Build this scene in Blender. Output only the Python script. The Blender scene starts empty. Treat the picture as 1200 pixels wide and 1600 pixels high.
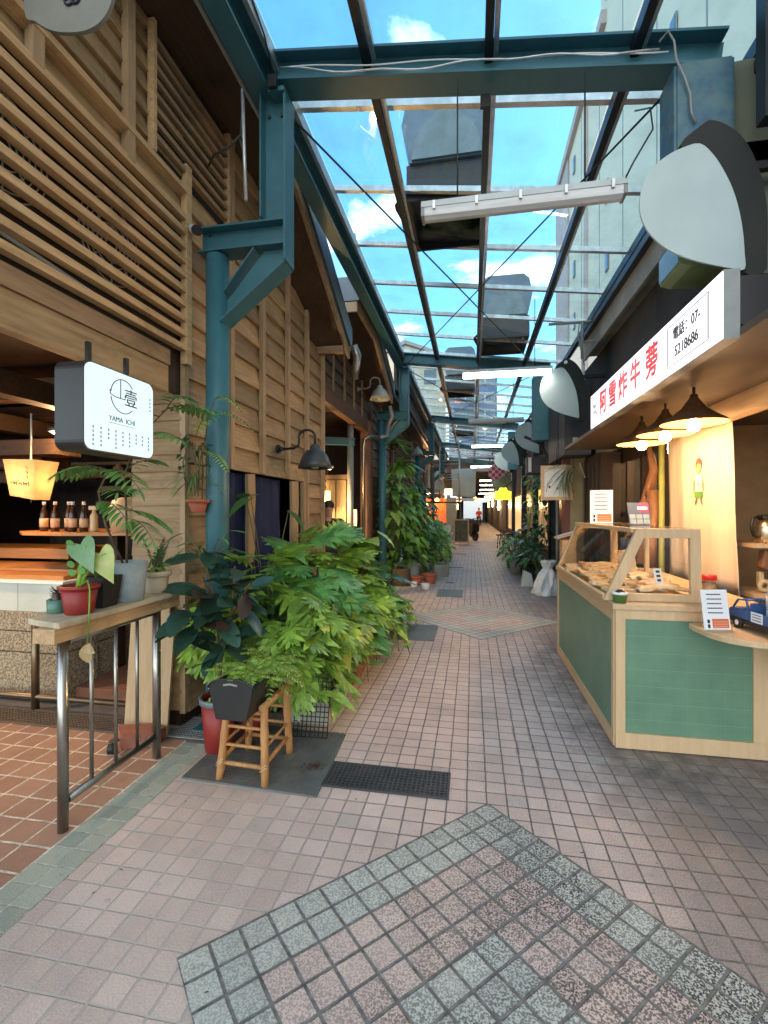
import bpy, bmesh, math, random
from mathutils import Vector, Matrix
random.seed(7)
R = math.radians
C = bpy.context.scene.collection
scene = bpy.context.scene

# ---------------------------------------------------------------- camera
YAW = math.atan(138 / 740.0)
cam_d = bpy.data.cameras.new('camera'); cam = bpy.data.objects.new('camera', cam_d); C.objects.link(cam)
cam.location = (0, 0, 1.5); cam.rotation_euler = (R(90), 0, YAW)
cam_d.sensor_fit = 'HORIZONTAL'; cam_d.sensor_width = 36; cam_d.lens = 36 * 740 / 1200
cam_d.shift_y = -2 / 1200; cam_d.clip_start = .05; cam_d.clip_end = 2000
scene.camera = cam

# ---------------------------------------------------------------- sky and sun
SUN_EL, SUN_AZ = R(48), R(62)            # azimuth clockwise from +Y
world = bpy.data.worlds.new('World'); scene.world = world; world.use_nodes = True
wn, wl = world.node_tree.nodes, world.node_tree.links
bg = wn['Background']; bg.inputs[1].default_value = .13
sky = wn.new('ShaderNodeTexSky'); sky.sky_type = 'NISHITA'; sky.sun_disc = False
sky.sun_elevation = SUN_EL; sky.sun_rotation = SUN_AZ; sky.air_density = 1.0; sky.ozone_density = 2.2; sky.dust_density = .4
hsv = wn.new('ShaderNodeHueSaturation'); hsv.inputs['Hue'].default_value = .485; hsv.inputs['Saturation'].default_value = 1.18
wl.new(sky.outputs[0], hsv.inputs['Color'])
tc = wn.new('ShaderNodeTexCoord'); sx = wn.new('ShaderNodeSeparateXYZ'); wl.new(tc.outputs['Generated'], sx.inputs[0])
mz = wn.new('ShaderNodeMath'); mz.operation = 'MAXIMUM'; mz.inputs[1].default_value = .08; wl.new(sx.outputs[2], mz.inputs[0])
dv = wn.new('ShaderNodeVectorMath'); dv.operation = 'DIVIDE'; cb = wn.new('ShaderNodeCombineXYZ')
for i in range(3): wl.new(mz.outputs[0], cb.inputs[i])
wl.new(tc.outputs['Generated'], dv.inputs[0]); wl.new(cb.outputs[0], dv.inputs[1])
nz = wn.new('ShaderNodeTexNoise'); nz.inputs['Scale'].default_value = 2.1; nz.inputs['Detail'].default_value = 9; nz.inputs['Roughness'].default_value = .62
nz.inputs['Distortion'].default_value = .15
wl.new(dv.outputs[0], nz.inputs['Vector'])
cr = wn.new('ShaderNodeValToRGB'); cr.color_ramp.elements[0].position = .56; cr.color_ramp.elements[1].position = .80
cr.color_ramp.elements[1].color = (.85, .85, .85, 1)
# unseen extra cloud added to the south, behind the camera, as white fill light
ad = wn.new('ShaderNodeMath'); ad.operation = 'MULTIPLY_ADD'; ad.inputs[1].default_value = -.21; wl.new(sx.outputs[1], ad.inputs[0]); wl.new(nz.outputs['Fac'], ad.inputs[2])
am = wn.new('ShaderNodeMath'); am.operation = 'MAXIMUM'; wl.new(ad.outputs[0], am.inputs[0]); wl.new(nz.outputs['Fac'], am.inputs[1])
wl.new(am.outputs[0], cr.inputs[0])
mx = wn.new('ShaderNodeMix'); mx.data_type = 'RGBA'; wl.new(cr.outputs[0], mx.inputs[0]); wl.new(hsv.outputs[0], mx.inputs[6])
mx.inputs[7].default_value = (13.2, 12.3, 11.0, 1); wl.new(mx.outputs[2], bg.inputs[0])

sun_d = bpy.data.lights.new('sun', 'SUN'); sun = bpy.data.objects.new('sun', sun_d); C.objects.link(sun)
sun_d.energy = 3.2; sun_d.angle = R(.5); sun_d.color = (1, .95, .87)
sun.rotation_euler = (R(90) - SUN_EL, 0, R(180) - SUN_AZ)
sun.location = (20, 20, 40)
scene.view_settings.view_transform = 'Standard'; scene.view_settings.look = 'None'
scene.view_settings.exposure = 1.9; scene.view_settings.gamma = 1
scene.cycles.max_bounces = 10; scene.cycles.transparent_max_bounces = 24; scene.cycles.diffuse_bounces = 5
scene.cycles.sample_clamp_indirect = 6

# ---------------------------------------------------------------- materials
MATS = {}
def newmat(name):
    m = bpy.data.materials.new(name); m.use_nodes = True
    return m, m.node_tree.nodes, m.node_tree.links, m.node_tree.nodes['Principled BSDF']
def pm(name, col, col2=None, scale=6, stretch=(1, 1, 1), rough=.55, metal=0, bump=0, isl=0, emit=None, es=0, rv=.1, lo=.35, hi=.65, trans=0, coat=0, detail=6, bscale=None, dirt=None, dirtamt=.5, dirtscale=2, dirtlo=.5):
    """principled material: noise mix of two colours, per-island brightness, bump, roughness variation"""
    if name in MATS: return MATS[name]
    m, n, l, b = newmat(name)
    t = n.new('ShaderNodeTexCoord'); mp = n.new('ShaderNodeMapping'); mp.inputs['Scale'].default_value = stretch
    l.new(t.outputs['Object'], mp.inputs[0])
    no = n.new('ShaderNodeTexNoise'); no.inputs['Scale'].default_value = scale; no.inputs['Detail'].default_value = detail; no.inputs['Roughness'].default_value = .6
    l.new(mp.outputs[0], no.inputs['Vector'])
    mr = n.new('ShaderNodeMapRange'); mr.inputs[1].default_value = lo; mr.inputs[2].default_value = hi; l.new(no.outputs['Fac'], mr.inputs[0])
    mix = n.new('ShaderNodeMix'); mix.data_type = 'RGBA'
    mix.inputs[6].default_value = (*col, 1); mix.inputs[7].default_value = (*(col2 or [c * .8 for c in col]), 1)
    l.new(mr.outputs[0], mix.inputs[0]); out = mix.outputs[2]
    if dirt:
        nd = n.new('ShaderNodeTexNoise'); nd.inputs['Scale'].default_value = dirtscale; nd.inputs['Detail'].default_value = 9; nd.inputs['Roughness'].default_value = .68
        l.new(t.outputs['Object'], nd.inputs['Vector'])
        md = n.new('ShaderNodeMapRange'); md.inputs[1].default_value = dirtlo; md.inputs[2].default_value = dirtlo + .16; md.inputs[4].default_value = dirtamt; l.new(nd.outputs['Fac'], md.inputs[0])
        xd = n.new('ShaderNodeMix'); xd.data_type = 'RGBA'; l.new(md.outputs[0], xd.inputs[0]); l.new(out, xd.inputs[6]); xd.inputs[7].default_value = (*dirt, 1); out = xd.outputs[2]
    if isl:
        g = n.new('ShaderNodeNewGeometry'); m2 = n.new('ShaderNodeMapRange'); m2.inputs[3].default_value = 1 - isl; m2.inputs[4].default_value = 1 + isl
        l.new(g.outputs['Random Per Island'], m2.inputs[0])
        sc = n.new('ShaderNodeVectorMath'); sc.operation = 'SCALE'; l.new(out, sc.inputs[0]); l.new(m2.outputs[0], sc.inputs['Scale']); out = sc.outputs[0]
    l.new(out, b.inputs['Base Color'])
    r2 = n.new('ShaderNodeMapRange'); r2.inputs[3].default_value = max(0, rough - rv); r2.inputs[4].default_value = min(1, rough + rv); l.new(no.outputs['Fac'], r2.inputs[0])
    l.new(r2.outputs[0], b.inputs['Roughness'])
    b.inputs['Metallic'].default_value = metal
    if coat: b.inputs['Coat Weight'].default_value = coat
    if bump:
        bp = n.new('ShaderNodeBump'); bp.inputs['Strength'].default_value = bump; bp.inputs['Distance'].default_value = .01
        if bscale:
            n3 = n.new('ShaderNodeTexNoise'); n3.inputs['Scale'].default_value = bscale; n3.inputs['Detail'].default_value = 4
            l.new(mp.outputs[0], n3.inputs['Vector']); l.new(n3.outputs['Fac'], bp.inputs['Height'])
        else: l.new(no.outputs['Fac'], bp.inputs['Height'])
        l.new(bp.outputs[0], b.inputs['Normal'])
    if emit: b.inputs['Emission Color'].default_value = (*emit, 1); b.inputs['Emission Strength'].default_value = es
    if trans:
        tr = n.new('ShaderNodeBsdfTranslucent'); l.new(out, tr.inputs[0]); ms = n.new('ShaderNodeMixShader'); ms.inputs[0].default_value = trans
        l.new(b.outputs[0], ms.inputs[1]); l.new(tr.outputs[0], ms.inputs[2]); l.new(ms.outputs[0], n['Material Output'].inputs[0])
    MATS[name] = m
    return m
def wood(name, c1, c2, axis='y', rough=.6, isl=.22, scale=3.0, bump=.25):
    st = {'x': (1, 14, 14), 'y': (14, 1, 14), 'z': (14, 14, 1)}[axis]
    return pm(name, c1, c2, scale=scale, stretch=st, rough=rough, bump=bump, isl=isl, lo=.3, hi=.7, detail=8, dirt=tuple(c * .45 for c in c2), dirtamt=.65 if isl > .1 else .15, dirtscale=2.2, dirtlo=.52)
def glassmat(name, tint=(.9, .97, .97), gloss=.08, rough=.02, dirt=0):
    m, n, l, b = newmat(name); n.remove(b)
    t = n.new('ShaderNodeBsdfTransparent'); t.inputs[0].default_value = (*tint, 1)
    g = n.new('ShaderNodeBsdfGlossy'); g.inputs['Roughness'].default_value = rough
    f = n.new('ShaderNodeLayerWeight'); f.inputs[0].default_value = .5        # facing term, the same from both sides of a pane
    p5 = n.new('ShaderNodeMath'); p5.operation = 'POWER'; p5.inputs[1].default_value = 4.5; l.new(f.outputs['Facing'], p5.inputs[0])
    a = n.new('ShaderNodeMath'); a.operation = 'MULTIPLY_ADD'; a.inputs[1].default_value = .75; a.inputs[2].default_value = .05; l.new(p5.outputs[0], a.inputs[0])
    x = n.new('ShaderNodeMixShader'); l.new(a.outputs[0], x.inputs[0]); l.new(t.outputs[0], x.inputs[1]); l.new(g.outputs[0], x.inputs[2])
    out = x
    if dirt:
        d = n.new('ShaderNodeBsdfDiffuse'); d.inputs[0].default_value = (.5, .52, .5, 1)
        tcn = n.new('ShaderNodeTexCoord'); no = n.new('ShaderNodeTexNoise'); no.inputs['Scale'].default_value = 3; no.inputs['Detail'].default_value = 10
        l.new(tcn.outputs['Object'], no.inputs['Vector'])
        mr = n.new('ShaderNodeMapRange'); mr.inputs[1].default_value = .45; mr.inputs[2].default_value = .8; mr.inputs[4].default_value = dirt; l.new(no.outputs['Fac'], mr.inputs[0])
        y = n.new('ShaderNodeMixShader'); l.new(mr.outputs[0], y.inputs[0]); l.new(x.outputs[0], y.inputs[1]); l.new(d.outputs[0], y.inputs[2]); out = y
    l.new(out.outputs[0], n['Material Output'].inputs[0]); MATS[name] = m
    return m
def emis(name, col, st):
    m, n, l, b = newmat(name); b.inputs['Base Color'].default_value = (*[min(.8, c) * (.8 if st > 1 else .1) for c in col], 1)
    b.inputs['Emission Color'].default_value = (*col, 1); b.inputs['Emission Strength'].default_value = st; MATS[name] = m
    return m

# ---------------------------------------------------------------- mesh helpers: everything is given in world metres
ORG = {}
def tag(o, label=None, cat=None, group=None, kind=None):
    if label: o['label'] = label
    if cat: o['category'] = cat
    if group: o['group'] = group
    if kind: o['kind'] = kind
    return o
def thing(name, loc, label, cat, group=None):
    o = bpy.data.objects.new(name, None); C.objects.link(o); o.location = loc; o.empty_display_size = .1
    ORG[o.name] = Vector(loc)
    return tag(o, label, cat, group)
def dup(o, off=(0, 0, 0), label=None, parent=None, rotz=None):
    c = o.copy(); C.objects.link(c)
    if parent is not None: c.parent = parent
    else:
        c.location = Vector(o.location) + Vector(off); ORG[c.name] = Vector(c.location)
        if label: c['label'] = label
        if rotz is not None: c.rotation_euler = (0, 0, rotz)
    for ch in list(o.children): dup(ch, parent=c)
    return c
class MB:
    def __init__(s): s.v = []; s.f = []; s.sm = []
    def add(s, vs, fs, M=None, smooth=False):
        k = len(s.v)
        s.v += [tuple(M @ Vector(p)) for p in vs] if M is not None else [tuple(p) for p in vs]
        s.f += [tuple(i + k for i in f) for f in fs]; s.sm += [smooth] * len(fs)
        return s
    def box(s, x0, x1, y0, y1, z0, z1, M=None):
        return s.add([(x0, y0, z0), (x1, y0, z0), (x1, y1, z0), (x0, y1, z0), (x0, y0, z1), (x1, y0, z1), (x1, y1, z1), (x0, y1, z1)],
                     [(0, 3, 2, 1), (4, 5, 6, 7), (0, 1, 5, 4), (1, 2, 6, 5), (2, 3, 7, 6), (3, 0, 4, 7)], M)
    def bar(s, a, b, w, h, up=(0, 0, 1)):
        """rectangular bar from a to b, w across, h along up"""
        a, b = Vector(a), Vector(b); d = (b - a); L = d.length; d.normalize()
        u = Vector(up); x = d.cross(u)
        if x.length < 1e-4: x = d.cross(Vector((0, 1, 0)))
        x.normalize(); u = x.cross(d)
        M = Matrix(((x[0], d[0], u[0], a[0]), (x[1], d[1], u[1], a[1]), (x[2], d[2], u[2], a[2]), (0, 0, 0, 1)))
        return s.box(-w / 2, w / 2, 0, L, -h / 2, h / 2, M)
    def tube(s, pts, r, n=10, cap=True):
        pts = [Vector(p) for p in pts]; rs = r if isinstance(r, (list, tuple)) else [r] * len(pts)
        vs, fs = [], []; ref = None
        for i, p in enumerate(pts):
            d = (pts[min(i + 1, len(pts) - 1)] - pts[max(i - 1, 0)]); d.normalize()
            if ref is None: ref = d.orthogonal().normalized()
            x = (ref - d * ref.dot(d)); x = x.normalized() if x.length > 1e-5 else d.orthogonal().normalized(); ref = x; y = d.cross(x)
            for k in range(n):
                a = 2 * math.pi * k / n; vs.append(p + (x * math.cos(a) + y * math.sin(a)) * rs[i])
        for i in range(len(pts) - 1):
            for k in range(n):
                k2 = (k + 1) % n; fs.append((i * n + k, i * n + k2, (i + 1) * n + k2, (i + 1) * n + k))
        s.add(vs, fs, smooth=True)
        if cap:
            k = len(s.v) - len(vs)
            s.f += [tuple(k + j for j in reversed(range(n))), tuple(k + (len(pts) - 1) * n + j for j in range(n))]; s.sm += [False, False]
        return s
    def lathe(s, c, prof, n=28, M=None, smooth=True, cap=True):
        """prof: list of (radius, z); c centre"""
        vs, fs = [], []
        for r, z in prof:
            for k in range(n):
                a = 2 * math.pi * k / n; vs.append((c[0] + r * math.cos(a), c[1] + r * math.sin(a), c[2] + z))
        for i in range(len(prof) - 1):
            for k in range(n):
                k2 = (k + 1) % n; fs.append((i * n + k, i * n + k2, (i + 1) * n + k2, (i + 1) * n + k))
        if cap and prof[0][0] > 1e-4: fs.append(tuple(reversed(range(n))))
        if cap and prof[-1][0] > 1e-4: fs.append(tuple((len(prof) - 1) * n + k for k in range(n)))
        return s.add(vs, fs, M, smooth)
    def prism(s, poly, a0, a1, ax='z', M=None):
        """extrude 2-D polygon along axis: ax x -> poly in (y,z); y -> (x,z); z -> (x,y)"""
        def P(p, t): return {'x': (t, p[0], p[1]), 'y': (p[0], t, p[1]), 'z': (p[0], p[1], t)}[ax]
        n = len(poly); vs = [P(p, a0) for p in poly] + [P(p, a1) for p in poly]
        fs = [tuple(reversed(range(n))), tuple(range(n, 2 * n))] + [(i, (i + 1) % n, n + (i + 1) % n, n + i) for i in range(n)]
        return s.add(vs, fs, M)
    def build(s, name, mat, parent=None, at=None, bevel=0, sub=0):
        me = bpy.data.meshes.new(name)
        if parent is not None: o0 = ORG[parent.name]
        elif at is not None: o0 = Vector(at)
        else:
            xs, ys, zs = zip(*s.v); o0 = Vector(((min(xs) + max(xs)) / 2, (min(ys) + max(ys)) / 2, min(zs)))
        me.from_pydata([tuple(Vector(v) - o0) for v in s.v], [], s.f); me.update()
        bm = bmesh.new(); bm.from_mesh(me); bmesh.ops.recalc_face_normals(bm, faces=bm.faces); bm.to_mesh(me); bm.free()
        if any(s.sm): me.polygons.foreach_set('use_smooth', s.sm)
        me.materials.append(mat)
        o = bpy.data.objects.new(name, me); C.objects.link(o); ORG[o.name] = o0
        if parent is not None: o.parent = parent
        else: o.location = o0
        if bevel:
            b = o.modifiers.new('bevel', 'BEVEL'); b.width = bevel; b.segments = 2; b.limit_method = 'ANGLE'; b.angle_limit = R(40)
        return o
def B(*a): return MB().box(*a)
def smooth_poly(p, k=4):
    """closed Catmull-Rom curve through the outline points"""
    out, n = [], len(p)
    for i in range(n):
        a, b, c, d = p[i - 1], p[i], p[(i + 1) % n], p[(i + 2) % n]
        for j in range(k):
            t = j / k
            out.append(tuple(.5 * (2 * b[q] + (c[q] - a[q]) * t + (2 * a[q] - 5 * b[q] + 4 * c[q] - d[q]) * t * t + (3 * b[q] - a[q] - 3 * c[q] + d[q]) * t ** 3) for q in (0, 1)))
    return out
def frame_matrix(facing):
    """orientation for lettering: facing -x, +x, -y or up"""
    return {'-x': Matrix(((0, 0, -1), (-1, 0, 0), (0, 1, 0))), '+x': Matrix(((0, 0, 1), (1, 0, 0), (0, 1, 0))),
            '-y': Matrix(((1, 0, 0), (0, 0, -1), (0, 1, 0)))}[facing]
def text(body, size, loc, facing, mat, parent, bold=0, align='CENTER', tilt=None, name='lettering', sx=1, line=1.0, fat=0):
    cu = bpy.data.curves.new(name, 'FONT'); cu.body = body; cu.size = size; cu.align_x = align; cu.align_y = 'CENTER'
    cu.extrude = .0008; cu.offset = bold; cu.space_line = line; cu.materials.append(mat)
    o = bpy.data.objects.new(name, cu); C.objects.link(o); o.parent = parent
    M = frame_matrix(facing).to_4x4() if isinstance(facing, str) else facing.to_4x4()
    bpy.context.view_layer.update()
    me = bpy.data.meshes.new_from_object(o.evaluated_get(bpy.context.evaluated_depsgraph_get())); bpy.data.objects.remove(o)
    if fat:                                             # heavier strokes: the same outline laid a few times side by side
        v0 = [v.co.copy() for v in me.vertices]; f0 = [tuple(p.vertices) for p in me.polygons]; q = MB()
        for k, (dx, dy) in enumerate(((0, 0), (-1, 0), (1, 0), (0, -1), (0, 1), (-.7, -.7), (.7, .7), (-.7, .7), (.7, -.7))):
            q.add([v + Vector((dx * fat, dy * fat, .0002 * k)) for v in v0], f0)
        me = bpy.data.meshes.new(name); me.from_pydata(q.v, [], q.f); me.materials.append(mat)
    o = bpy.data.objects.new(name, me); C.objects.link(o); o.parent = parent
    o.matrix_local = Matrix.Translation(Vector(loc) - ORG[parent.name]) @ M @ Matrix.Diagonal((sx, 1, 1, 1)); ORG[o.name] = Vector(loc)
    return o
def arc(cx, cy, r, a0, a1, n):
    return [(cx + r * math.cos(R(a0 + (a1 - a0) * i / n)), cy + r * math.sin(R(a0 + (a1 - a0) * i / n))) for i in range(n + 1)]
def light(name, loc, watts, col, parent, r=.04, spot=None):
    d = bpy.data.lights.new(name, 'SPOT' if spot else 'POINT'); d.energy = watts; d.color = col; d.shadow_soft_size = r
    if spot: d.spot_size = R(spot); d.spot_blend = .6
    o = bpy.data.objects.new(name, d); C.objects.link(o); o.parent = parent; o.location = Vector(loc) - ORG[parent.name]
    return o

# ---------------------------------------------------------------- palette
M_side = wood('siding_wood', (.46, .315, .165), (.27, .17, .082), 'y', isl=.3)
M_sidex = wood('shingle_wood', (.42, .285, .145), (.28, .175, .08), 'x')
M_batt = wood('batten_wood', (.46, .32, .18), (.34, .22, .12), 'z')
M_slat = wood('slat_wood', (.64, .43, .225), (.45, .28, .135), 'y')
M_beam = wood('beam_wood', (.38, .25, .14), (.24, .15, .08), 'y')
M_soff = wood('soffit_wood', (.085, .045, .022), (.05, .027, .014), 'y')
M_dark = pm('dark_interior', (.006, .005, .005), (.01, .008, .007), rough=.8)
M_dkwood = wood('dark_wood', (.045, .022, .011), (.025, .012, .007), 'z')
M_teal = pm('teal_paint', (.030, .125, .158), (.048, .165, .20), scale=9, rough=.42, bump=.08, lo=.3, hi=.8, dirt=(.10, .06, .04), dirtamt=.6, dirtscale=6, dirtlo=.60)
M_tealw = pm('weathered_blue_paint', (.03, .10, .16), (.085, .16, .17), scale=7, rough=.55, bump=.5, lo=.4, hi=.6, dirt=(.06, .05, .04), dirtamt=.8, dirtscale=9, dirtlo=.55)
M_steel = pm('stainless_steel', (.42, .41, .38), (.30, .29, .27), scale=20, stretch=(1, 1, .2), rough=.32, metal=1, bump=.05)
M_alu = pm('aluminium', (.62, .64, .64), (.45, .47, .47), scale=12, rough=.42, metal=.7)
M_rafter = pm('rafter_steel', (.022, .028, .032), (.014, .018, .02), rough=.45, metal=.3)
M_black = pm('black_paint', (.009, .01, .011), (.016, .016, .017), rough=.42)
M_dgrey = pm('dark_grey_metal', (.035, .038, .038), (.06, .06, .057), rough=.5)
M_grey = pm('grey_paint', (.28, .29, .28), (.22, .23, .22), rough=.6, bump=.1)
M_white = pm('white_paint', (.78, .79, .77), (.70, .71, .69), rough=.5)
M_disc = pm('disc_white', (.42, .50, .49), (.37, .45, .44), scale=3, rough=.55)
M_olive = pm('olive_metal', (.11, .12, .085), (.17, .17, .12), scale=4, rough=.5, bump=.2)
M_glass = glassmat('roof_glass', (.66, .87, .96), dirt=.26)
M_clear = glassmat('clear_glass', (.97, .98, .97))
M_terra = pm('terracotta', (.42, .12, .06), (.34, .09, .05), rough=.7)
M_redp = pm('red_plastic', (.27, .018, .012), (.20, .014, .01), rough=.5)
M_blackp = pm('black_plastic', (.009, .0095, .01), (.014, .014, .014), rough=.5)
M_soil = pm('soil', (.035, .022, .014), (.07, .045, .03), scale=60, rough=.95, bump=.8)
M_oak = wood('pale_plywood', (.60, .43, .25), (.50, .34, .19), 'y', rough=.5, isl=.06, scale=2.2, bump=.06)
M_oakx = wood('pale_plywood_front', (.60, .43, .25), (.50, .34, .19), 'z', rough=.5, isl=.06, scale=2.2, bump=.06)
M_bamboo = wood('bamboo', (.50, .27, .10), (.36, .17, .06), 'z', rough=.38, isl=.15)
M_ink = pm('ink_black', (.015, .015, .03), rough=.5)
M_redink = pm('red_sign_paint', (.72, .01, .03), (.66, .01, .03), rough=.5)
M_redlit = pm('red_sign_backlit', (.72, .01, .03), (.66, .01, .03), rough=.5, emit=(.85, .01, .03), es=.16)
M_stem = pm('plant_stem', (.10, .13, .04), (.14, .10, .05), rough=.6)
M_bark = pm('bark', (.13, .09, .05), (.08, .055, .03), scale=30, rough=.85, bump=.6)
def leafmat(name, a, b, rough=.32, trans=.22, isl=.35, scale=8):
    return pm(name, a, b, scale=scale, rough=rough, isl=isl, trans=trans, rv=.08, lo=.35, hi=.7)
M_phil = leafmat('philodendron_leaf', (.19, .38, .05), (.34, .52, .085), trans=.3, isl=.5)
M_phil2 = leafmat('philodendron_leaf_bluish', (.09, .27, .07), (.17, .38, .11), trans=.28, isl=.4)
M_poth = leafmat('pothos_leaf', (.14, .32, .05), (.38, .52, .11), scale=22, isl=.4)
M_rub = leafmat('rubber_leaf', (.025, .065, .045), (.04, .09, .06), rough=.25, trans=.05)
M_rubr = leafmat('rubber_leaf_maroon', (.06, .025, .02), (.05, .04, .025), rough=.3, trans=.05)
M_fern = leafmat('fern_leaf', (.26, .46, .06), (.36, .56, .10), trans=.3)
M_lime = leafmat('lime_leaf', (.30, .48, .09), (.38, .55, .14), trans=.3)
M_yel = leafmat('yellow_leaf', (.55, .55, .05), (.6, .5, .12), trans=.3)
M_mim = leafmat('feathery_leaf', (.10, .25, .06), (.15, .33, .09), trans=.25)
M_deep = leafmat('deep_green_leaf', (.035, .10, .03), (.06, .15, .045), trans=.12)
# ================================================================ SETTING: ground
def tile_mat(name, pitch, org, rot, c1, c2, grout, gw=.07, rings=None, speck=0, stain=.5, speckcol=(.022, .026, .026), grout2=None, offset=False):
    m, n, l, b = newmat(name)
    def math_(op, a, bb=None, c=None):
        q = n.new('ShaderNodeMath'); q.operation = op
        for i, x in enumerate((a, bb, c)):
            if x is None: continue
            if isinstance(x, (int, float)): q.inputs[i].default_value = x
            else: l.new(x, q.inputs[i])
        return q.outputs[0]
    def mixc(f, a, bb):
        q = n.new('ShaderNodeMix'); q.data_type = 'RGBA'
        if isinstance(f, (int, float)): q.inputs[0].default_value = f
        else: l.new(f, q.inputs[0])
        for i, x in ((6, a), (7, bb)):
            if isinstance(x, tuple): q.inputs[i].default_value = (*x, 1)
            else: l.new(x, q.inputs[i])
        return q.outputs[2]
    def noise(vec, sc, det=4, ro=.6):
        q = n.new('ShaderNodeTexNoise'); q.inputs['Scale'].default_value = sc; q.inputs['Detail'].default_value = det; q.inputs['Roughness'].default_value = ro
        l.new(vec, q.inputs['Vector']); return q.outputs['Fac']
    def rng(x, a, bb, c=0, d=1):
        q = n.new('ShaderNodeMapRange')
        for i, v in enumerate((a, bb, c, d)): q.inputs[i + 1].default_value = v
        l.new(x, q.inputs[0]); return q.outputs[0]
    geo = n.new('ShaderNodeNewGeometry'); P = geo.outputs['Position']
    mp = n.new('ShaderNodeMapping'); mp.vector_type = 'TEXTURE'
    mp.inputs['Location'].default_value = (org[0], org[1], 0); mp.inputs['Rotation'].default_value = (0, 0, R(rot)); mp.inputs['Scale'].default_value = (pitch, pitch, 1)
    l.new(P, mp.inputs[0])
    wob = n.new('ShaderNodeTexNoise'); wob.inputs['Scale'].default_value = 6; l.new(P, wob.inputs['Vector'])
    vs = n.new('ShaderNodeVectorMath'); vs.operation = 'MULTIPLY_ADD'; l.new(wob.outputs['Color'], vs.inputs[0]); vs.inputs[1].default_value = (.07, .07, 0); l.new(mp.outputs[0], vs.inputs[2])
    s = n.new('ShaderNodeSeparateXYZ'); l.new(vs.outputs[0], s.inputs[0])
    x, y = s.outputs[0], s.outputs[1]
    fx, fy = math_('FLOOR', x), math_('FLOOR', y)
    rx, ry = math_('SUBTRACT', x, fx), math_('SUBTRACT', y, fy)
    ex = math_('MINIMUM', rx, math_('SUBTRACT', 1, rx)); ey = math_('MINIMUM', ry, math_('SUBTRACT', 1, ry))
    e = math_('MINIMUM', ex, ey)
    e = math_('ADD', e, math_('MULTIPLY', math_('SUBTRACT', noise(P, 90, 3), .5), .035))
    gm = rng(e, gw * .45, gw * .75, 1, 0)               # 1 in the joint
    cb_ = n.new('ShaderNodeCombineXYZ'); l.new(fx, cb_.inputs[0]); l.new(fy, cb_.inputs[1])
    wn_ = n.new('ShaderNodeTexWhiteNoise'); wn_.noise_dimensions = '2D'; l.new(cb_.outputs[0], wn_.inputs['Vector'])
    base = mixc(wn_.outputs['Value'], c1, c2)
    if rings:
        cx = math_('ABSOLUTE', math_('ADD', fx, .5)); cy = math_('ABSOLUTE', math_('ADD', fy, .5)); ch = math_('MAXIMUM', cx, cy)
        for lim, ca, cb2 in rings:                      # applied from the outside in
            inside = math_('LESS_THAN', ch, lim)
            base = mixc(inside, base, mixc(wn_.outputs['Value'], ca, cb2))
    # aggregate speckle
    sp = rng(noise(P, 150, 3, .7), .42, .62)
    base = mixc(math_('MULTIPLY', sp, .22), base, mixc(.5, base, (.08, .07, .065)))
    if speck:
        v = n.new('ShaderNodeTexVoronoi'); v.inputs['Scale'].default_value = 95; v.distance = 'EUCLIDEAN'; l.new(P, v.inputs['Vector'])
        k = math_('MULTIPLY', rng(noise(P, 150, 3, .6), .475, .515), speck)
        worn = rng(math_('ADD', noise(P, 1.4, 4), math_('MULTIPLY', wn_.outputs['Value'], .06)), .36, .58, .35, 1)
        spx = n.new('ShaderNodeSeparateXYZ'); l.new(P, spx.inputs[0]); worn = math_('MULTIPLY', worn, rng(math_('SUBTRACT', spx.outputs[0], math_('MULTIPLY', spx.outputs[1], .15)), -1.0, .1, .35, 1))
        base = mixc(math_('MULTIPLY', k, worn), base, speckcol)
    # stains and ground-in dirt
    d1 = rng(noise(P, 1.3, 8, .65), .45, .72); base = mixc(math_('MULTIPLY', d1, stain), base, (.10, .085, .075))
    d2 = rng(noise(P, 14, 6, .7), .60, .78); base = mixc(math_('MULTIPLY', d2, .5), base, (.07, .06, .05))
    gq = mixc(rng(noise(P, 22, 5, .7), .35, .65), tuple(c * .55 for c in grout), tuple(min(1, c * 1.5) for c in grout)); g_ = gq
    if grout2:                                          # joints re-pointed in pale mortar on the left, blackened on the right
        sp2 = n.new('ShaderNodeSeparateXYZ'); l.new(P, sp2.inputs[0])
        f = rng(math_('ADD', sp2.outputs[0], math_('MULTIPLY', math_('SUBTRACT', sp2.outputs[1], 2.0), .35)), -1.0, -.1)
        g_ = mixc(f, grout2, gq)
        stain_r = rng(math_('ADD', sp2.outputs[0], math_('MULTIPLY', noise(P, 2.5, 6), 1.2)), 1.05, 1.7)
        base = mixc(math_('MULTIPLY', stain_r, .55), base, (.11, .10, .095))
        X_, Y_ = sp2.outputs[0], sp2.outputs[1]
        # two worn wheel tracks with blackened broken seams, and grime along the foot of the stall counter
        ms = n.new('ShaderNodeMapping'); ms.inputs['Scale'].default_value = (60, 5, 1); l.new(P, ms.inputs[0])
        tn = rng(noise(ms.outputs[0], 1, 3), .50, .60)
        near = math_('MULTIPLY', rng(math_('ABSOLUTE', math_('SUBTRACT', X_, .36)), .06, .20, 1, 0), rng(ex, .05, .16, 1, 0))
        far_ = math_('MULTIPLY', rng(Y_, 2.4, 2.9), rng(Y_, 5.0, 6.2, 1, 0))
        base = mixc(math_('MULTIPLY', math_('MULTIPLY', near, tn), math_('MULTIPLY', far_, .85)), base, (.05, .048, .045))
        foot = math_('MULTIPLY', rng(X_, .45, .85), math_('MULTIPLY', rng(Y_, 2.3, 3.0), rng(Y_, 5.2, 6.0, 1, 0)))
        base = mixc(math_('MULTIPLY', foot, rng(noise(P, 5, 8, .7), .38, .66, 0, .8)), base, (.05, .048, .045))
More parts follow.
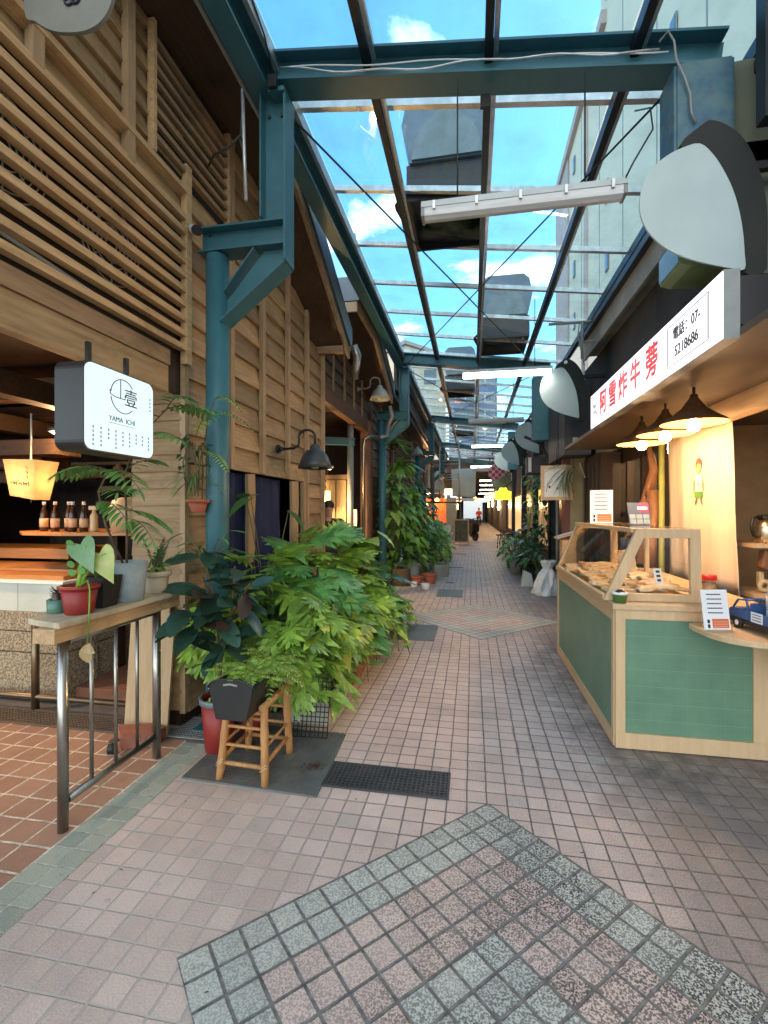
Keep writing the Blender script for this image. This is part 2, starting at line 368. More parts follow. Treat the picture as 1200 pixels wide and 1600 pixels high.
        broken = rng(noise(P, 3.1, 2), .62, .66)
        odd = math_('MULTIPLY', rng(wn_.outputs['Value'], .985, .99), .3); base = mixc(odd, base, (.34, .40, .36))
    col = mixc(gm, base, g_)
    l.new(col, b.inputs['Base Color'])
    l.new(rng(noise(P, 9, 5), .3, .7, .42, .75), b.inputs['Roughness'])
    hgt = math_('ADD', math_('MULTIPLY', gm, -1.0), math_('MULTIPLY', noise(P, 110, 4, .7), .55))
    hgt = math_('ADD', hgt, math_('MULTIPLY', wn_.outputs['Value'], .3))
    bp = n.new('ShaderNodeBump'); bp.inputs['Strength'].default_value = 1.0; bp.inputs['Distance'].default_value = .004
    l.new(hgt, bp.inputs['Height']); l.new(bp.outputs[0], b.inputs['Normal'])
    MATS[name] = m
    return m
T = .106
pink1, pink2 = (.67, .545, .475), (.57, .455, .395)
pal1, pal2 = (.58, .61, .54), (.48, .51, .45)
M_alley = tile_mat('pink_paving_tiles', .102, (.077, 2.48), 0, pink1, pink2, (.16, .145, .13), grout2=(.47, .44, .39), speck=.28, stain=.34, gw=.06)
M_dia = tile_mat('diamond_paving_tiles', T, (.077, 1.43), 45, pal1, pal2, (.15, .15, .14), rings=[(5.2, pink1, pink2), (2.2, pal1, pal2)], speck=.97, stain=.25, gw=.085)
M_dia2 = tile_mat('far_diamond_tiles', T, (.10, 6.68), 45, pal1, pal2, (.16, .15, .14), rings=[(5.2, pink1, pink2), (2.2, pal1, pal2)], speck=.3, stain=.3, gw=.085)
M_band = tile_mat('green_band_tiles', .102, (-1.73, 1.0), 0, (.42, .47, .39), (.33, .38, .31), (.46, .48, .42), speck=.25, stain=.3, gw=.05)
M_terrt = tile_mat('terracotta_paving_tiles', .15, (-1.835, 1.2), 0, (.43, .245, .165), (.35, .19, .125), (.62, .56, .47), speck=.1, stain=.35, gw=.065)
M_ground = pm('old_concrete_ground', (.16, .155, .145), (.11, .105, .10), scale=3, rough=.9, bump=.3)
# ground to the horizon, then the paving sheets
tag(B(-400, 400, -400, 900, -.30, -.012).build('ground', M_ground), kind='structure')
tag(B(-1.63, 2.6, -6, 84, -.06, 0).build('alley_pavement', M_alley), kind='structure')
tag(B(-1.835, -1.632, -6, 2.78, -.06, .001).build('green_tile_border', M_band), kind='structure')
tag(B(-7, -1.837, -6, 2.80, -.06, 0).build('terracotta_forecourt', M_terrt), kind='structure')
tag(B(-7, -1.632, 2.79, 9, -.07, -.004).build('gutter_ground', M_ground), kind='structure')
tag(B(-7, -1.632, 9.01, 84, -.06, -.002).build('side_pavement', M_alley), kind='structure')
def diamond(name, cx, cy, h, m, z):
    o = MB().prism([(cx, cy - h), (cx + h, cy), (cx, cy + h), (cx - h, cy)], z - .004, z, 'z').build(name, m)
    return tag(o, kind='structure')
diamond('diamond_paving', .077, 1.43, 1.05, M_dia, .0045)
diamond('diamond_paving', .10, 6.68, 1.07, M_dia2, .0045)

# drain covers let into the floor
def grating(name, x0, x1, y0, y1, nx, ny, label, group=None, mat=None, z=.008, w=.006):
    t = thing(name, ((x0 + x1) / 2, (y0 + y1) / 2, 0), label, 'drain cover', group)
    B(x0, x1, y0, y1, .0015, .003).build('pit', M_black, t)
    f = MB().box(x0, x1, y0, y0 + .012, .003, z + .002).box(x0, x1, y1 - .012, y1, .003, z + .002).box(x0, x0 + .012, y0 + .012, y1 - .012, .003, z + .002).box(x1 - .012, x1, y0 + .012, y1 - .012, .003, z + .002)
    f.build('frame', mat or M_dgrey, t)
    g = MB()
    for i in range(1, nx):
        x = x0 + (x1 - x0) * i / nx; g.box(x - w / 2, x + w / 2, y0 + .012, y1 - .012, .0032, z)
    for j in range(1, ny):
        y = y0 + (y1 - y0) * j / ny; g.box(x0 + .012, x1 - .012, y - w / 2, y + w / 2, .0034, z + .0008)
    g.build('grid', mat or M_dgrey, t)
    return t
grating('drain_grate', -.81, -.12, 2.47, 2.72, 27, 10, 'black square-hole drain grate set in the pink tiles beside the steel plate', w=.009)
grating('drain_grate', -4.2, -2.33, 2.80, 3.02, 70, 9, 'long rusty mesh drain grate under the low pipe rail', mat=pm('rusty_steel', (.10, .08, .06), (.15, .10, .06), rough=.7), w=.007)
grating('drain_grate', -2.3, -1.62, 2.82, 3.12, 30, 12, 'small grey mesh drain grate behind the red planter pot', mat=M_grey, w=.006)
M_plate = pm('checker_plate', (.17, .19, .18), (.11, .12, .115), scale=5, rough=.5, metal=.35, bump=.2)
t = thing('steel_plate', (-1.2, 2.7, 0), 'grey raised-pattern steel plate lying under the bamboo stool', 'steel plate')
MB().prism([(-1.60, 2.40), (-.80, 2.365), (-.83, 3.06), (-1.60, 3.10)], 0, .010, 'z').build('plate', M_plate, t)
k = MB()
for i in range(26):
    for j in range(22):
        x = -1.575 + i * .030; y = 2.43 + j * .030
        a = R(45 if (i + j) % 2 else -45); Mx = Matrix.Translation((x, y, .010)) @ Matrix.Rotation(a, 4, 'Z')
        if x < -.83: k.box(-.011, .011, -.003, .003, -.002, .0022, Mx)
k.build('raised_tread', M_plate, t)
tag(B(-1.05, -.44, 5.45, 6.18, 0, .012).build('steel_plate', pm('worn_plate', (.13, .15, .15), (.20, .22, .21), scale=6, rough=.55, metal=.3, bump=.2), bevel=.003), 'dark grey flat cover plate beside the end of the leafy bank', 'steel plate')
tag(B(-.62, -.17, 8.3, 9.02, 0, .012).build('steel_plate', MATS['worn_plate'], bevel=.003), 'narrow grey cover plate in front of the small white pots', 'steel plate')
for i, (x, y, w) in enumerate(((-.45, 9.9, .18), (-.62, 12.6, .75), (-.6, 16.6, .8))):
    tag(B(x - w / 2, x + w / 2, y, y + .09, 0, .006).build('drain_slot', M_black), ('short black drain slot just past the narrow cover plate', 'long black drain slot crossing the left side of the alley floor', 'farthest black drain slot, below the steel cart')[i], 'drain cover')
# curled brown leaves fallen on the plate
k = MB()
for i in range(26):
    x = -.90 + random.gauss(0, .035); y = 2.62 + random.gauss(0, .03); a = random.random() * 6
    Mx = Matrix.Translation((x, y, .016 + random.random() * .006)) @ Matrix.Rotation(a, 4, 'Z') @ Matrix.Rotation(random.uniform(-.5, .5), 4, 'X')
    k.add([(-.012, 0, 0), (0, .006, .004), (.013, 0, .001), (0, -.006, .003)], [(0, 1, 2, 3)], Mx)
tag(k.build('fallen_leaves', pm('dead_leaf', (.09, .02, .012), (.05, .015, .01), rough=.7)), 'dark red dead petals scattered on the steel plate', 'fallen leaves', kind='stuff')

k = MB(); rl = random.Random(9)
for i in range(46):
    x, y = rl.uniform(-1.5, 1.9), rl.uniform(1.3, 6.5)
    if -1.3 < x < -.8 and y > 3 or x > .8 and 3 < y < 5.4: continue
    Mx = Matrix.Translation((x, y, .006 if abs(x - .077) + abs(y - 1.43) < 1.1 else .002)) @ Matrix.Rotation(rl.uniform(0, 6), 4, 'Z')
    s_ = rl.uniform(.002, .007); k.add([(-s_ * 2.2, 0, 0), (0, s_ * .5, s_ * .8), (s_ * 1.8, 0, 0), (0, -s_ * .5, s_ * .3)], [(0, 1, 2, 3)], Mx)
tag(k.build('floor_litter', M_bark), 'tiny dark scraps and bits of leaf scattered over the paving', 'litter', kind='stuff')

# ================================================================ SETTING: large buildings beyond the glass roof
M_cream = pm('cream_render', (.76, .65, .48), (.68, .58, .43), scale=.4, rough=.8)
M_pinkw = pm('pink_render', (.52, .40, .36), (.48, .36, .33), scale=.4, rough=.8)
M_win = pm('window_glass_far', (.10, .14, .18), (.16, .20, .24), rough=.15)
t = thing('apartment_tower', (12, 12, 0), 'tall cream apartment tower with narrow windows rising beyond the glass roof on the right', 'building')
MB().box(6.0, 20, -9, 35.7, 0, 24.6).build('wall', M_cream, t)
MB().box(6.0, 20, -9, 24, 24.61, 27.5).build('upper_storey', M_cream, t)
MB().box(5.75, 20.2, 23.0, 36.0, 23.7, 24.3).box(5.7, 20.2, -9, 24.3, 26.9, 27.5).build('cornice', M_pinkw, t)
MB().box(5.9, 6.0, 31.5, 35.75, 0, 23.7).box(5.88, 6.0, 26.5, 27.0, 0, 23.7).build('corner_strip', M_pinkw, t)
g = MB()
for y in (10.2, 13.6, 17.0, 20.6, 24.2, 28.0, 31.4): g.box(5.985, 6.0, y, y + .07, 0, 26.8 if y < 23 else 23.6)
g.build('downpipe', M_grey, t)
for y in (9.0, 15.4, 22.6, 29.6):
    for z in [3 + 3.1 * k for k in range(7 if y > 23 else 8)]:
        w = MB().box(5.93, 5.97, y, y + .42, z, z + .95).build('window', M_grey, t)
        B(5.91, 5.929, y + .03, y + .39, z + .04, z + .91).build('pane', M_win, w)
for y in (3.0, 5.6):
    for z in [3 + 3.1 * k for k in range(8)]:
        w = MB().box(5.92, 5.99, y, y + 1.5, z, z + 1.3).build('window', M_white, t)
        MB().box(5.90, 5.92, y + .08, y + .71, z + .08, z + 1.22).box(5.90, 5.92, y + .79, y + 1.42, z + .08, z + 1.22).build('pane', M_win, w)
t = thing('office_block', (-16, 105, 0), 'blue glass office block with rows of windows seen through the far roof glass', 'building')
B(-38, 5, 100, 115, 0, 31.5).build('wall', pm('blue_cladding', (.11, .17, .28), (.09, .14, .24), scale=.5, rough=.5), t)
for z in [6.5 + 3.5 * k for k in range(7)]:
    w = B(-37.5, 4.5, 99.9, 99.98, z, z + 1.9).build('window_band', M_white, t)
    g = MB()
    for i in range(21): g.box(-37.3 + i * 2, -37.3 + i * 2 + 1.75, 99.8, 99.9, z + .12, z + 1.78)
    g.build('pane', M_win, w)
t = thing('gable_house', (-5, 40, 0), 'pale house with a shallow gable showing above the second roof beam', 'building')
MB().prism([(-9.0, 0), (-2.2, 0), (-2.2, 14.3), (-5.6, 15.6), (-9.0, 14.3)], 40, 46, 'y').build('wall', M_cream, t)
MB().prism([(-9.3, 14.25), (-5.6, 15.65), (-1.9, 14.25), (-1.9, 14.5), (-5.6, 15.95), (-9.3, 14.5)], 39.7, 46, 'y').build('roof', M_pinkw, t)
for x in (-7.8, -5.9, -4.0):
    w = B(x, x + 1, 39.93, 39.99, 12.2, 13.4).build('window', M_win, t)

# ================================================================ glass roof over the alley
def zb(x): return 4.3 - .13 * (x + 1.15)
BY = [3.06, 9.2, 15.35, 21.45, 27.5]
t = thing('glass_canopy', (0, 15, 0), 'long sloping glass roof on a teal steel frame covering the alley', 'glass roof')
def hbeam(a, b, w, h, th=.016):
    """H section from a to b (bottom centre line)"""
    a, b = Vector(a), Vector(b); m = MB()
    m.bar(a + Vector((0, 0, th / 2)), b + Vector((0, 0, th / 2)), w, th)
    m.bar(a + Vector((0, 0, h - th / 2)), b + Vector((0, 0, h - th / 2)), w, th)
    m.bar(a + Vector((0, 0, h / 2)), b + Vector((0, 0, h / 2)), th, h - 2 * th - .001)
    return m
m = MB(); m.box(-1.47, -1.33, 2.0, 27.6, 4.30, 4.315).box(-1.47, -1.33, 2.0, 27.6, 4.54, 4.555).box(-1.415, -1.40, 2.0, 27.6, 4.316, 4.539)
m.build('edge_beam', M_teal, t)
m = MB(); m.box(-1.33, -1.30, 2.0, 27.6, 4.50, 4.60); m.build('edge_trim', M_alu, t)
for y in BY:
    hbeam((-1.32, y, zb(-1.32) + .06), (1.42, y, zb(1.42) + .06), .18, .20).build('cross_beam', M_teal, t)
m_p = []
for x in (-.68, .10, .95, 1.62):
    o = MB().bar((x, 2.0, zb(x) + .225), (x, 27.6, zb(x) + .225), .05, .09); o.build('rafter', M_rafter, t)
    MB().bar((x + .045, 2.0, zb(x) + .24), (x + .045, 27.6, zb(x) + .24), .03, .05).build('rafter_rail', M_alu, t)
PY = [2.05, 2.55] + [3.50 + .955 * k for k in range(26)]
for y in PY:
    MB().bar((-1.33, y, zb(-1.33) + .315), (1.75, y, zb(1.75) + .315), .05, .05).build('purlin', M_alu, t)
for a, b_ in zip(PY[1:], PY[2:]):
    q = MB()
    for x0, x1 in ((-1.32, -.69), (-.67, .09), (.11, .94), (.96, 1.74)):
        q.add([(x0, a, zb(x0) + .345), (x1, a, zb(x1) + .345), (x1, b_ - .01, zb(x1) + .345), (x0, b_ - .01, zb(x0) + .345)], [(0, 1, 2, 3)])
    q.build('glass_pane', M_glass, t)
for i in range(4):
    y0, y1 = BY[i] + .12, BY[i + 1] - .12
    MB().tube([(-1.27, y0, 4.30), (1.2, y1, zb(1.2) + .1)], .008, 6).build('brace_rod', M_black, t)
    MB().tube([(1.2, y0, zb(1.2) + .1), (-1.27, y1, 4.30)], .008, 6).build('brace_rod', M_black, t)
for x, y in ((-1.28, 3.2), (1.2, 3.2), (.08, 3.1), (-1.28, 2.9)): B(x - .03, x + .03, y - .012, y + .012, zb(x) - .06, zb(x) + .02).build('bolt_plate', M_black, t)
cp = [(-1.25 + 2.3 * i / 30, 2.955 - .01, zb(-1.25 + 2.3 * i / 30) + .11 - .045 * math.sin(math.pi * min(1, i / 18)) + .01 * math.sin(i * .9)) for i in range(31)]
tag(MB().tube(cp, .006, 6).build('cable', M_alu), 'thin grey cable sagging along the nearest teal roof beam', 'cable')
cp = [(-1.25 + 2.35 * i / 30, 2.952, zb(-1.25 + 2.35 * i / 30) + .115 + .008 * math.sin(i * .6)) for i in range(31)]
tag(MB().tube(cp, .005, 6).build('cable', M_white), 'straight pale cable clipped to the nearest teal roof beam', 'cable')
tag(MB().tube([(1.02, 2.86, 4.10), (1.06, 2.85, 4.14), (1.09, 2.85, 4.08), (1.10, 2.85, 3.98), (1.14, 2.85, 3.88), (1.17, 2.85, 3.78), (1.175, 2.85, 3.68), (1.20, 2.855, 3.62)], .006, 6).build('cable', M_grey), 'grey hooked cable end hanging on the rusty blue bracket', 'cable')
tag(MB().tube([(1.0, 3.2, 4.0), (1.02, 3.0, 3.85), (1.0, 2.9, 3.65), (.9, 2.9, 3.48), (.86, 2.9, 3.40)], .005, 6).build('cable', M_black), 'black lead curving down to the near end of the unlit tube light', 'cable')

tag(MB().tube([(-1.47, 2.86, 4.24), (-1.46, 2.86, 3.9), (-1.45, 2.87, 3.52)], .012, 8).build('conduit', M_alu), 'thin grey conduit running down beside the nearest teal hanger', 'pipe')
tag(MB().tube([(-1.46, 2.86, 4.22), (-1.48, 2.87, 4.05), (-1.50, 2.9, 3.98), (-1.62, 2.95, 3.95), (-1.75, 3.0, 3.96), (-1.93, 3.2, 4.02)], .009, 6).tube([(-1.50, 2.9, 3.98), (-1.47, 2.88, 3.93), (-1.49, 2.9, 3.88), (-1.52, 2.92, 3.97)], .007, 6).build('cable', M_dgrey), 'dusty cable looping from the nearest teal hanger to the upper louvre', 'cable')
tag(MB().tube([(-1.30, 2.55, 4.6), (-1.29, 2.8, 4.5), (-1.28, 2.93, 4.34)], .006, 6).build('cable', M_black), 'dark blue-black wire dropping onto the left end of the nearest beam', 'cable')
# exhaust vents standing on the glass
def vent(x0, x1, y0, y1, label):
    z = zb((x0 + x1) / 2); cx = (x0 + x1) / 2
    t = thing('roof_vent', (cx, (y0 + y1) / 2, z + .2), label, 'roof vent', 'exhaust vents on the glass roof')
    MB().box(x0, x1, y0, y0 + .03, z + .28, z + .62).box(x0, x1, y1 - .03, y1, z + .28, z + .62).box(x0, x0 + .03, y0 + .03, y1 - .03, z + .28, z + .62).box(x1 - .03, x1, y0 + .03, y1 - .03, z + .28, z + .62).build('curb', M_black, t)
    B(x0 + .03, x1 - .03, y0 + .03, y1 - .03, z + .58, z + .61).build('damper', M_black, t)
    w = (x1 - x0) / 2
    prof = [(cx - w * .92, z + .62), (cx - w * 1.12, z + .98), (cx - w * .98, z + 1.22), (cx - w * .75, z + 1.30), (cx + w * .75, z + 1.30), (cx + w * .98, z + 1.22), (cx + w * 1.12, z + .98), (cx + w * .92, z + .62)]
    MB().prism(prof, y0 - .03, y1 + .05, 'y').build('hood', pm('vent_hood_metal', (.13, .17, .21), (.19, .23, .27), scale=5, rough=.5, metal=.3), t)
    pts = [(cx + w * .85 * math.cos(a), z + .63 + .42 * math.sin(a)) for a in [math.pi * i / 14 for i in range(15)]]
    MB().prism(pts, y0 - .06, y0 - .03, 'y').build('baffle', pm('vent_baffle', (.22, .26, .27), rough=.5, metal=.3), t)
    MB().add([(x0 - .14, y0 + .15, z + .36), (x0, y0 + .1, z + .5), (x0, y0 + .75, z + .30), (x0 - .02, y0 + .72, z + .29), (x0 - .14, y0 + .2, z + .34), (x0, y0 + .1, z + .3)], [(0, 1, 2, 3, 4), (0, 4, 3, 5)]).build('flashing', M_black, t)
vent(-.62, .14, 4.5, 5.4, 'nearest dark exhaust vent with a rounded hood on the glass above the unlit tube light')
vent(.16, .92, 8.05, 8.95, 'second exhaust vent, standing on the glass just before the second teal beam')
vent(-.66, .06, 11.7, 12.6, 'third exhaust vent, past the second teal beam on the left half of the glass')
vent(-.66, .06, 18.3, 19.2, 'farthest and smallest exhaust vent on the left half of the glass')

# ================================================================ teal steel posts on the left, and the stubs on the right
def post(y, label, base=0):
    t = thing('steel_post', (-1.75, y, 0), label, 'steel post', 'teal steel posts of the glass roof')
    MB().tube([(-1.75, y, 0), (-1.75, y, 3.27)], .078, 24).build('pipe', M_teal, t)
    B(-1.87, -1.63, y - .12, y + .12, 0, .015).build('base_plate', M_teal, t)
    hbeam((-1.86, y, 3.28), (-1.235, y, 3.28), .15, .17, .012).build('arm', M_teal, t)
    m = MB().box(-1.232, -1.218, y - .08, y + .08, 3.17, 4.30).box(-1.40, -1.388, y - .08, y + .08, 3.47, 4.30).box(-1.388, -1.232, y - .006, y + .006, 3.46, 4.30)
    m.build('hanger', M_teal, t)
    m = MB().bar((-1.225, y, 3.165), (-1.69, y, 2.80), .15, .012, (1, 0, 1))
    m.prism([(-1.235, 3.275), (-1.235, 3.185), (-1.68, 2.835), (-1.68, 2.95), (-1.40, 3.275)], y - .005, y + .005, 'y')
    m.build('knee_brace', M_teal, t)
    m = MB().bar((-1.45, y, 3.275), (-1.67, y, 3.0), .13, .01, (1, 0, 1)); m.build('gusset', M_teal, t)
    MB().box(-1.33, -1.22, y - .10, y + .10, 4.27, 4.299).build('cap_plate', M_teal, t)
    for bx, bz in ((-1.80, 3.315), (-1.70, 3.315), (-1.80, 3.425), (-1.29, 3.315)): MB().tube([(bx, y - .006, bz), (bx, y - .022, bz)], .010, 6).build('bolt', M_dgrey, t)
    for bx in (-1.36, -1.27): MB().tube([(bx, y - .006, 4.18), (bx, y - .022, 4.18)], .012, 6).build('bolt', M_dgrey, t)
    return t
post(3.04, 'nearest teal pipe post with a bracketed steel arm beside the round-lettered shop sign')
post(9.2, 'second teal pipe post, rising behind the leafy bank')
post(15.35, 'third teal pipe post, half hidden by hanging plants')
post(21.45, 'farthest teal pipe post, near the grey awning sheets')
def stub(y, label, mat, z0):
    t = thing('beam_bracket', (1.25, y, z0), label, 'steel bracket', 'steel brackets under the right ends of the roof beams')
    m = MB().box(1.10, 1.115, y - .10, y + .10, z0, zb(1.25) - .02).box(1.385, 1.40, y - .10, y + .10, z0, zb(1.25) - .02).box(1.115, 1.385, y - .11, y - .10, z0, zb(1.25) - .02)
    m.build('casing', mat, t)
    B(1.08, 1.42, y - .12, y + .12, z0 - .02, z0 - .001).build('foot_plate', mat, t)
    B(1.401, 1.75, y - .05, y + .05, z0 + .15, z0 + .28).build('wall_arm', M_dgrey, t)
stub(2.98, 'peeling blue rusty steel bracket under the near right end of the roof', M_tealw, 3.25)
stub(9.2, 'big teal box bracket hanging beside the second white half-round plate', M_teal, 2.82)
stub(15.35, 'small teal bracket beyond the white half-round plates', M_teal, 2.82)
# ================================================================ LEFT: timber shophouse
def siding(m, x, y0, y1, z0, z1, pitch=.19, face=1, top=None, jit=.004, seg=None):
    """lap boards on a wall in the plane x facing +x (face 1) or -x; top(y) clips the height"""
    z = z0
    while z < z1 - .01:
        zt = min(z + pitch + .015, z1)
        ya = y0
        while ya < y1 - 1e-3:
            yb = min(y1, ya + (seg or (y1 - y0)))
            if top:
                hi = min(top(ya), top(yb))
                if z > hi - .02:
                    ya = yb; continue
            o = random.uniform(0, jit)
            p = face
            vs = [(x, ya, z), (x, yb - .002, z), (x, yb - .002, zt), (x, ya, zt),
                  (x + p * (.040 + o), ya, z), (x + p * (.040 + o), yb - .002, z), (x + p * .008, yb - .002, zt), (x + p * .008, ya, zt)]
            m.add(vs, [(0, 1, 2, 3), (4, 7, 6, 5), (0, 4, 5, 1), (3, 2, 6, 7), (0, 3, 7, 4), (1, 5, 6, 2)])
            ya = yb
        z += pitch
    return m
def sidingy(m, y, x0, x1, z0, z1, pitch=.115):
    """lap boards on a wall facing -y"""
    z = z0
    while z < z1 - .01:
        zt = min(z + pitch + .012, z1); o = random.uniform(.018, .028); e = random.uniform(-.004, .006)
        vs = [(x0, y, z), (x1 + e, y, z), (x1 + e, y, zt), (x0, y, zt), (x0, y - o, z), (x1 + e, y - o, z), (x1 + e, y - .006, zt), (x0, y - .006, zt)]
        m.add(vs, [(0, 3, 2, 1), (4, 5, 6, 7), (0, 1, 5, 4), (3, 7, 6, 2), (0, 4, 7, 3), (1, 2, 6, 5)]); z += pitch
    return m
W = -1.98
def rake(y): return 4.52 if y < 4.05 else 4.52 - (y - 4.05) * .50
t = thing('timber_shophouse', (-3.5, 3.8, 0), 'nearest two-storey shophouse on the left, clad in brown lap boards with slatted screens', 'building')
SH = t
# shell behind the boards
m = MB().box(-2.02, W, 1.0, 2.965, 2.30, 4.62)
m.box(-2.02, W, 3.0, 6.0, 1.84, 3.55).box(-2.02, W, 3.0, 5.0, 3.551, 4.0).box(-2.02, W, 3.0, 4.2, 4.001, 4.62).box(-2.02, W, 5.22, 6.0, 0, 1.839).box(-2.02, W, 3.0, 3.28, 0, 1.839)
m.box(-2.02, W, 3.28, 5.22, 0, .75)
m.build('wall', M_dkwood, t)
m = siding(MB(), W, 3.0, 5.98, 1.84, 4.6, .195, top=lambda y: rake(y) + .02, seg=.60)
m2 = siding(m, W, 5.25, 5.98, .1, 1.83, .195); siding(m, W, 3.0, 3.27, .1, 1.83, .195)
m.build('cladding', M_side, t)
m = siding(MB(), W, 1.0, 2.93, 3.50, 4.6, .135, seg=.62); m.build('upper_cladding', M_side, t)
# vertical battens over the boards
for y, z0, z1 in ((1.80, 3.50, 4.6), (2.39, 3.50, 4.6), (4.14, 1.84, rake(4.14)), (4.76, 1.84, rake(4.76)), (5.35, 1.0, rake(5.35)), (5.96, .2, rake(5.96) + .05), (3.55, 1.84, 4.5), (5.24, .2, 1.83)):
    B(W + .030, W + .074, y - .03, y + .03, z0, z1).build('batten', M_batt, t)
# slatted screen (lower, projecting) and louvre (upper)
for i in range(10):
    z = 2.585 + i * .099
    B(W + .022, W + .072, 1.0, 2.915, z, z + .038).build('slat', M_slat, t)
B(W + .028, W + .075, 2.916, 2.975, 2.50, 3.86).build('screen_post', M_slat, t)
B(W + .02, W + .08, 1.0, 2.915, 3.655, 3.69).build('screen_rail', M_slat, t)
MB().box(W + .002, W + .006, 1.0, 2.9, 2.56, 3.50).build('screen_backing', M_dark, t)
for i in range(8):
    z = 3.80 + i * .085
    B(W + .04, W + .07, 2.60, 3.47, z, z + .032).build('louvre_slat', M_beam, t)
B(W + .035, W + .08, 2.57, 2.60, 3.70, 4.5).build('louvre_frame', M_slat, t)
B(W + .035, W + .08, 3.47, 3.50, 3.70, 4.5).build('louvre_frame', M_slat, t)
B(W + .031, W + .036, 2.6, 3.47, 3.75, 4.5).build('louvre_backing', M_dark, t)
# lintel beams over the open counter, return pillar
B(-2.06, W + .03, 1.0, 2.80, 2.455, 2.555).build('lintel', M_beam, t)
B(-2.03, W + .016, 1.0, 2.80, 2.28, 2.452).build('lintel', M_side, t)
m = MB().box(-2.34, -1.985, 2.975, 3.25, 0, 4.3); m.build('pillar', M_dkwood, t)
sidingy(MB(), 2.975, -2.36, -1.975, .12, 2.46, .118).build('shingles', M_sidex, t)
B(-1.985, -1.945, 2.955, 3.0, .1, 4.2).build('corner_trim', M_batt, t)
# soffit, rake board, metal edge and roof
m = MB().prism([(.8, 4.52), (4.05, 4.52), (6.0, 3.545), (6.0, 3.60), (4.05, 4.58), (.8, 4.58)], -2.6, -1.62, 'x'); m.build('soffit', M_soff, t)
m = MB().prism([(3.6, 4.62), (4.05, 4.62), (6.05, 3.62), (6.05, 3.50), (4.05, 4.49), (3.6, 4.49)], -1.618, -1.585, 'x'); m.build('rake_board', M_beam, t)
m = MB().prism([(3.6, 4.88), (4.12, 4.88), (6.08, 3.90), (6.08, 3.625), (4.05, 4.625), (3.6, 4.625)], -1.60, -1.56, 'x'); m.build('rake_flashing', pm('flashing', (.09, .12, .14), (.14, .17, .19), scale=4, rough=.4, metal=.5), t)
m = MB().prism([(.8, 4.59), (4.05, 4.59), (6.05, 3.61), (6.05, 3.85), (4.05, 4.84), (.8, 4.84)], -9, -1.602, 'x'); m.build('roof', M_dgrey, t)
m = MB().prism([(.8, 4.85), (4.1, 4.85), (4.1, 4.95), (-2, 6.6), (-2, 6.5)], -9, -1.7, 'x'); m.build('upper_roof', M_dgrey, t)
for y in (5.85,):
    z = rake(y) - .10
    B(-1.98, -1.62, y - .03, y + .03, z, z + .085).build('purlin_end', M_beam, t)
MB().tube([(-1.5, 5.9, 3.62), (-1.46, 5.95, 3.5), (-1.49, 6.0, 3.36), (-1.52, 6.03, 3.22)], [.05, .055, .05, .045], 12).build('vent_hose', M_steel, t)
# interior of the open counter
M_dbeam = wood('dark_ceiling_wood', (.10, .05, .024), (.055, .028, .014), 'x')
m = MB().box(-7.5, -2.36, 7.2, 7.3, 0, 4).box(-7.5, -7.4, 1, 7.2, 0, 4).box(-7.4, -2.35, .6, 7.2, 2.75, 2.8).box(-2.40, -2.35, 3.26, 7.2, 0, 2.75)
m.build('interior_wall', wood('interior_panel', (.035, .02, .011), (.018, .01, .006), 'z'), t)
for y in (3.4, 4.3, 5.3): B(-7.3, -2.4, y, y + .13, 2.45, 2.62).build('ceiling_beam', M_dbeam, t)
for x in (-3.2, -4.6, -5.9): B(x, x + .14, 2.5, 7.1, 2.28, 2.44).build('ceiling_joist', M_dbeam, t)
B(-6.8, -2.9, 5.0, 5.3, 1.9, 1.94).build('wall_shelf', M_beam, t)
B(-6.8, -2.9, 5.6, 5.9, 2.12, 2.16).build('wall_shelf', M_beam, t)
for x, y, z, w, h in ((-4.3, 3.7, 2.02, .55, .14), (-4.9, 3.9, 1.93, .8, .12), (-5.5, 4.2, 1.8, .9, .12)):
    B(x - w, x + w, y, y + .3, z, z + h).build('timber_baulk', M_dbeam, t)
# back-of-shop clutter: pans and jars
k = 0
for i in range(9):
    x = -6.2 + i * .38
    h = random.uniform(.12, .26); r = random.uniform(.05, .09)
    o = MB().lathe((x, 5.15, 1.942), [(r * .8, 0), (r, .02), (r, h * .75), (r * .5, h * .85), (r * .5, h), (0, h)], 14).build('jar', pm('jar_%d' % (i % 3), [(.25, .12, .04), (.12, .10, .08), (.35, .28, .18)][i % 3], rough=.3))
    tag(o, ('first', 'second', 'third', 'fourth', 'fifth', 'sixth', 'seventh', 'eighth', 'ninth')[i] + ' storage jar from the left on the dark rear shelf of the counter shop', 'jar', 'jars on the rear shelf')

# the counter: pebble-dash blocks, tile band, wood top
M_peb = pm('pebbledash', (.46, .36, .22), (.16, .13, .09), scale=75, rough=.8, bump=1.0, lo=.42, hi=.58, bscale=75)
t = thing('bar_counter', (-4.3, 3.6, 0), 'open bar counter of pebble-dashed blocks with a pale tile band and orange wood top', 'counter')
m = MB()
for z0, z1 in ((.02, .38), (.39, .545), (.555, .705)): m.box(-7, -3.12, 3.15, 3.5, z0, z1); m.box(-3.42, -3.13 + (.012 if z0 > .5 else 0), 3.501, 4.9, z0, z1)
m.build('block_wall', M_peb, t)
m = MB()
for i in range(10): m.box(-3.13 - .405 * (i + 1), -3.135 - .405 * i, 3.155, 3.5, .707, .93)
m.build('tile_band', pm('pale_tile', (.55, .58, .50), (.46, .49, .42), scale=2, rough=.35, isl=.05), t)
B(-7, -3.10, 3.13, 3.52, .931, .95).build('tile_cap', M_white, t)
M_otop = wood('orange_wood', (.52, .22, .06), (.36, .14, .035), 'x', rough=.3, isl=.1)
B(-7, -3.16, 3.20, 3.62, .951, .985).build('counter_top', M_otop, t, bevel=.004)
B(-7, -3.16, 3.40, 3.9, .986, 1.01).build('counter_top', M_otop, t, bevel=.004)
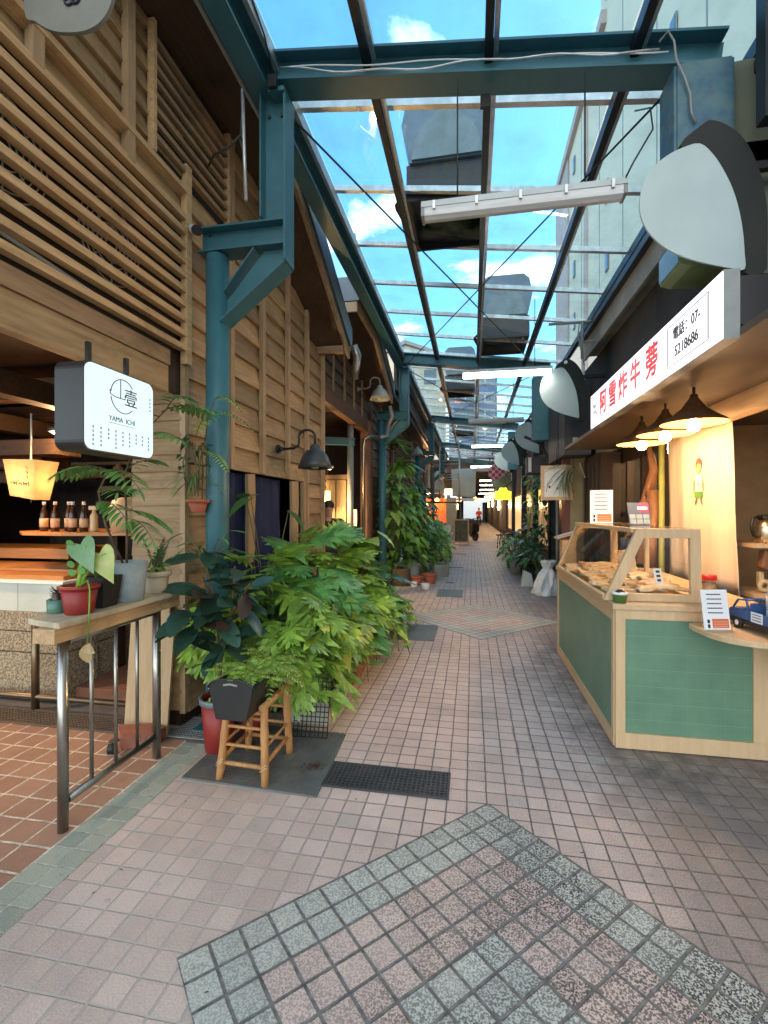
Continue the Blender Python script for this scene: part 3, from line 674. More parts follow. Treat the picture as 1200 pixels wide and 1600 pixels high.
B(-3.8, -3.0, 3.9, 4.9, .0, .9).build('inner_cabinet', M_dkwood, t)
tag(B(-6.5, -3.75, 3.85, 4.4, 1.04, 1.14).build('chopping_board', M_otop, bevel=.006), 'thick orange wooden slab lying across the bar counter', 'wooden slab')
tag(MB().prism([(-3.1, 3.25), (-2.36, 3.25), (-2.36, 4.3), (-3.1, 4.3)], 0, .10, 'z').build('brown_ramp', pm('brown_mat', (.24, .10, .055), (.19, .08, .045), scale=6, rough=.75, bump=.2)), 'low reddish brown ramp board between the counter block and the leaning planks', 'ramp')
t = thing('round_shelf', (-3.35, 3.7, 0), 'round-edged wooden shelf holding dark bottles inside the open shop', 'shelf')
MB().prism([(-3.85, 3.45), (-3.6, 3.25), (-3.2, 3.22), (-2.7, 3.35), (-2.42, 3.6), (-2.42, 4.1), (-3.85, 4.1)], 1.30, 1.325, 'z').build('board', M_otop, t)
B(-3.2, -3.1, 3.7, 3.8, 0, 1.299).build('support', M_dkwood, t)
M_bottle = pm('brown_bottle_glass', (.035, .012, .006), (.05, .02, .01), rough=.12)
M_lab = pm('bottle_label', (.62, .48, .32), (.5, .3, .15), scale=30, rough=.6)
bp_ = [(-3.57, 3.42), (-3.44, 3.40), (-3.365, 3.46), (-3.29, 3.42), (-3.20, 3.44)]
bl = ['leftmost beer bottle on the round shelf', 'second beer bottle from the left on the round shelf', 'middle beer bottle of the five on the round shelf', 'fourth beer bottle from the left on the round shelf', 'rightmost labelled beer bottle on the round shelf']
for i, (x, y) in enumerate(bp_):
    if i == 0:
        b0 = thing('beer_bottle', (x, y, 1.326), bl[0], 'bottle', 'brown beer bottles on the round shelf')
        MB().lathe((x, y, 1.326), [(.028, 0), (.032, .006), (.032, .135), (.026, .165), (.013, .20), (.013, .245)], 18).build('glass', M_bottle, b0)
        MB().lathe((x, y, 1.326), [(.033, .035), (.033, .11)], 18).build('label', M_lab, b0)
        MB().lathe((x, y, 1.326), [(.0145, .222), (.0145, .25), (0, .25)], 12).build('cap', M_white, b0)
    else: dup(b0, (x - bp_[0][0], y - bp_[0][1], 0), bl[i], rotz=random.random())
t = thing('spray_bottle', (-3.12, 3.46, 1.326), 'cream trigger bottle standing to the right of the beer bottles', 'bottle')
MB().lathe((-3.12, 3.46, 1.326), [(.03, 0), (.032, .01), (.03, .13), (.014, .16), (.014, .18)], 16).build('body', pm('cream_plastic', (.62, .46, .26), rough=.4), t)
MB().box(-3.16, -3.09, 3.445, 3.475, 1.507, 1.54).build('trigger_head', MATS['cream_plastic'], t)
t = thing('rice_tub', (-2.84, 3.52, 1.326), 'lidded pale wooden rice tub at the right end of the round shelf', 'tub')
MB().lathe((-2.84, 3.52, 1.326), [(.13, 0), (.15, .16), (.152, .19)], 26).build('tub', M_oak, t)
MB().lathe((-2.84, 3.52, 1.326), [(.175, .191), (.175, .205), (.14, .225), (.12, .26), (.06, .285), (0, .29)], 26).build('lid', M_oakx, t)
# plates and chopsticks etc. behind
for i, (x, y, z) in enumerate(((-3.0, 4.4, 1.62), (-2.8, 4.5, 1.78), (-3.3, 4.6, 1.9))):
    o = MB().lathe((x, y, z), [(.05, 0), (.12, .02), (.17, .05), (.165, .055), (.11, .028), (0, .012)], 22).build('metal_bowl', M_steel)
    tag(o, ('lowest shiny metal bowl hanging behind the rice tub', 'middle shiny metal bowl behind the round shelf', 'highest metal bowl under the left shop sign')[i], 'bowl', 'metal bowls behind the shelf')
tag(MB().box(-3.9, -2.42, 4.35, 4.75, 1.56, 1.60).box(-3.9, -2.42, 4.4, 4.8, 1.72, 1.76).build('bowl_rack', M_dkwood), 'dark double rack carrying the metal bowls inside the open shop', 'rack')
# paper lampshade and ceiling light
M_paper = pm('lampshade_paper', (.50, .36, .20), (.42, .29, .15), scale=14, rough=.8, trans=.3, emit=(1, .52, .20), es=.07)
t = thing('paper_lamp', (-3.42, 3.18, 1.62), 'square paper lampshade with a brush drawing hanging inside the open shop', 'lamp')
MB().add([(-3.57, 3.06, 1.90), (-3.28, 3.06, 1.89), (-3.33, 3.10, 1.585), (-3.55, 3.10, 1.62), (-3.57, 3.28, 1.90), (-3.28, 3.28, 1.89), (-3.33, 3.24, 1.585), (-3.55, 3.24, 1.62)],
         [(0, 1, 2, 3), (5, 4, 7, 6), (4, 0, 3, 7), (1, 5, 6, 2)]).build('shade', M_paper, t)
k = MB()
for i in range(7):
    a = random.random(); x = -3.52 + .022 * i; z = 1.70 + .02 * random.random()
    k.tube([(x, 3.082, z), (x + .03, 3.082, z + .03 * a), (x + .035, 3.080, z - .012)], .0035, 5)
for i in range(3): k.tube([(-3.37, 3.068, 1.84 - i * .035), (-3.355, 3.070, 1.83 - i * .035), (-3.36, 3.07, 1.815 - i * .035)], .0035, 5)
k.build('brush_drawing', M_ink, t)
MB().tube([(-3.43, 3.17, 1.86), (-3.43, 3.17, 2.27)], .006, 6).build('cord', M_white, t)
MB().tube([(-3.43, 3.17, 1.86), (-3.43, 3.17, 1.56)], .004, 6).build('pull_cord', M_steel, t)
light('bulb_light', (-3.43, 3.17, 1.74), 3, (1, .55, .22), t, .04)
t = thing('ceiling_spot', (-3.55, 3.55, 2.2), 'round bright ceiling light under the dark beams of the open shop', 'ceiling light')
MB().lathe((-3.55, 3.55, 2.19), [(.085, .04), (.085, 0), (.07, -.004)], 20).build('rim', M_dgrey, t)
MB().lathe((-3.55, 3.55, 2.184), [(.066, 0), (.04, -.014), (0, -.018)], 20).build('lens', emis('warm_lens', (1, .82, .50), 9), t)
light('spot_light', (-3.55, 3.55, 2.14), 10, (1, .62, .30), t, .05)
# hidden-looking work lamp over the forecourt side of the counter (throws the warm pool on tiles and blocks)
t = thing('work_lamp', (-3.9, 2.7, 2.40), 'small downlight fixed under the shop lintel, washing the counter with warm light', 'ceiling light')
MB().lathe((-3.9, 2.7, 2.38), [(.06, .09), (.07, 0), (.055, -.002)], 16).build('can', M_dgrey, t)
light('lamp_light', (-3.9, 2.7, 2.35), 38, (1, .60, .28), t, .05, spot=100)
for i, (x, z0, z1, y) in enumerate(((-4.4, 1.2, 1.6, 6.9), (-5.6, 1.1, 1.55, 6.9), (-3.4, 1.25, 1.7, 6.9))):
    tag(B(x - .25, x + .25, y, y + .04, z0, z1).build('menu_board', pm('menu_wood', (.28, .17, .08), rough=.6)), ('wooden menu board in the middle of the dark shop wall', 'wooden menu board farthest left on the dark shop wall', 'wooden menu board farthest right on the dark shop wall')[i], 'board', 'menu boards in the dark shop')

# air conditioner units behind the slatted screen
def ac_unit(y, z, label, x=-2.30):
    t = thing('air_conditioner', (x, y, z), label, 'air conditioner', 'air conditioners behind the slats')
    return t
for i, (y, z) in enumerate(((1.55, 2.90), (2.42, 2.86))):
    pass
t = thing('fan_grille', (W + .02, 2.3, 2.7), 'round wire fan grille of the air conditioner behind the slats, nearer the teal post', 'fan grille', 'fan grilles behind the slats')
m = MB()
for r in [.04 + .03 * k for k in range(7)]:
    m.tube([(W + .014, 2.3 + r * math.cos(a), 2.98 + r * math.sin(a)) for a in [2 * math.pi * i / 28 for i in range(29)]], .0035, 5, cap=False)
m.build('rings', M_grey, t)
m = MB()
for i in range(8):
    a = math.pi * i / 8 * 2; m.tube([(W + .018, 2.3 + .03 * math.cos(a), 2.98 + .03 * math.sin(a)), (W + .018, 2.3 + .22 * math.cos(a), 2.98 + .22 * math.sin(a))], .0035, 5)
m.build('spokes', M_grey, t)
dup(t, (0, -.62, .08), 'round wire fan grille behind the slats, farther left at the photo edge')
tag(MB().tube([(W + .02, 1.1, 2.72), (W + .02, 2.3, 2.63), (W + .02, 2.6, 2.60)], .012, 8).build('conduit', M_grey), 'grey conduit running low behind the wooden slats', 'pipe')

# illuminated shop sign, left
t = thing('light_box_sign', (-1.78, 2.07, 1.78), 'rounded white light-box sign reading YAMA ICHI hung under the slatted screen', 'sign')
def rrect(y0, y1, z0, z1, r, n=6):
    p = []
    for cy, cz, a in ((y1 - r, z1 - r, 0), (y0 + r, z1 - r, 90), (y0 + r, z0 + r, 180), (y1 - r, z0 + r, 270)): p += arc(cy, cz, r, a, a + 90, n)
    return p
MB().prism(rrect(1.835, 2.305, 1.775, 2.185, .045), -1.86, -1.712, 'x').build('casing', M_black, t)
MB().prism(rrect(1.842, 2.298, 1.782, 2.178, .040), -1.7115, -1.705, 'x').build('face', emis('sign_face_cool', (.72, .92, .95), .30), t)
for y in (1.95, 2.2): MB().bar((-1.79, y, 2.186), (-1.79, y, 2.30), .02, .02).build('hanger', M_black, t)
FX = -1.7035
def ring(m, cy, cz, r, a0, a1, th=.0022, n=26):
    return m.tube([(FX, cy + r * math.cos(R(a0 + (a1 - a0) * i / n)), cz + r * math.sin(R(a0 + (a1 - a0) * i / n))) for i in range(n + 1)], th, 5)
m = MB(); cy, cz = 2.075, 2.065
ring(m, cy, cz, .083, 40, 172); ring(m, cy, cz, .083, 190, 318)
m.tube([(FX, cy - .018, cz + .078), (FX, cy - .018, cz - .012)], .0022, 5)
m.tube([(FX, cy - .088, cz + .018), (FX, cy - .086, cz - .004), (FX, cy - .05, cz - .012), (FX, cy + .012, cz - .012), (FX, cy + .012, cz + .008), (FX, cy + .02, cz + .01)], .0022, 5)
m.build('emblem', M_ink, t)
text('壹', .095, (-1.7045, cy + .055, cz - .005), '+x', M_ink, t, 0)
text('YAMA  ICHI', .034, (-1.7045, 2.07, 1.945), '+x', M_ink, t, 0)
B(-1.7048, -1.7035, 1.98, 2.16, 1.9225, 1.9240).build('rule', M_ink, t)
m = MB()
for i in range(9):
    n_ = random.choice((3, 4, 4, 5)); y = 1.885 + i * .047
    for j in range(n_):
        z = 1.885 - j * .020; s_ = .0055
        m.box(-1.7048, -1.7038, y - s_, y + s_, z - .002, z); m.box(-1.7048, -1.7038, y - s_, y + s_, z + .003, z + .005); m.box(-1.7048, -1.7038, y - .001, y + .001, z - .006, z + .0075)
for j in range(4): m.box(-1.7048, -1.7038, 2.27, 2.276, 2.09 - .02 * j, 2.10 - .02 * j)
m.build('small_characters', M_ink, t)

# white half-round plate with a flower mark, top left
def leafplate(x0, x1, zt, zb_, y, n=22, th=.012):
    """tall plate: bulging left edge, straight-ish right edge, pointed foot at the right"""
    pts = [(.58, 1.0), (.42, .985), (.27, .94), (.13, .86), (.04, .76), (0, .63), (.0, .52), (.05, .40), (.15, .29), (.30, .19), (.50, .11), (.72, .05), (.88, .015), (1.0, 0), (1.0, .12), (.985, .28), (.95, .45), (.89, .62), (.80, .78), (.70, .91)]
    return MB().prism(smooth_poly([(x0 + (x1 - x0) * a, zb_ + (zt - zb_) * c) for a, c in pts], 3), y, y + th, 'y')
t = thing('round_plate', (-1.55, 1.60, 3.33), 'pale round hanging plate with a dark flower mark at the top left photo corner', 'hanging plate')
MB().prism(smooth_poly([(-1.72 + .40 * a, 3.325 + .6 * c) for a, c in ((0, .75), (.0, .22), (.12, .13), (.3, .05), (.5, .01), (.7, 0), (.86, .04), (.96, .13), (1, .3), (1, .75), (.8, .95), (.2, .95))]), 1.56, 1.575, 'y').build('plate', pm('plate_grey', (.19, .195, .165), (.15, .155, .13), rough=.6), t)
m = MB()
for i in range(6):
    a = R(60 * i); m.tube([(-1.50 + .028 * math.cos(a) + .02 * math.cos(b_), 1.555, 3.475 + .028 * math.sin(a) + .02 * math.sin(b_)) for b_ in [2 * math.pi * k / 10 for k in range(11)]], .004, 5)
m.build('flower_mark', M_ink, t)
B(-1.955, -1.60, 1.56, 1.57, 3.92, 3.94).build('bracket', M_black, t)
# security camera on the screen post
t = thing('security_camera', (-1.86, 2.99, 3.40), 'white bullet security camera with a black front on the slatted screen post', 'camera')
MB().tube([(-1.905, 2.95, 3.44), (-1.88, 2.94, 3.43), (-1.86, 2.93, 3.40)], .016, 12).build('mount', M_white, t)
MB().tube([(-1.89, 2.95, 3.43), (-1.80, 2.86, 3.36)], .030, 16).build('body', M_white, t)
MB().tube([(-1.805, 2.865, 3.365), (-1.775, 2.835, 3.342)], .032, 16).build('lens_hood', M_black, t)

# navy curtain in the low opening
M_navy = pm('navy_cloth', (.012, .018, .07), (.02, .028, .09), scale=5, rough=.9, bump=.2)
def curtain(name, x, y0, y1, z0, z1, m, label, cat, waves=7, amp=.02, axis='x', parent=None):
    vs, fs = [], []; n = 60
    for j in range(13):
        for i in range(n + 1):
            u = i / n; w = z0 + (z1 - z0) * j / 12
            d = amp * math.sin(u * waves * 6.283 + .4 * math.sin(j * .5)) * (1.15 - .5 * j / 12)
            vs.append((x + d, y0 + (y1 - y0) * u, w) if axis == 'x' else (y0 + (y1 - y0) * u, x + d, w))
    for j in range(12):
        for i in range(n): k = j * (n + 1) + i; fs.append((k, k + 1, k + n + 2, k + n + 1))
    mb = MB().add(vs, fs, smooth=True)
    o = mb.build(name, m, parent)
    s = o.modifiers.new('thick', 'SOLIDIFY'); s.thickness = .003
    if parent is None: tag(o, label, cat)
    return o
curtain('navy_curtain', -2.0, 3.30, 4.72, .8, 1.82, M_navy, 'dark navy cloth curtain in the low opening above the leafy bank', 'curtain', 8)
for i, (y, s) in enumerate(((3.9, .07), (4.95, .10))):
    m = MB(); pts = [(-s, 1.82), (s * .9, 1.83), (s * 1.05, 1.6), (s * .8, 1.42), (s * .95, 1.22), (s * .7, 1.05), (-s * .8, 1.04), (-s * 1.0, 1.25), (-s * .85, 1.5)]
    m.prism([(y + a, b_) for a, b_ in pts], W + .035, W + .065, 'x')
    tag(m.build('driftwood_board', M_batt), ('narrow weathered driftwood board hung before the navy curtain, nearer the teal post', 'wider weathered driftwood board hung at the far end of the navy curtain')[i], 'board', 'driftwood boards at the navy curtain')

# gooseneck lamps
def gooseneck(y, z, x, label, shade_mat, arm_mat, name='wall_lamp'):
    t = thing(name, (x, y, z), label, 'wall lamp', 'gooseneck wall lamps on the left buildings')
    MB().tube([(x, y, z), (x + .02, y, z)], .045, 20).tube([(x + .02, y, z), (x + .06, y, z)], [.028, .018], 14).build('wall_plate', arm_mat, t)
    pts = [(x + .05, y, z)]
    pts += [(x + .17, y, z + .005), (x + .22, y, z + .03)]
    pts += [(x + .31 + .085 * math.cos(R(a)), y, z + .115 + .07 * math.sin(R(a))) for a in range(200, -10, -18)]
    pts += [(x + .395, y, z + .10), (x + .395, y, z + .03)]
    MB().tube(pts, .0125, 12).build('arm', arm_mat, t)
    c = (x + .395, y, z - .20)
    MB().lathe(c, [(.0, .245), (.035, .24), (.05, .215), (.055, .185), (.085, .175), (.125, .12), (.15, .06), (.172, 0), (.168, 0), (.145, .06), (.12, .115), (.08, .165), (.03, .17)], 32).build('shade', shade_mat, t)
    b_ = MB().lathe(c, [(0, -.005), (.03, .0), (.042, .03), (.036, .06), (.018, .09), (.018, .12)], 16).build('bulb', pm('clear_bulb', (.65, .62, .52), rough=.1), t)
    return t
gooseneck(4.50, 2.12, W + .05, 'black gooseneck lamp above the leafy bank, on the nearest wall', pm('lamp_black', (.05, .055, .06), (.035, .04, .045), rough=.42), M_black)
M_lampg = pm('lamp_grey', (.42, .44, .40), (.34, .36, .33), rough=.45)
gooseneck(7.95, 3.60, -1.95, 'grey gooseneck lamp high under the second eave, beside the second teal post', M_lampg, M_grey)
gooseneck(13.6, 3.30, -1.95, 'grey gooseneck lamp over the third teal post bracket', M_lampg, M_grey)
gooseneck(10.1, 1.88, -1.90, 'dark blue-grey gooseneck lamp sunk among the climbing plants', pm('lamp_blue', (.06, .08, .10), rough=.4), M_black)

# ================================================================ second shop: open bay between the boards and the second post
t = thing('open_bay_shop', (-3.2, 7.5, 0), 'open shop bay with warm lamp and sliding wood panels beyond the first boarded wall', 'building')
m = MB().box(-6, -2.03, 5.99, 6.05, 0, 3.4).box(-6.1, -6, 6.05, 9.2, 0, 3.6).box(-6, -2.05, 9.25, 9.3, 0, 3.5).box(-6, -2.0, 6.05, 9.25, 3.16, 3.2)
m.build('interior_wall', MATS['interior_panel'], t)
B(-2.06, -1.94, 6.05, 8.85, 2.98, 3.18).build('header_beam', wood('redbrown_beam', (.16, .07, .04), (.10, .045, .025), 'y'), t)
m = siding(MB(), -2.0, 6.05, 8.85, 3.20, 3.95, .19, seg=.5); m.build('cladding', wood('old_siding', (.13, .08, .05), (.08, .05, .03), 'y'), t)
for y in (6.5, 7.1, 7.7, 8.3): B(-1.968, -1.94, y, y + .04, 3.2, 3.95).build('batten', M_beam, t)
B(-2.08, -1.90, 8.72, 8.92, 0, 3.2).build('corner_post', wood('red_timber', (.26, .12, .065), (.18, .08, .04), 'z'), t)
for i in range(7): B(-3.6 + .2 * i, -3.42 + .2 * i, 8.2, 8.22, .3, 2.05).build('sliding_panel', M_oakx, t)
B(-3.65, -2.15, 8.16, 8.25, 2.06, 2.14).build('panel_rail', M_beam, t)
hbeam((-3.8, 7.0, 2.62), (-1.99, 7.9, 2.62), .10, .12, .01).build('steel_joist', M_teal, t)
MB().tube([(-2.06, 7.9, 0), (-2.06, 7.9, 3.1)], .055, 12).build('grey_column', M_grey, t)
# second gable roof
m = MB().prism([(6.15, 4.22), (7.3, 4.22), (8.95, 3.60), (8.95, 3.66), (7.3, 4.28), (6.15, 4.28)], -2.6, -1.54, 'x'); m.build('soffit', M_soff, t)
m = MB().prism([(6.15, 4.18), (7.3, 4.18), (8.98, 3.55), (8.98, 3.72), (7.3, 4.36), (6.15, 4.36)], -1.538, -1.50, 'x'); m.build('rake_board', M_beam, t)
m = MB().prism([(6.12, 4.56), (7.35, 4.56), (9.02, 3.92), (9.02, 3.73), (7.3, 4.365), (6.12, 4.365)], -1.52, -1.47, 'x'); m.build('rake_flashing', MATS['flashing'], t)
m = MB().prism([(6.1, 4.29), (7.3, 4.29), (9.0, 3.67), (9.0, 3.88), (7.3, 4.5), (6.1, 4.5)], -8, -1.54, 'x'); m.build('roof', M_dgrey, t)
B(-2.3, -1.47, 6.08, 6.12, 4.28, 4.60).build('end_flashing', MATS['flashing'], t)
B(-2.3, -1.50, 6.09, 6.125, 4.14, 4.27).build('end_board', M_oak, t)
m = MB()
for a, b_ in (((-1.46, 5.7, 4.9), (-1.46, 6.0, 4.6)), ((-1.46, 6.0, 4.6), (-1.46, 7.3, 4.58))): m.bar(a, b_, .02, .3)
m.build('gutter_sheet', pm('sheet_metal', (.34, .38, .40), (.25, .29, .31), scale=2, rough=.35, metal=.5), t)
# drain pipes
tag(MB().tube([(-1.98, 8.55, 0), (-1.98, 8.55, 2.7), (-1.96, 8.56, 2.83), (-1.88, 8.6, 2.88), (-1.72, 8.75, 2.88)], .032, 12).build('drain_pipe', M_steel), 'shiny bent drain pipe beside the red timber post', 'pipe')
tag(MB().tube([(-1.55, 8.9, 3.5), (-1.50, 8.95, 3.3), (-1.58, 9.0, 3.18), (-1.62, 9.05, 2.95), (-1.7, 8.8, 2.9)], .035, 12).build('drain_pipe', M_grey), 'grey kinked gutter outlet next to the second teal bracket', 'pipe')
# lamps in the bay
t = thing('cylinder_lamp', (-2.42, 7.7, 1.55), 'glowing yellow cylinder lamp hanging in the open bay', 'lamp')
MB().lathe((-2.42, 7.7, 1.56), [(.055, 0), (.055, .27)], 20).build('shade', emis('yellow_lamp', (1, .66, .18), 2.2), t)
MB().tube([(-2.42, 7.7, 1.83), (-2.42, 7.7, 3.15)], .005, 6).build('cord', M_black, t)
light('lamp_glow', (-2.42, 7.55, 1.6), 30, (1, .62, .25), t, .06)
t = thing('tube_lamp', (-2.4, 6.9, 2.15), 'warm tube light glowing inside the open bay', 'tube light')
MB().tube([(-2.75, 6.6, 2.16), (-2.2, 7.2, 2.16)], .014, 10).build('tube', emis('warm_tube', (1, .72, .35), 5), t)
MB().bar((-2.78, 6.57, 2.19), (-2.17, 7.23, 2.19), .04, .03).build('body', M_white, t)
t = thing('wood_pendant', (-2.9, 7.9, 2.45), 'dim orange pendant lamp up under the ceiling of the open bay', 'lamp')
MB().lathe((-2.9, 7.9, 2.35), [(.16, 0), (.16, .22), (.02, .24)], 18).build('shade', pm('pendant_shade', (.35, .15, .07), rough=.7, emit=(1, .3, .1), es=.12), t)
MB().lathe((-2.9, 7.9, 2.36), [(0, 0), (.14, 0)], 18).build('diffuser', emis('orange_glow', (1, .5, .2), 2), t)
MB().tube([(-2.9, 7.9, 2.59), (-2.9, 7.9, 3.15)], .006, 6).build('cord', M_black, t)
k = thing('paper_notice', (-2.1, 8.1, 1.25), 'white paper notice pinned on the wood panel of the open bay', 'notice')
B(-2.16, -2.0, 8.12, 8.125, 1.22, 1.52).build('sheet', M_white, k)
m = MB()
for i in range(7): m.box(-2.145, -2.02 - .01 * (i % 3), 8.117, 8.119, 1.48 - i * .035, 1.488 - i * .035)
m.build('print', M_ink, k)

# ================================================================ third building, left, behind the climbing plants
t = thing('boarded_house', (-3, 12, 0), 'dark boarded house with a slatted upper screen behind the climbing plants', 'building')
B(-6, -2.0, 9.32, 20.5, 0, 3.9).build('wall', M_dkwood, t)
siding(MB(), -2.0, 9.32, 20.5, .1, 3.9, .19, seg=1.4).build('cladding', wood('red_siding', (.15, .075, .04), (.09, .045, .025), 'y'), t)
for i in range(14): B(-1.95, -1.92, 11.5, 14.8, 2.15 + i * .085, 2.18 + i * .085).build('slat', wood('red_slat', (.20, .085, .05), (.14, .06, .035), 'y'), t)
for y in (9.9, 11.4, 14.8, 17): B(-1.97, -1.90, y, y + .08, 0, 3.9).build('corner_post', MATS['red_timber'], t)
MB().prism([(-6, 3.9), (-1.6, 3.9), (-1.6, 4.0), (-3.5, 4.9), (-6, 4.9)], 9.4, 20.5, 'y').build('roof', M_dgrey, t)
B(-1.62, -1.58, 9.4, 20.5, 3.86, 4.05).build('fascia', MATS['flashing'], t)
B(-1.56, -1.50, 9.45, 27.8, 3.95, 4.7).build('gutter_board', M_dkwood, t)
m = siding(MB(), -1.90, 8.95, 9.0, 0, .01)
# folded parasols / drying cloths beyond third post
for i, (x, y, z0, z1, c) in enumerate(((-1.45, 15.9, 2.2, 3.4, (.62, .60, .52)), (-1.38, 16.4, 2.1, 3.5, (.16, .10, .09)), (-1.55, 15.6, 2.4, 3.2, (.34, .16, .12)))):
    m = MB().lathe((x, y, z0), [(.02, 0), (.07, .05), (.05, (z1 - z0) * .5), (.015, z1 - z0)], 12)
    tag(m.build('folded_cloth', pm('cloth_%d' % i, c, rough=.8)), ('cream folded awning cloth hanging beyond the third teal post', 'dark folded awning cloth hanging beyond the third teal post', 'rust-red folded awning cloth hanging beyond the third teal post')[i], 'cloth')

# ================================================================ forecourt rail and its shelf
t = thing('steel_rail', (-1.88, 2.23, 0), 'stainless steel pipe rail standing on the terracotta tiles and carrying the plant shelf', 'rail')
RX = -1.885
for y in (1.905, 2.575): MB().tube([(RX, y, 0), (RX, y, .905)], .0235, 20).build('post', M_steel, t)
MB().tube([(RX, 1.93, .135), (RX, 2.55, .135)], .0195, 16).build('bottom_rail', M_steel, t)
MB().tube([(RX, 1.93, .89), (RX, 2.55, .89)], .0195, 16).build('top_rail', M_steel, t)
for y in (2.075, 2.24, 2.405): MB().tube([(RX, y, .15), (RX, y, .88)], .0095, 12).build('baluster', M_steel, t)
t = thing('plant_shelf', (-1.93, 2.25, .91), 'worn pale plank shelf on an orange timber rail, holding the flower pots', 'shelf')
m = MB(); ed = [(-1.80, 1.80), (-1.795, 2.72), (-2.06, 2.74), (-2.075, 2.4), (-2.07, 2.05), (-2.09, 1.97), (-2.05, 1.93), (-2.03, 1.86), (-1.95, 1.83)]
m.prism(ed, .973, 1.0, 'z'); m.build('plank', wood('worn_plank', (.60, .52, .38), (.42, .35, .24), 'y', rough=.75, bump=.5), t, bevel=.004)
B(-1.93, -1.815, 1.79, 2.70, .906, .972).build('timber_rail', M_slat, t, bevel=.003)
t = thing('low_pipe_rail', (-3.2, 2.98, 0), 'low bronze-coloured pipe rail along the drain grate in front of the counter', 'rail')
M_brz = pm('bronze_pipe', (.22, .16, .10), (.15, .11, .07), rough=.38, metal=.8)
MB().tube([(-5.2, 3.03, .10), (-2.37, 3.03, .10)], .021, 12).build('bottom_rail', M_brz, t)
for x in (-3.24, -4.6):
    MB().tube([(x, 3.03, 0), (x, 3.03, .70)], .027, 14).build('post', M_brz, t)
    MB().tube([(x, 3.03, .58), (x + .03, 3.06, .58), (x + .09, 3.09, .585)], .01, 8).build('clamp', M_steel, t)
# boards leaning on the pillar, brick with a castor
for i, (xa, xb, top, mm) in enumerate(((-2.33, -2.20, .92, M_oakx), (-2.19, -2.03, .95, M_oakx), (-2.07, -1.99, .80, M_oakx))):
    y0 = 2.86 - i * .012
    m = MB().add([(xa, y0, .0 if i else .01), (xb, y0, .0), (xb + .01, y0 + .075, top), (xa + .01, y0 + .075, top), (xa, y0 - .018, .0), (xb, y0 - .018, .0), (xb + .01, y0 + .057, top), (xa + .01, y0 + .057, top)],
                 [(0, 3, 2, 1), (4, 5, 6, 7), (0, 1, 5, 4), (3, 7, 6, 2), (0, 4, 7, 3), (1, 2, 6, 5)])
    tag(m.build('leaning_board', wood('pale_board', (.50, .36, .20), (.38, .26, .14), 'z', isl=.05)), ('leftmost pale board leaning on the shingled pillar', 'widest pale board, in the middle of those leaning on the shingled pillar', 'shortest and rightmost pale board leaning on the shingled pillar')[i], 'board', 'boards leaning on the pillar')
t = thing('red_brick', (-2.12, 2.70, 0), 'red brick block lying at the foot of the leaning boards', 'brick')
MB().prism([(-2.32, 2.76), (-2.15, 2.60), (-1.98, 2.72), (-1.98, 2.80), (-2.1, 2.82)], .004, .085, 'z').build('block', pm('brick_red', (.26, .08, .05), (.30, .13, .09), scale=12, rough=.85, bump=.3), t, bevel=.005)
t = thing('castor_wheel', (-2.18, 2.56, 0), 'small black castor wheel in front of the red brick', 'castor')
MB().tube([(-2.205, 2.555, .032), (-2.165, 2.575, .032)], .03, 18).build('wheel', M_blackp, t)
MB().tube([(-2.215, 2.55, .032), (-2.155, 2.58, .032)], .008, 10).build('axle', M_steel, t)
MB().bar((-2.185, 2.565, .07), (-2.185, 2.60, .075), .05, .012).build('fork', M_dgrey, t)
# ================================================================ RIGHT: building over the snack stall
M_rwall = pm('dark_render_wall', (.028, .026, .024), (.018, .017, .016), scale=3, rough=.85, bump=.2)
M_conc = pm('weathered_concrete', (.30, .31, .28), (.20, .21, .19), scale=2.5, rough=.8, bump=.25)
t = thing('shop_building', (3, 5, 0), 'low concrete shop building with a grey slab eave above the snack stall on the right', 'building')
B(1.62, 6, 2.0, 7.25, 3.72, 3.90).build('eave_slab', M_conc, t)
B(1.585, 1.615, 2.0, 7.25, 3.66, 3.93).build('fascia', M_conc, t)
B(1.52, 1.58, 2.2, 7.2, 3.90, 3.97).build('gutter', M_black, t)
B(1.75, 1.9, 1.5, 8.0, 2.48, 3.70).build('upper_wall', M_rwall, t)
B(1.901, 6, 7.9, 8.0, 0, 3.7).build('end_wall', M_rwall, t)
B(2.95, 3.05, 1.2, 7.89, 0, 2.47).build('back_wall', pm('warm_plaster', (.55, .40, .24), (.46, .33, .20), scale=2, rough=.7), t)
M_ceil = pm('stall_ceiling', (.16, .11, .07), (.10, .07, .045), scale=2.2, rough=.5, stretch=(1, .4, 1))
B(1.277, 2.949, 1.6, 7.0, 2.35, 2.39).build('stall_ceiling', M_ceil, t)
B(1.90, 2.0, 3.0, 5.5, 2.20, 2.365).build('beam', M_oak, t)
B(2.001, 2.06, 5.56, 7.85, .0, .85).build('low_wall', M_dkwood, t)
B(2.0, 2.06, 5.56, 7.85, 2.15, 2.36).build('window_head', M_dkwood, t)
for y in (5.56, 6.1, 6.65, 7.2, 7.78): B(1.985, 2.065, y, y + .07, .851, 2.149).build('window_post', M_dkwood, t)
for z in (1.35, 1.55): pass
B(1.99, 2.05, 5.631, 7.78, 1.42, 1.48).build('window_rail', M_dkwood, t)
for y in (5.64, 6.18, 6.73, 7.28): B(2.02, 2.028, y, y + .46, .86, 2.14).build('window_pane', M_clear, t)
MB().tube([(1.96, 5.44, .0), (1.96, 5.44, 2.36)], .028, 14).build('pole', pm('yellow_green_paint', (.48, .50, .12), (.40, .42, .12), rough=.45), t)
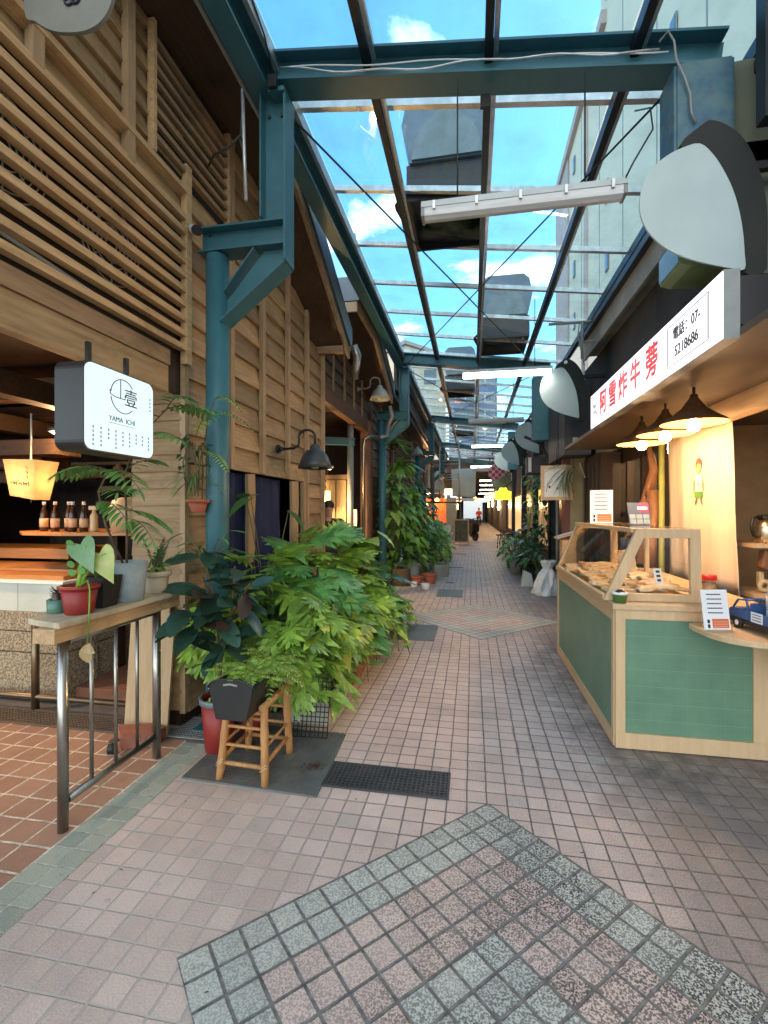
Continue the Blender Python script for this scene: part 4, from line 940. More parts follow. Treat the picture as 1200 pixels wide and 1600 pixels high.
# warm room behind the windows
B(2.07, 6, 5.3, 5.4, 0, 2.47).build('partition', pm('amber_wall', (.42, .28, .14), rough=.7), t)
for i, (y, z) in enumerate(((6.2, 2.28), (7.0, 2.28))):
    o = thing('room_light', (2.6, y, z), ('nearer round lamp glowing inside the dark-framed windows', 'farther round lamp glowing inside the dark-framed windows')[i], 'ceiling light', 'lamps behind the dark-framed windows')
    MB().lathe((2.6, y, z), [(0, 0), (.07, 0), (.08, .03), (.03, .05), (.03, .08)], 18).build('disc', emis('room_lamp', (1, .8, .5), 6), o)
    light('room_glow', (2.6, y, z - .08), 14, (1, .68, .36), o, .06)
for i, (x, y, pts) in enumerate(((1.86, 5.75, [(0, 0, .9), (.03, .05, 1.15), (-.03, 0, 1.4), (.05, -.05, 1.65), (.10, -.10, 1.95), (.04, -.12, 2.2)]), (1.90, 5.52, [(0, 0, .9), (-.02, 0, 1.2), (.03, .03, 1.45), (0, .02, 1.72)]))):
    m = MB().tube([(x + a, y + b_, c) for a, b_, c in pts], [.05, .06, .045, .06, .05, .025][:len(pts)], 10)
    if i == 0: m.tube([(x - .03, y, 1.4), (x - .10, y - .02, 1.28), (x - .18, y, 1.18)], [.04, .03, .012], 8).tube([(x + .04, y - .04, 1.62), (x + .02, y - .2, 1.8)], [.035, .012], 8)
    tag(m.build('driftwood_column', pm('driftwood', (.42, .20, .08), (.24, .10, .045), scale=9, stretch=(1, 1, .3), rough=.6, bump=.6)), ('tall forked driftwood trunk standing before the dark-framed windows', 'short thick driftwood trunk beside the yellow-green pole')[i], 'driftwood', 'driftwood trunks at the windows')
k = thing('dark_cabinet', (1.6, 6.2, 0), 'dark wooden cabinet wall with a small white label to the left of the windows', 'cabinet')
B(1.72, 1.98, 6.9, 7.85, 0, 2.3).build('body', M_dkwood, k)
B(1.712, 1.72, 7.1, 7.14, 1.33, 1.37).build('label', M_white, k)
for y in (7.05, 7.3, 7.55): B(1.705, 1.719, y, y + .02, .1, 2.2).build('rib', M_black, k)

# counter with green tile panels
def greentile():
    m, n, l, b = newmat('green_stall_tile')
    g = n.new('ShaderNodeNewGeometry'); s = n.new('ShaderNodeSeparateXYZ'); l.new(g.outputs['Position'], s.inputs[0])
    def M_(op, a, c=None, d=None):
        q = n.new('ShaderNodeMath'); q.operation = op
        for i, x in enumerate((a, c, d)):
            if x is None: continue
            if isinstance(x, (int, float)): q.inputs[i].default_value = x
            else: l.new(x, q.inputs[i])
        return q.outputs[0]
    u = M_('ADD', s.outputs[0], s.outputs[1]); z = s.outputs[2]
    def line(c, p, w):
        f = M_('FRACT', M_('DIVIDE', c, p)); e = M_('MINIMUM', f, M_('SUBTRACT', 1, f)); return M_('LESS_THAN', e, w)
    a = M_('MAXIMUM', line(M_('ADD', z, .02), .105, .011), M_('MULTIPLY', line(u, .105, .009), .55))
    a2 = M_('MAXIMUM', M_('MULTIPLY', line(M_('ADD', z, .033), .0525, .018), .35), M_('MULTIPLY', line(M_('ADD', u, .02), .035, .02), .30))
    no = n.new('ShaderNodeTexNoise'); no.inputs['Scale'].default_value = 5; no.inputs['Detail'].default_value = 6; l.new(g.outputs['Position'], no.inputs['Vector'])
    nb = n.new('ShaderNodeMapRange'); nb.inputs[1].default_value = .35; nb.inputs[2].default_value = .65; l.new(no.outputs['Fac'], nb.inputs[0])
    mix = n.new('ShaderNodeMix'); mix.data_type = 'RGBA'; l.new(nb.outputs[0], mix.inputs[0]); mix.inputs[6].default_value = (.10, .20, .13, 1); mix.inputs[7].default_value = (.13, .24, .155, 1)
    m2 = n.new('ShaderNodeMix'); m2.data_type = 'RGBA'; l.new(M_('MAXIMUM', a, a2), m2.inputs[0]); l.new(mix.outputs[2], m2.inputs[6]); m2.inputs[7].default_value = (.16, .31, .20, 1)
    l.new(m2.outputs[2], b.inputs['Base Color']); b.inputs['Roughness'].default_value = .38
    bp = n.new('ShaderNodeBump'); bp.inputs['Strength'].default_value = .3; bp.inputs['Distance'].default_value = .002; bp.invert = True; l.new(a, bp.inputs['Height']); l.new(bp.outputs[0], b.inputs['Normal'])
    return m
M_gtile = greentile()
t = thing('snack_counter', (1.3, 4.2, 0), 'waist-high snack stall counter with green tiled panels in pale plywood frames', 'counter')
B(.905, 1.71, 3.225, 5.22, .005, .879).build('body', M_oak, t)
# front frame and panel
B(.888, 1.775, 3.20, 3.224, .82, .879).build('frame_rail', M_oakx, t); B(.888, 1.775, 3.20, 3.224, .008, .105).build('frame_rail', M_oakx, t)
B(.888, .945, 3.201, 3.224, .1055, .8195).build('frame_stile', M_oakx, t); B(1.66, 1.775, 3.201, 3.224, .1055, .8195).build('frame_stile', M_oakx, t)
B(.9455, 1.6595, 3.212, 3.2245, .1055, .8195).build('tile_panel', M_gtile, t)
# alley-side frame and panel
B(.88, .904, 3.2245, 5.25, .80, .879).build('frame_rail', M_oak, t); B(.88, .904, 3.2245, 5.25, .008, .09).build('frame_rail', M_oak, t)
B(.881, .904, 3.2245, 3.275, .0905, .7995).build('frame_stile', M_oakx, t); B(.881, .904, 5.215, 5.25, .0905, .7995).build('frame_stile', M_oakx, t)
B(.892, .9045, 3.2755, 5.2145, .0905, .7995).build('tile_panel', M_gtile, t)
B(.868, 1.79, 3.185, 5.27, .88, .915).build('counter_top', M_oak, t, bevel=.003)
t2 = thing('side_shelf', (1.7, 2.95, .79), 'round-cornered plywood shelf projecting from the right end of the green counter', 'shelf')
p = [(2.6, 3.183), (1.33, 3.183), (1.285, 3.15), (1.28, 3.08)] + [(1.53 - .24 * math.cos(R(a)), 2.98 - .24 * math.sin(R(a))) for a in range(10, 91, 10)] + [(2.6, 2.72)]
MB().prism(p, .79, .822, 'z').build('board', M_oak, t2, bevel=.003)
B(1.80, 1.83, 2.85, 3.18, .60, .789).build('bracket', M_dgrey, t2)
t2 = thing('brown_cabinet', (2.1, 3.1, 0), 'dark brown cabinet with a small hook below the plywood shelf at the right edge', 'cabinet')
B(1.80, 2.6, 3.19, 3.8, 0, .785).build('body', pm('brown_laminate', (.16, .09, .05), (.12, .065, .035), rough=.5), t2)
MB().tube([(1.83, 3.175, .68), (1.83, 3.15, .66), (1.83, 3.155, .63), (1.83, 3.17, .64)], .006, 8).build('hook', M_steel, t2)
MB().bar((1.79, 3.16, .0), (1.79, 3.16, .62), .012, .012).build('edge_strip', M_steel, t2)

# glass display case
t = thing('display_case', (1.15, 4.2, .915), 'plywood-framed glass display case full of fried snacks on the green counter', 'display case')
def casepoly(x0, x1, x2, z0, z1): return [(x0, z0), (x1, z1), (x2, z1), (x2 + .008, z0)]
def caseframe(y0, y1):
    outer = [(.845, .917), (1.045, 1.385), (1.415, 1.385), (1.425, .917)]
    inner = [(.93, .965), (1.085, 1.325), (1.355, 1.325), (1.362, .965)]
    m = MB(); n = 4; vs = []
    for y in (y0, y1): vs += [(p[0], y, p[1]) for p in outer] + [(p[0], y, p[1]) for p in inner]
    fs = []
    for i in range(4):
        j = (i + 1) % 4
        fs += [(i, j, 4 + j, 4 + i), (8 + i, 12 + i, 12 + j, 8 + j), (i, 8 + i, 8 + j, j), (4 + i, 4 + j, 12 + j, 12 + i)]
    return m.add(vs, fs)
caseframe(3.30, 3.335).build('end_frame', M_oakx, t, bevel=.002); caseframe(5.05, 5.085).build('end_frame', M_oakx, t, bevel=.002)
B(1.03, 1.415, 3.336, 5.049, 1.362, 1.386).build('top_board', glassmat('case_top_glass', (.95, .97, .96)), t)
MB().bar((1.045, 3.336, 1.372), (1.045, 5.049, 1.372), .05, .026).build('top_rail', M_oak, t)
MB().bar((.862, 3.336, .931), (.862, 5.049, .931), .035, .026).build('bottom_rail', M_oak, t)
MB().bar((1.40, 3.336, .93), (1.40, 5.049, .93), .03, .026).build('bottom_rail', M_oak, t)
MB().bar((1.40, 3.336, 1.372), (1.40, 5.049, 1.372), .03, .026).build('top_rail', M_oak, t)
B(1.385, 1.415, 4.18, 4.215, .944, 1.358).build('middle_post', M_oakx, t)
MB().add([(.866, 3.336, .945), (1.036, 3.336, 1.360), (1.036, 5.049, 1.360), (.866, 5.049, .945), (.871, 3.336, .943), (1.041, 3.336, 1.358), (1.041, 5.049, 1.358), (.871, 5.049, .943)],
         [(0, 1, 2, 3), (4, 7, 6, 5), (0, 4, 5, 1), (3, 2, 6, 7), (1, 5, 6, 2), (0, 3, 7, 4)]).build('slanted_glass', M_clear, t)
B(.95, 1.355, 3.316, 3.320, .966, 1.324).build('end_glass', M_clear, t)
# snacks: flat fried pieces in paper bags, lying loose
M_snack = pm('fried_snack', (.62, .38, .17), (.46, .22, .08), scale=14, rough=.6, isl=.25, bump=.3)
M_bag = pm('paper_bag', (.70, .56, .38), (.52, .33, .16), scale=9, rough=.75, isl=.2, bump=.3, lo=.4, hi=.62)
def bagpiece(label, x, y, z, L, Wd, rot, m, name, tilt=0):
    n = 9; vs, fs = [], []
    for j in range(n + 1):
        u = j / n; w = Wd * (.85 + .15 * math.sin(u * 9 + x * 7)) * (1 if u < .85 else 1 - (u - .85) * 1.5)
        zz = .007 * math.sin(u * 5 + y * 9)
        for s_ in (-1, -.4, .3, 1): vs.append((u * L - L / 2, s_ * w / 2, zz + .022 * (1 - s_ * s_) + .003 * random.random()))
    for j in range(n):
        for q in range(3): k = j * 4 + q; fs.append((k, k + 1, k + 5, k + 4))
    M = Matrix.Translation((x, y, z)) @ Matrix.Rotation(rot, 4, 'Z') @ Matrix.Rotation(tilt, 4, 'Y')
    o = MB().add(vs, fs, M, True).build(name, m)
    sd = o.modifiers.new('thick', 'SOLIDIFY'); sd.thickness = .01; sd.offset = -1
    return tag(o, label, 'snack bag' if name == 'snack_bag' else 'snack', 'paper-bagged snacks in the display case' if name == 'snack_bag' else 'fried pieces in the display case')
rr = random.Random(11)
pos = []
for j in range(13):
    for i in range(3):
        pos.append((1.0 + .145 * i + rr.uniform(-.02, .02), 3.43 + j * .122 + rr.uniform(-.02, .02)))
for i, (x, y) in enumerate(pos):
    bagpiece('paper-wrapped snack on the ' + ('alley side', 'middle', 'stall side')[i % 3] + ' of the display case, row ' + ('one', 'two', 'three', 'four', 'five', 'six', 'seven', 'eight', 'nine', 'ten', 'eleven', 'twelve', 'thirteen')[i // 3] + ' from the near end', x, y, .945 + .018 * (i % 3) + rr.uniform(0, .012), rr.uniform(.17, .24), rr.uniform(.10, .15), rr.uniform(-.5, .5) + (math.pi if i % 2 else 0), M_bag, 'snack_bag', rr.uniform(-.12, .05))
for i, (x, y) in enumerate(((.95, 3.50), (1.05, 3.42), (.99, 3.62), (.97, 3.85), (1.12, 3.5), (.95, 4.3), (1.02, 4.75))):
    o = MB().lathe((x, y, .995), [(.0, 0), (.028, .004), (.034, .012), (.026, .022), (0, .026)], 14).build('fried_piece', M_snack)
    tag(o, ('golden fried piece nearest the corner tub, on the alley side', 'golden fried piece at the very near end of the case', 'third golden fried piece from the near end of the case', 'golden fried piece by the slanted glass before the middle post', 'golden fried piece nearest the price card', 'golden fried piece by the slanted glass beyond the middle post', 'farthest golden fried piece in the display case')[i], 'snack', 'round fried pieces in the display case')
def panel_stand(name, c, w, h, facing_deg, lean, label, cat, base='notice', z0=None):
    """upright card: centre-bottom c, turned by facing_deg about z (0 faces -y, negative turns to -x)"""
    t = thing(name, c, label, cat)
    M = Matrix.Translation(c) @ Matrix.Rotation(R(facing_deg), 4, 'Z') @ Matrix.Rotation(R(lean), 4, 'X')
    return t, M
M_card = pm('notice_card', (.74, .76, .80), (.70, .72, .76), rough=.3)
M_orange = pm('notice_orange', (.62, .16, .05), rough=.5)
def notice(name, c, w, h, fd, lean, label):
    t, M = panel_stand(name, c, w, h, fd, lean, label, 'notice')
    MB().box(-w / 2, w / 2, 0, .004, 0, h, M).build('card', M_card, t)
    MB().box(-w / 2, w / 2, .004, .05, 0, .004, M).build('foot', M_clear, t)
    m = MB(); q = random.Random(3)
    for i in range(5):
        z = h * (.87 - .115 * i); x = -w * .30; m.box(x, x + w * q.uniform(.5, .62), -.0012, 0, z, z + h * .012, M)
        xx = x
        for k in range(9):
            ww = w * .05; m.box(xx, xx + ww * .7, -.0016, -.0013, z - h * .008, z + h * .026, M); xx += ww * 1.25
    m.build('lines_of_print', M_ink, t)
    MB().box(-w * .18, w * .44, -.0015, 0, h * .04, h * .27, M).build('orange_block', M_orange, t)
    m = MB()
    for i in range(3): m.box(-w * .14, w * .38, -.0025, -.0016, h * (.08 + .055 * i), h * (.085 + .055 * i), M)
    m.build('block_print', M_card, t)
    m = MB().box(-w * .36, -w * .27, -.0015, 0, h * .04, h * .13, M).box(-w * .36, -w * .27, -.0015, 0, h * .16, h * .25, M); m.build('small_marks', M_ink, t)
    return t
notice('notice_stand', (1.16, 4.62, 1.388), .19, .30, -12, 0, 'white printed notice with an orange block standing on top of the display case')
notice('notice_stand', (1.375, 3.00, .8225), .15, .225, 10, -10, 'white printed notice with an orange block leaning on the plywood shelf beside the toy truck')
t, M = panel_stand('menu_card', (1.33, 4.12, 1.388), .16, .17, 8, -16, 'dark blue and purple picture menu card leaning on top of the display case', 'menu')
MB().box(-.085, .085, 0, .004, 0, .185, M).build('card', M_clear if 0 else pm('menu_blue', (.06, .09, .16), (.08, .12, .20), rough=.3), t)
MB().box(.0, .082, -.0012, 0, .10, .182, M).build('purple_block', pm('menu_purple', (.28, .05, .16), rough=.4), t)
MB().box(-.01, .07, -.002, -.0013, .125, .150, M).build('pale_strip', M_card, t)
m = MB()
for i in range(3):
    for j in range(2): m.box(-.078 + .054 * i, -.032 + .054 * i, -.0012, 0, .008 + .042 * j, .044 + .042 * j, M)
m.build('picture_grid', pm('menu_pictures', (.30, .36, .42), (.18, .26, .30), scale=40, rough=.4), t)
t, M = panel_stand('price_card', (1.25, 3.50, 1.0), .06, .12, 12, -18, 'small clear price card leaning inside the near end of the display case', 'card')
MB().box(-.028, .028, 0, .003, 0, .11, M).build('card', M_card, t)
m = MB()
for i in range(3): m.box(-.012, .014, -.0012, 0, .02 + .03 * i, .036 + .03 * i, M)
m.build('print', M_ink, t)
tag(MB().prism([(1.17, .99), (1.155, 1.18), (1.20, 1.185), (1.275, 1.18), (1.30, .99)], 4.10, 4.115, 'y').build('paper_bag', M_bag), 'upright empty paper bag standing at the back of the display case', 'paper bag')
# little green tub
t = thing('green_tub', (.925, 3.245, .916), 'small green paper tub with dark berries on the corner of the counter', 'tub')
MB().lathe((.925, 3.245, .916), [(.037, 0), (.046, .058), (.049, .06), (.049, .064), (.044, .064), (.036, .01), (0, .01)], 24).build('cup', pm('tub_green', (.10, .22, .05), (.08, .18, .04), rough=.45), t)
MB().lathe((.925, 3.245, .916), [(.0465, .052), (.0495, .059), (.0495, .066), (.045, .066)], 24).build('rim', M_white, t)
m = MB()
for i in range(8):
    a = i * 2.4; r = .008 + .004 * i; m.lathe((.925 + r * math.cos(a) * .8, 3.245 + r * math.sin(a) * .8, .962 + .002 * (8 - i)), [(0, 0), (.011, .006), (.012, .012), (.007, .02), (0, .022)], 8)
m.build('berries', M_ink, t)
MB().box(.915, .945, 3.22, 3.245, .978, .984).build('tag', M_white, t)
# jar with a red lid
t = thing('red_lid_jar', (1.60, 3.62, .916), 'clear jar with a red screw lid on the green counter', 'jar')
MB().lathe((1.60, 3.62, .916), [(.043, 0), (.046, .01), (.046, .10), (.043, .115)], 24).build('glass', glassmat('jar_glass', (.92, .88, .80)), t)
MB().lathe((1.60, 3.62, .917), [(0, .004), (.040, .004), (.040, .075), (0, .08)], 20).build('contents', pm('jar_contents', (.62, .42, .24), rough=.7), t)
MB().lathe((1.60, 3.62, .916), [(.049, .108), (.049, .138), (.046, .142), (0, .142)], 28).build('lid', pm('lid_red', (.65, .02, .015), rough=.35), t)
# toy truck carrying bottles
t = thing('toy_truck', (1.60, 2.96, .8225), 'blue toy pickup truck with an open cab frame and white labels on the plywood shelf', 'toy truck')
M_blue = pm('toy_blue', (.03, .09, .24), (.025, .07, .20), rough=.3)
TM = Matrix.Translation((1.60, 2.95, .8225)) @ Matrix.Rotation(R(8), 4, 'Z')
x0, x1 = -.075, .075
m = MB().box(x0, x1, -.24, .20, .035, .06, TM); m.build('chassis', M_blackp, t)
m = MB(); m.prism([(.045, .061), (.205, .061), (.205, .10), (.185, .115), (.10, .118), (.045, .12)], x0, x1, 'x', TM); m.build('cab', M_blue, t, bevel=.004)
m = MB()
for x in (x0 + .008, x1 - .008):
    m.tube([TM @ Vector((x, .175, .115)), TM @ Vector((x, .135, .165)), TM @ Vector((x, .07, .172)), TM @ Vector((x, .052, .115))], .006, 8)
m.tube([TM @ Vector((x0 + .008, .135, .165)), TM @ Vector((x1 - .008, .135, .165))], .006, 8); m.tube([TM @ Vector((x0 + .008, .07, .172)), TM @ Vector((x1 - .008, .07, .172))], .006, 8)
m.build('roof_frame', M_blue, t)
m = MB().box(x0, x0 + .008, -.24, .040, .061, .115, TM).box(x1 - .008, x1, -.24, .040, .061, .115, TM).box(x0 + .0085, x1 - .0085, -.24, -.232, .061, .115, TM).box(x0 + .0085, x1 - .0085, .03, .040, .061, .16, TM).box(x0 + .0085, x1 - .0085, -.231, .029, .061, .066, TM)
m.build('cargo_bed', M_blue, t)
for yy in (.13, -.16):
    for x in (x0 - .004, x1 - .014):
        w = MB().tube([TM @ Vector((x, yy, .034)), TM @ Vector((x + .018, yy, .034))], .033, 22).build('wheel', M_blackp, t)
        MB().tube([TM @ Vector((x - .002, yy, .034)), TM @ Vector((x + .0195, yy, .034))], .015, 16).build('hub', M_white, w)
MB().box(x0 - .002, x0 - .0005, -.065, .02, .062, .118, TM).build('label', M_card, t)
m = MB()
for i in range(3): m.box(x0 - .0032, x0 - .0022, -.055, .01, .073 + .015 * i, .077 + .015 * i, TM)
m.build('label_print', M_ink, t)
def bottle(c, h, liquid, label, lab='water_label'):
    t = thing('drink_bottle', c, label, 'bottle', 'drink bottles standing in the toy truck')
    MB().lathe(c, [(.028, 0), (.032, .006), (.032, h * .30), (.030, h * .33), (.032, h * .36), (.032, h * .68), (.014, h * .86), (.012, h * .90)], 24).build('body', liquid, t)
    MB().lathe(c, [(.0335, h * .40), (.0335, h * .66)], 24).build('label', pm(lab, (.55, .42, .38), (.70, .68, .66), scale=40, rough=.5), t)
    MB().lathe(c, [(.014, h * .90), (.015, h * .905), (.015, h), (0, h)], 18).build('cap', M_white, t)
    return t
M_water = pm('clear_bottle', (.42, .52, .56), (.30, .40, .46), scale=8, rough=.12); M_redd = pm('red_drink', (.16, .02, .015), (.11, .015, .01), rough=.15)
bottle((1.60, 2.90, .890), .225, M_water, 'clear drink bottle with a white cap standing in the toy truck')
bottle((1.60, 2.82, .890), .21, M_redd, 'dark red drink bottle standing in the toy truck at the photo edge', 'red_label')
# stall back: hanging cloth with a painted figure, wall things
M_cloth = pm('natural_cloth', (.70, .60, .47), (.62, .52, .40), scale=3, rough=.9, bump=.1, stretch=(6, 6, .6))
c = thing('hanging_cloth', (2.0, 4.7, .8), 'tall natural cloth hanging behind the counter with a small painted figure of a snack seller', 'cloth')
vs, fs = [], []; n = 40
for j in range(13):
    z = 2.20 - 1.36 * j / 12
    for i in range(n + 1):
        u = i / n; y = 4.13 - .09 * j / 12 + (5.33 - 4.13) * u
        d = (.016 * math.sin(u * 17 + .3 * math.sin(j * .7)) * (.4 + .6 * j / 12) + .016 * math.sin(u * 6 + 1)) * min(1, abs(u - .43) / .25) ** 2 - .012
        vs.append((1.99 + d, y, z))
for j in range(12):
    for i in range(n): k = j * (n + 1) + i; fs.append((k, k + 1, k + n + 2, k + n + 1))
o = MB().add(vs, fs, smooth=True).build('cloth', M_cloth, c); sd = o.modifiers.new('thick', 'SOLIDIFY'); sd.thickness = .004
def blob(y, z, ry, rz, x0, n=16): return [(y + ry * math.cos(2 * math.pi * i / n), z + rz * math.sin(2 * math.pi * i / n)) for i in range(n)]
FXX = 1.972
for nm, pts, mm, dx in (('painted_skin', blob(4.64, 1.865, .034, .045, 0), pm('paint_skin', (.60, .33, .20), rough=.8), 0),
                        ('painted_hair', [(4.675, 1.85), (4.68, 1.90), (4.66, 1.94), (4.625, 1.945), (4.60, 1.92), (4.60, 1.86), (4.61, 1.89), (4.64, 1.905), (4.665, 1.89)], pm('paint_hair', (.16, .09, .06), rough=.8), -.001),
                        ('painted_vest', [(4.60, 1.81), (4.68, 1.81), (4.69, 1.68), (4.59, 1.68)], pm('paint_white', (.80, .76, .70), rough=.8), -.0005),
                        ('painted_shorts', [(4.588, 1.679), (4.692, 1.679), (4.69, 1.63), (4.59, 1.63)], pm('paint_green', (.12, .34, .05), rough=.8), -.0005),
                        ('painted_arm', [(4.693, 1.80), (4.71, 1.76), (4.715, 1.67), (4.70, 1.67), (4.694, 1.75)], MATS['paint_skin'], 0), ('painted_arm', [(4.598, 1.80), (4.575, 1.74), (4.572, 1.68), (4.585, 1.69), (4.597, 1.75)], MATS['paint_skin'], 0),
                        ('painted_leg', [(4.67, 1.629), (4.655, 1.629), (4.665, 1.59), (4.69, 1.57), (4.683, 1.60)], MATS['paint_hair'], 0), ('painted_leg', [(4.62, 1.629), (4.605, 1.629), (4.60, 1.60), (4.585, 1.57), (4.61, 1.59)], MATS['paint_hair'], 0)):
    MB().prism([(4.64 + (a - 4.64) * 1.45, 1.76 + (b_ - 1.76) * 1.12) for a, b_ in pts], FXX + dx - .001, FXX + dx, 'x').build(nm, mm, c)
m = MB().box(FXX - .004, FXX - .003, 4.625, 4.635, 1.72, 1.745).box(FXX - .004, FXX - .003, 4.642, 4.66, 1.72, 1.727).box(FXX - .004, FXX - .003, 4.642, 4.66, 1.738, 1.745); m.build('vest_mark', M_redink, c)
t = thing('wall_ledge', (2.45, 4.1, 1.24), 'wooden ledge behind the stall carrying the steel jug', 'shelf')
B(2.08, 2.9, 4.0, 4.45, 1.22, 1.25).build('board', M_oak, t); B(2.08, 2.9, 4.0, 4.45, .84, .87).build('lower_board', M_oak, t); B(2.5, 2.55, 4.4, 4.45, 0, 1.219).build('upright', M_oak, t)
t = thing('steel_jug', (2.24, 4.15, 1.25), 'steel thermos jug with a black handle on the ledge behind the stall', 'jug')
MB().lathe((2.24, 4.15, 1.251), [(.075, 0), (.08, .01), (.08, .12), (.07, .16), (.05, .18)], 28).build('body', pm('brushed_brass_steel', (.62, .52, .36), (.5, .4, .25), scale=20, rough=.28, metal=.9), t)
MB().lathe((2.24, 4.15, 1.251), [(.055, .18), (.06, .19), (.055, .215), (0, .22)], 24).build('lid', M_blackp, t)
MB().tube([(2.19, 4.12, 1.455), (2.12, 4.09, 1.45), (2.10, 4.08, 1.38), (2.12, 4.09, 1.31), (2.165, 4.115, 1.30)], .012, 10).build('handle', M_blackp, t)
tag(MB().prism([(2.14, 1.07), (2.16, 1.20), (2.36, 1.20), (2.36, 1.06), (2.25, 1.02)], 4.02, 4.10, 'y').build('brown_bag', pm('brown_leather', (.20, .09, .04), rough=.6), bevel=.01), 'brown bag hanging below the steel jug', 'bag')
t = thing('tape_reel', (2.20, 4.12, .92), 'cream tape reel standing on the lower ledge behind the stall', 'tape')
MB().tube([(2.20 + .035 * math.cos(a), 4.10, .925 + .035 * math.sin(a)) for a in [2 * math.pi * i / 20 for i in range(21)]], .018, 8).build('roll', pm('cream_plastic', (.62, .46, .26)), t)
MB().box(2.16, 2.19, 4.09, 4.13, .93, 1.03).build('dispenser', MATS['cream_plastic'], t)
tag(B(2.32, 2.5, 4.05, 4.15, .871, 1.04).build('green_box', pm('green_tin', (.22, .32, .06), (.45, .42, .12), scale=14, rough=.4), bevel=.008), 'green and yellow tin at the right edge of the lower ledge', 'tin')
t = thing('yellow_sign', (2.12, 3.78, 1.46), 'yellow and white sticker sign with a black oval at the right photo edge', 'sign')
B(2.12, 2.30, 3.80, 3.81, 1.46, 1.64).build('board', pm('sticker_yellow', (.62, .56, .10), rough=.5), t)
MB().prism([(2.21 + .055 * math.cos(a), 1.55 + .025 * math.sin(a)) for a in [2 * math.pi * i / 20 for i in range(20)]], 3.796, 3.7995, 'y').build('black_oval', M_ink, t)
t = thing('neon_sign', (1.98, 3.3, 1.58), 'glowing white outline sign at the right edge of the stall', 'neon sign')
MB().tube([(2.06, 3.30, 1.80), (1.99, 3.30, 1.82), (1.965, 3.30, 1.76), (1.985, 3.30, 1.72), (1.97, 3.30, 1.68), (1.985, 3.30, 1.62), (2.06, 3.30, 1.60)], .011, 10).build('tube', emis('neon_white', (.9, .95, 1), 6), t)
MB().box(1.98, 2.2, 3.315, 3.325, 1.58, 1.84).build('backing', M_clear, t)
MB().tube([(2.09, 3.32, 1.84), (2.09, 3.32, 2.37)], .004, 6).build('wire', M_black, t)

# pendants
M_wick = pm('wicker', (.30, .15, .06), (.20, .10, .04), scale=60, rough=.7, bump=.8, trans=.6)
M_wickin = pm('wicker_lining', (.62, .38, .13), (.40, .22, .07), scale=70, rough=.7, bump=.4)
pn = ['nearest conical wicker pendant lamp over the snack counter', 'middle conical wicker pendant lamp over the snack counter', 'farthest conical wicker pendant lamp over the snack counter']
for i, y in enumerate((3.60, 4.09, 4.62)):
    c = (1.5, y, 2.10)
    t = thing('pendant_lamp', c, pn[i], 'pendant lamp', 'wicker pendant lamps over the counter')
    MB().lathe(c, [(.205, 0), (.19, .022), (.13, .06), (.075, .105), (.045, .15), (.028, .175), (.022, .20), (0, .205)], 40, cap=False).build('shade', M_wick, t)
    MB().lathe(c, [(.203, .001), (.188, .018), (.128, .055), (.072, .098), (0, .11)], 40, cap=False).build('lining', M_wickin, t)
    MB().tube([(1.5, y, 2.30), (1.5, y, 2.37)], .01, 8).build('cord', M_black, t)
    MB().lathe((1.5, y, 2.045), [(0, 0), (.03, .007), (.042, .032), (.036, .062), (.018, .085), (.018, .11)], 18).build('bulb', emis('bulb_glow', (1, .72, .34), 30), t)
    light('bulb_light', (1.5, y, 2.02), 6.5, (1, .60, .30), t, .035)

# lit shop sign
t = thing('stall_sign', (1.28, 3.9, 2.33), 'long glowing white shop sign with red characters and a telephone number over the snack stall', 'sign')
MB().box(1.205, 1.275, 2.57, 5.19, 2.335, 2.675).build('casing', M_grey, t)
B(1.2, 1.2045, 2.575, 5.185, 2.34, 2.67).build('face', emis('sign_face_white', (1, .97, 1), .46), t)
SX = 1.1985
for ch, y in zip('阿雪炸牛蒡', (4.72, 4.42, 4.13, 3.83, 3.50)):
    text(ch, .235, (SX, y, 2.505), '-x', M_redlit, t, 0, fat=.0055)
m = MB()
for r_, w_ in ((0, .0045), (.012, .0015)):
    y0, y1, z0, z1 = 2.71 + r_, 3.24 - r_, 2.385 + r_, 2.635 - r_
    m.box(SX - .0005, SX + .0012, y0, y1, z0, z0 + w_).box(SX - .0005, SX + .0012, y0, y1, z1 - w_, z1).box(SX - .0005, SX + .0012, y0, y0 + w_, z0 + w_, z1 - w_).box(SX - .0005, SX + .0012, y1 - w_, y1, z0 + w_, z1 - w_)
m.build('border', M_ink, t)
text('電話：07-', .082, (SX, 2.975, 2.56), '-x', M_ink, t, 0, fat=.0012); text('5218686', .088, (SX, 2.975, 2.455), '-x', M_ink, t, 0, fat=.0012)
m = MB()
for a0, a1 in ((25, 155), (205, 335)):
    m.tube([(SX, 5.02 + .085 * math.cos(R(a0 + (a1 - a0) * i / 16)), 2.505 + .085 * math.sin(R(a0 + (a1 - a0) * i / 16))) for i in range(17)], .003, 5)
m.build('round_mark', M_ink, t)
text('阿雪', .05, (SX, 5.02, 2.53), '-x', M_ink, t); text('炸牛蒡', .04, (SX, 5.02, 2.475), '-x', M_ink, t)
B(1.276, 1.75, 2.62, 5.19, 2.42, 2.66).build('mounting_plate', M_black, t)

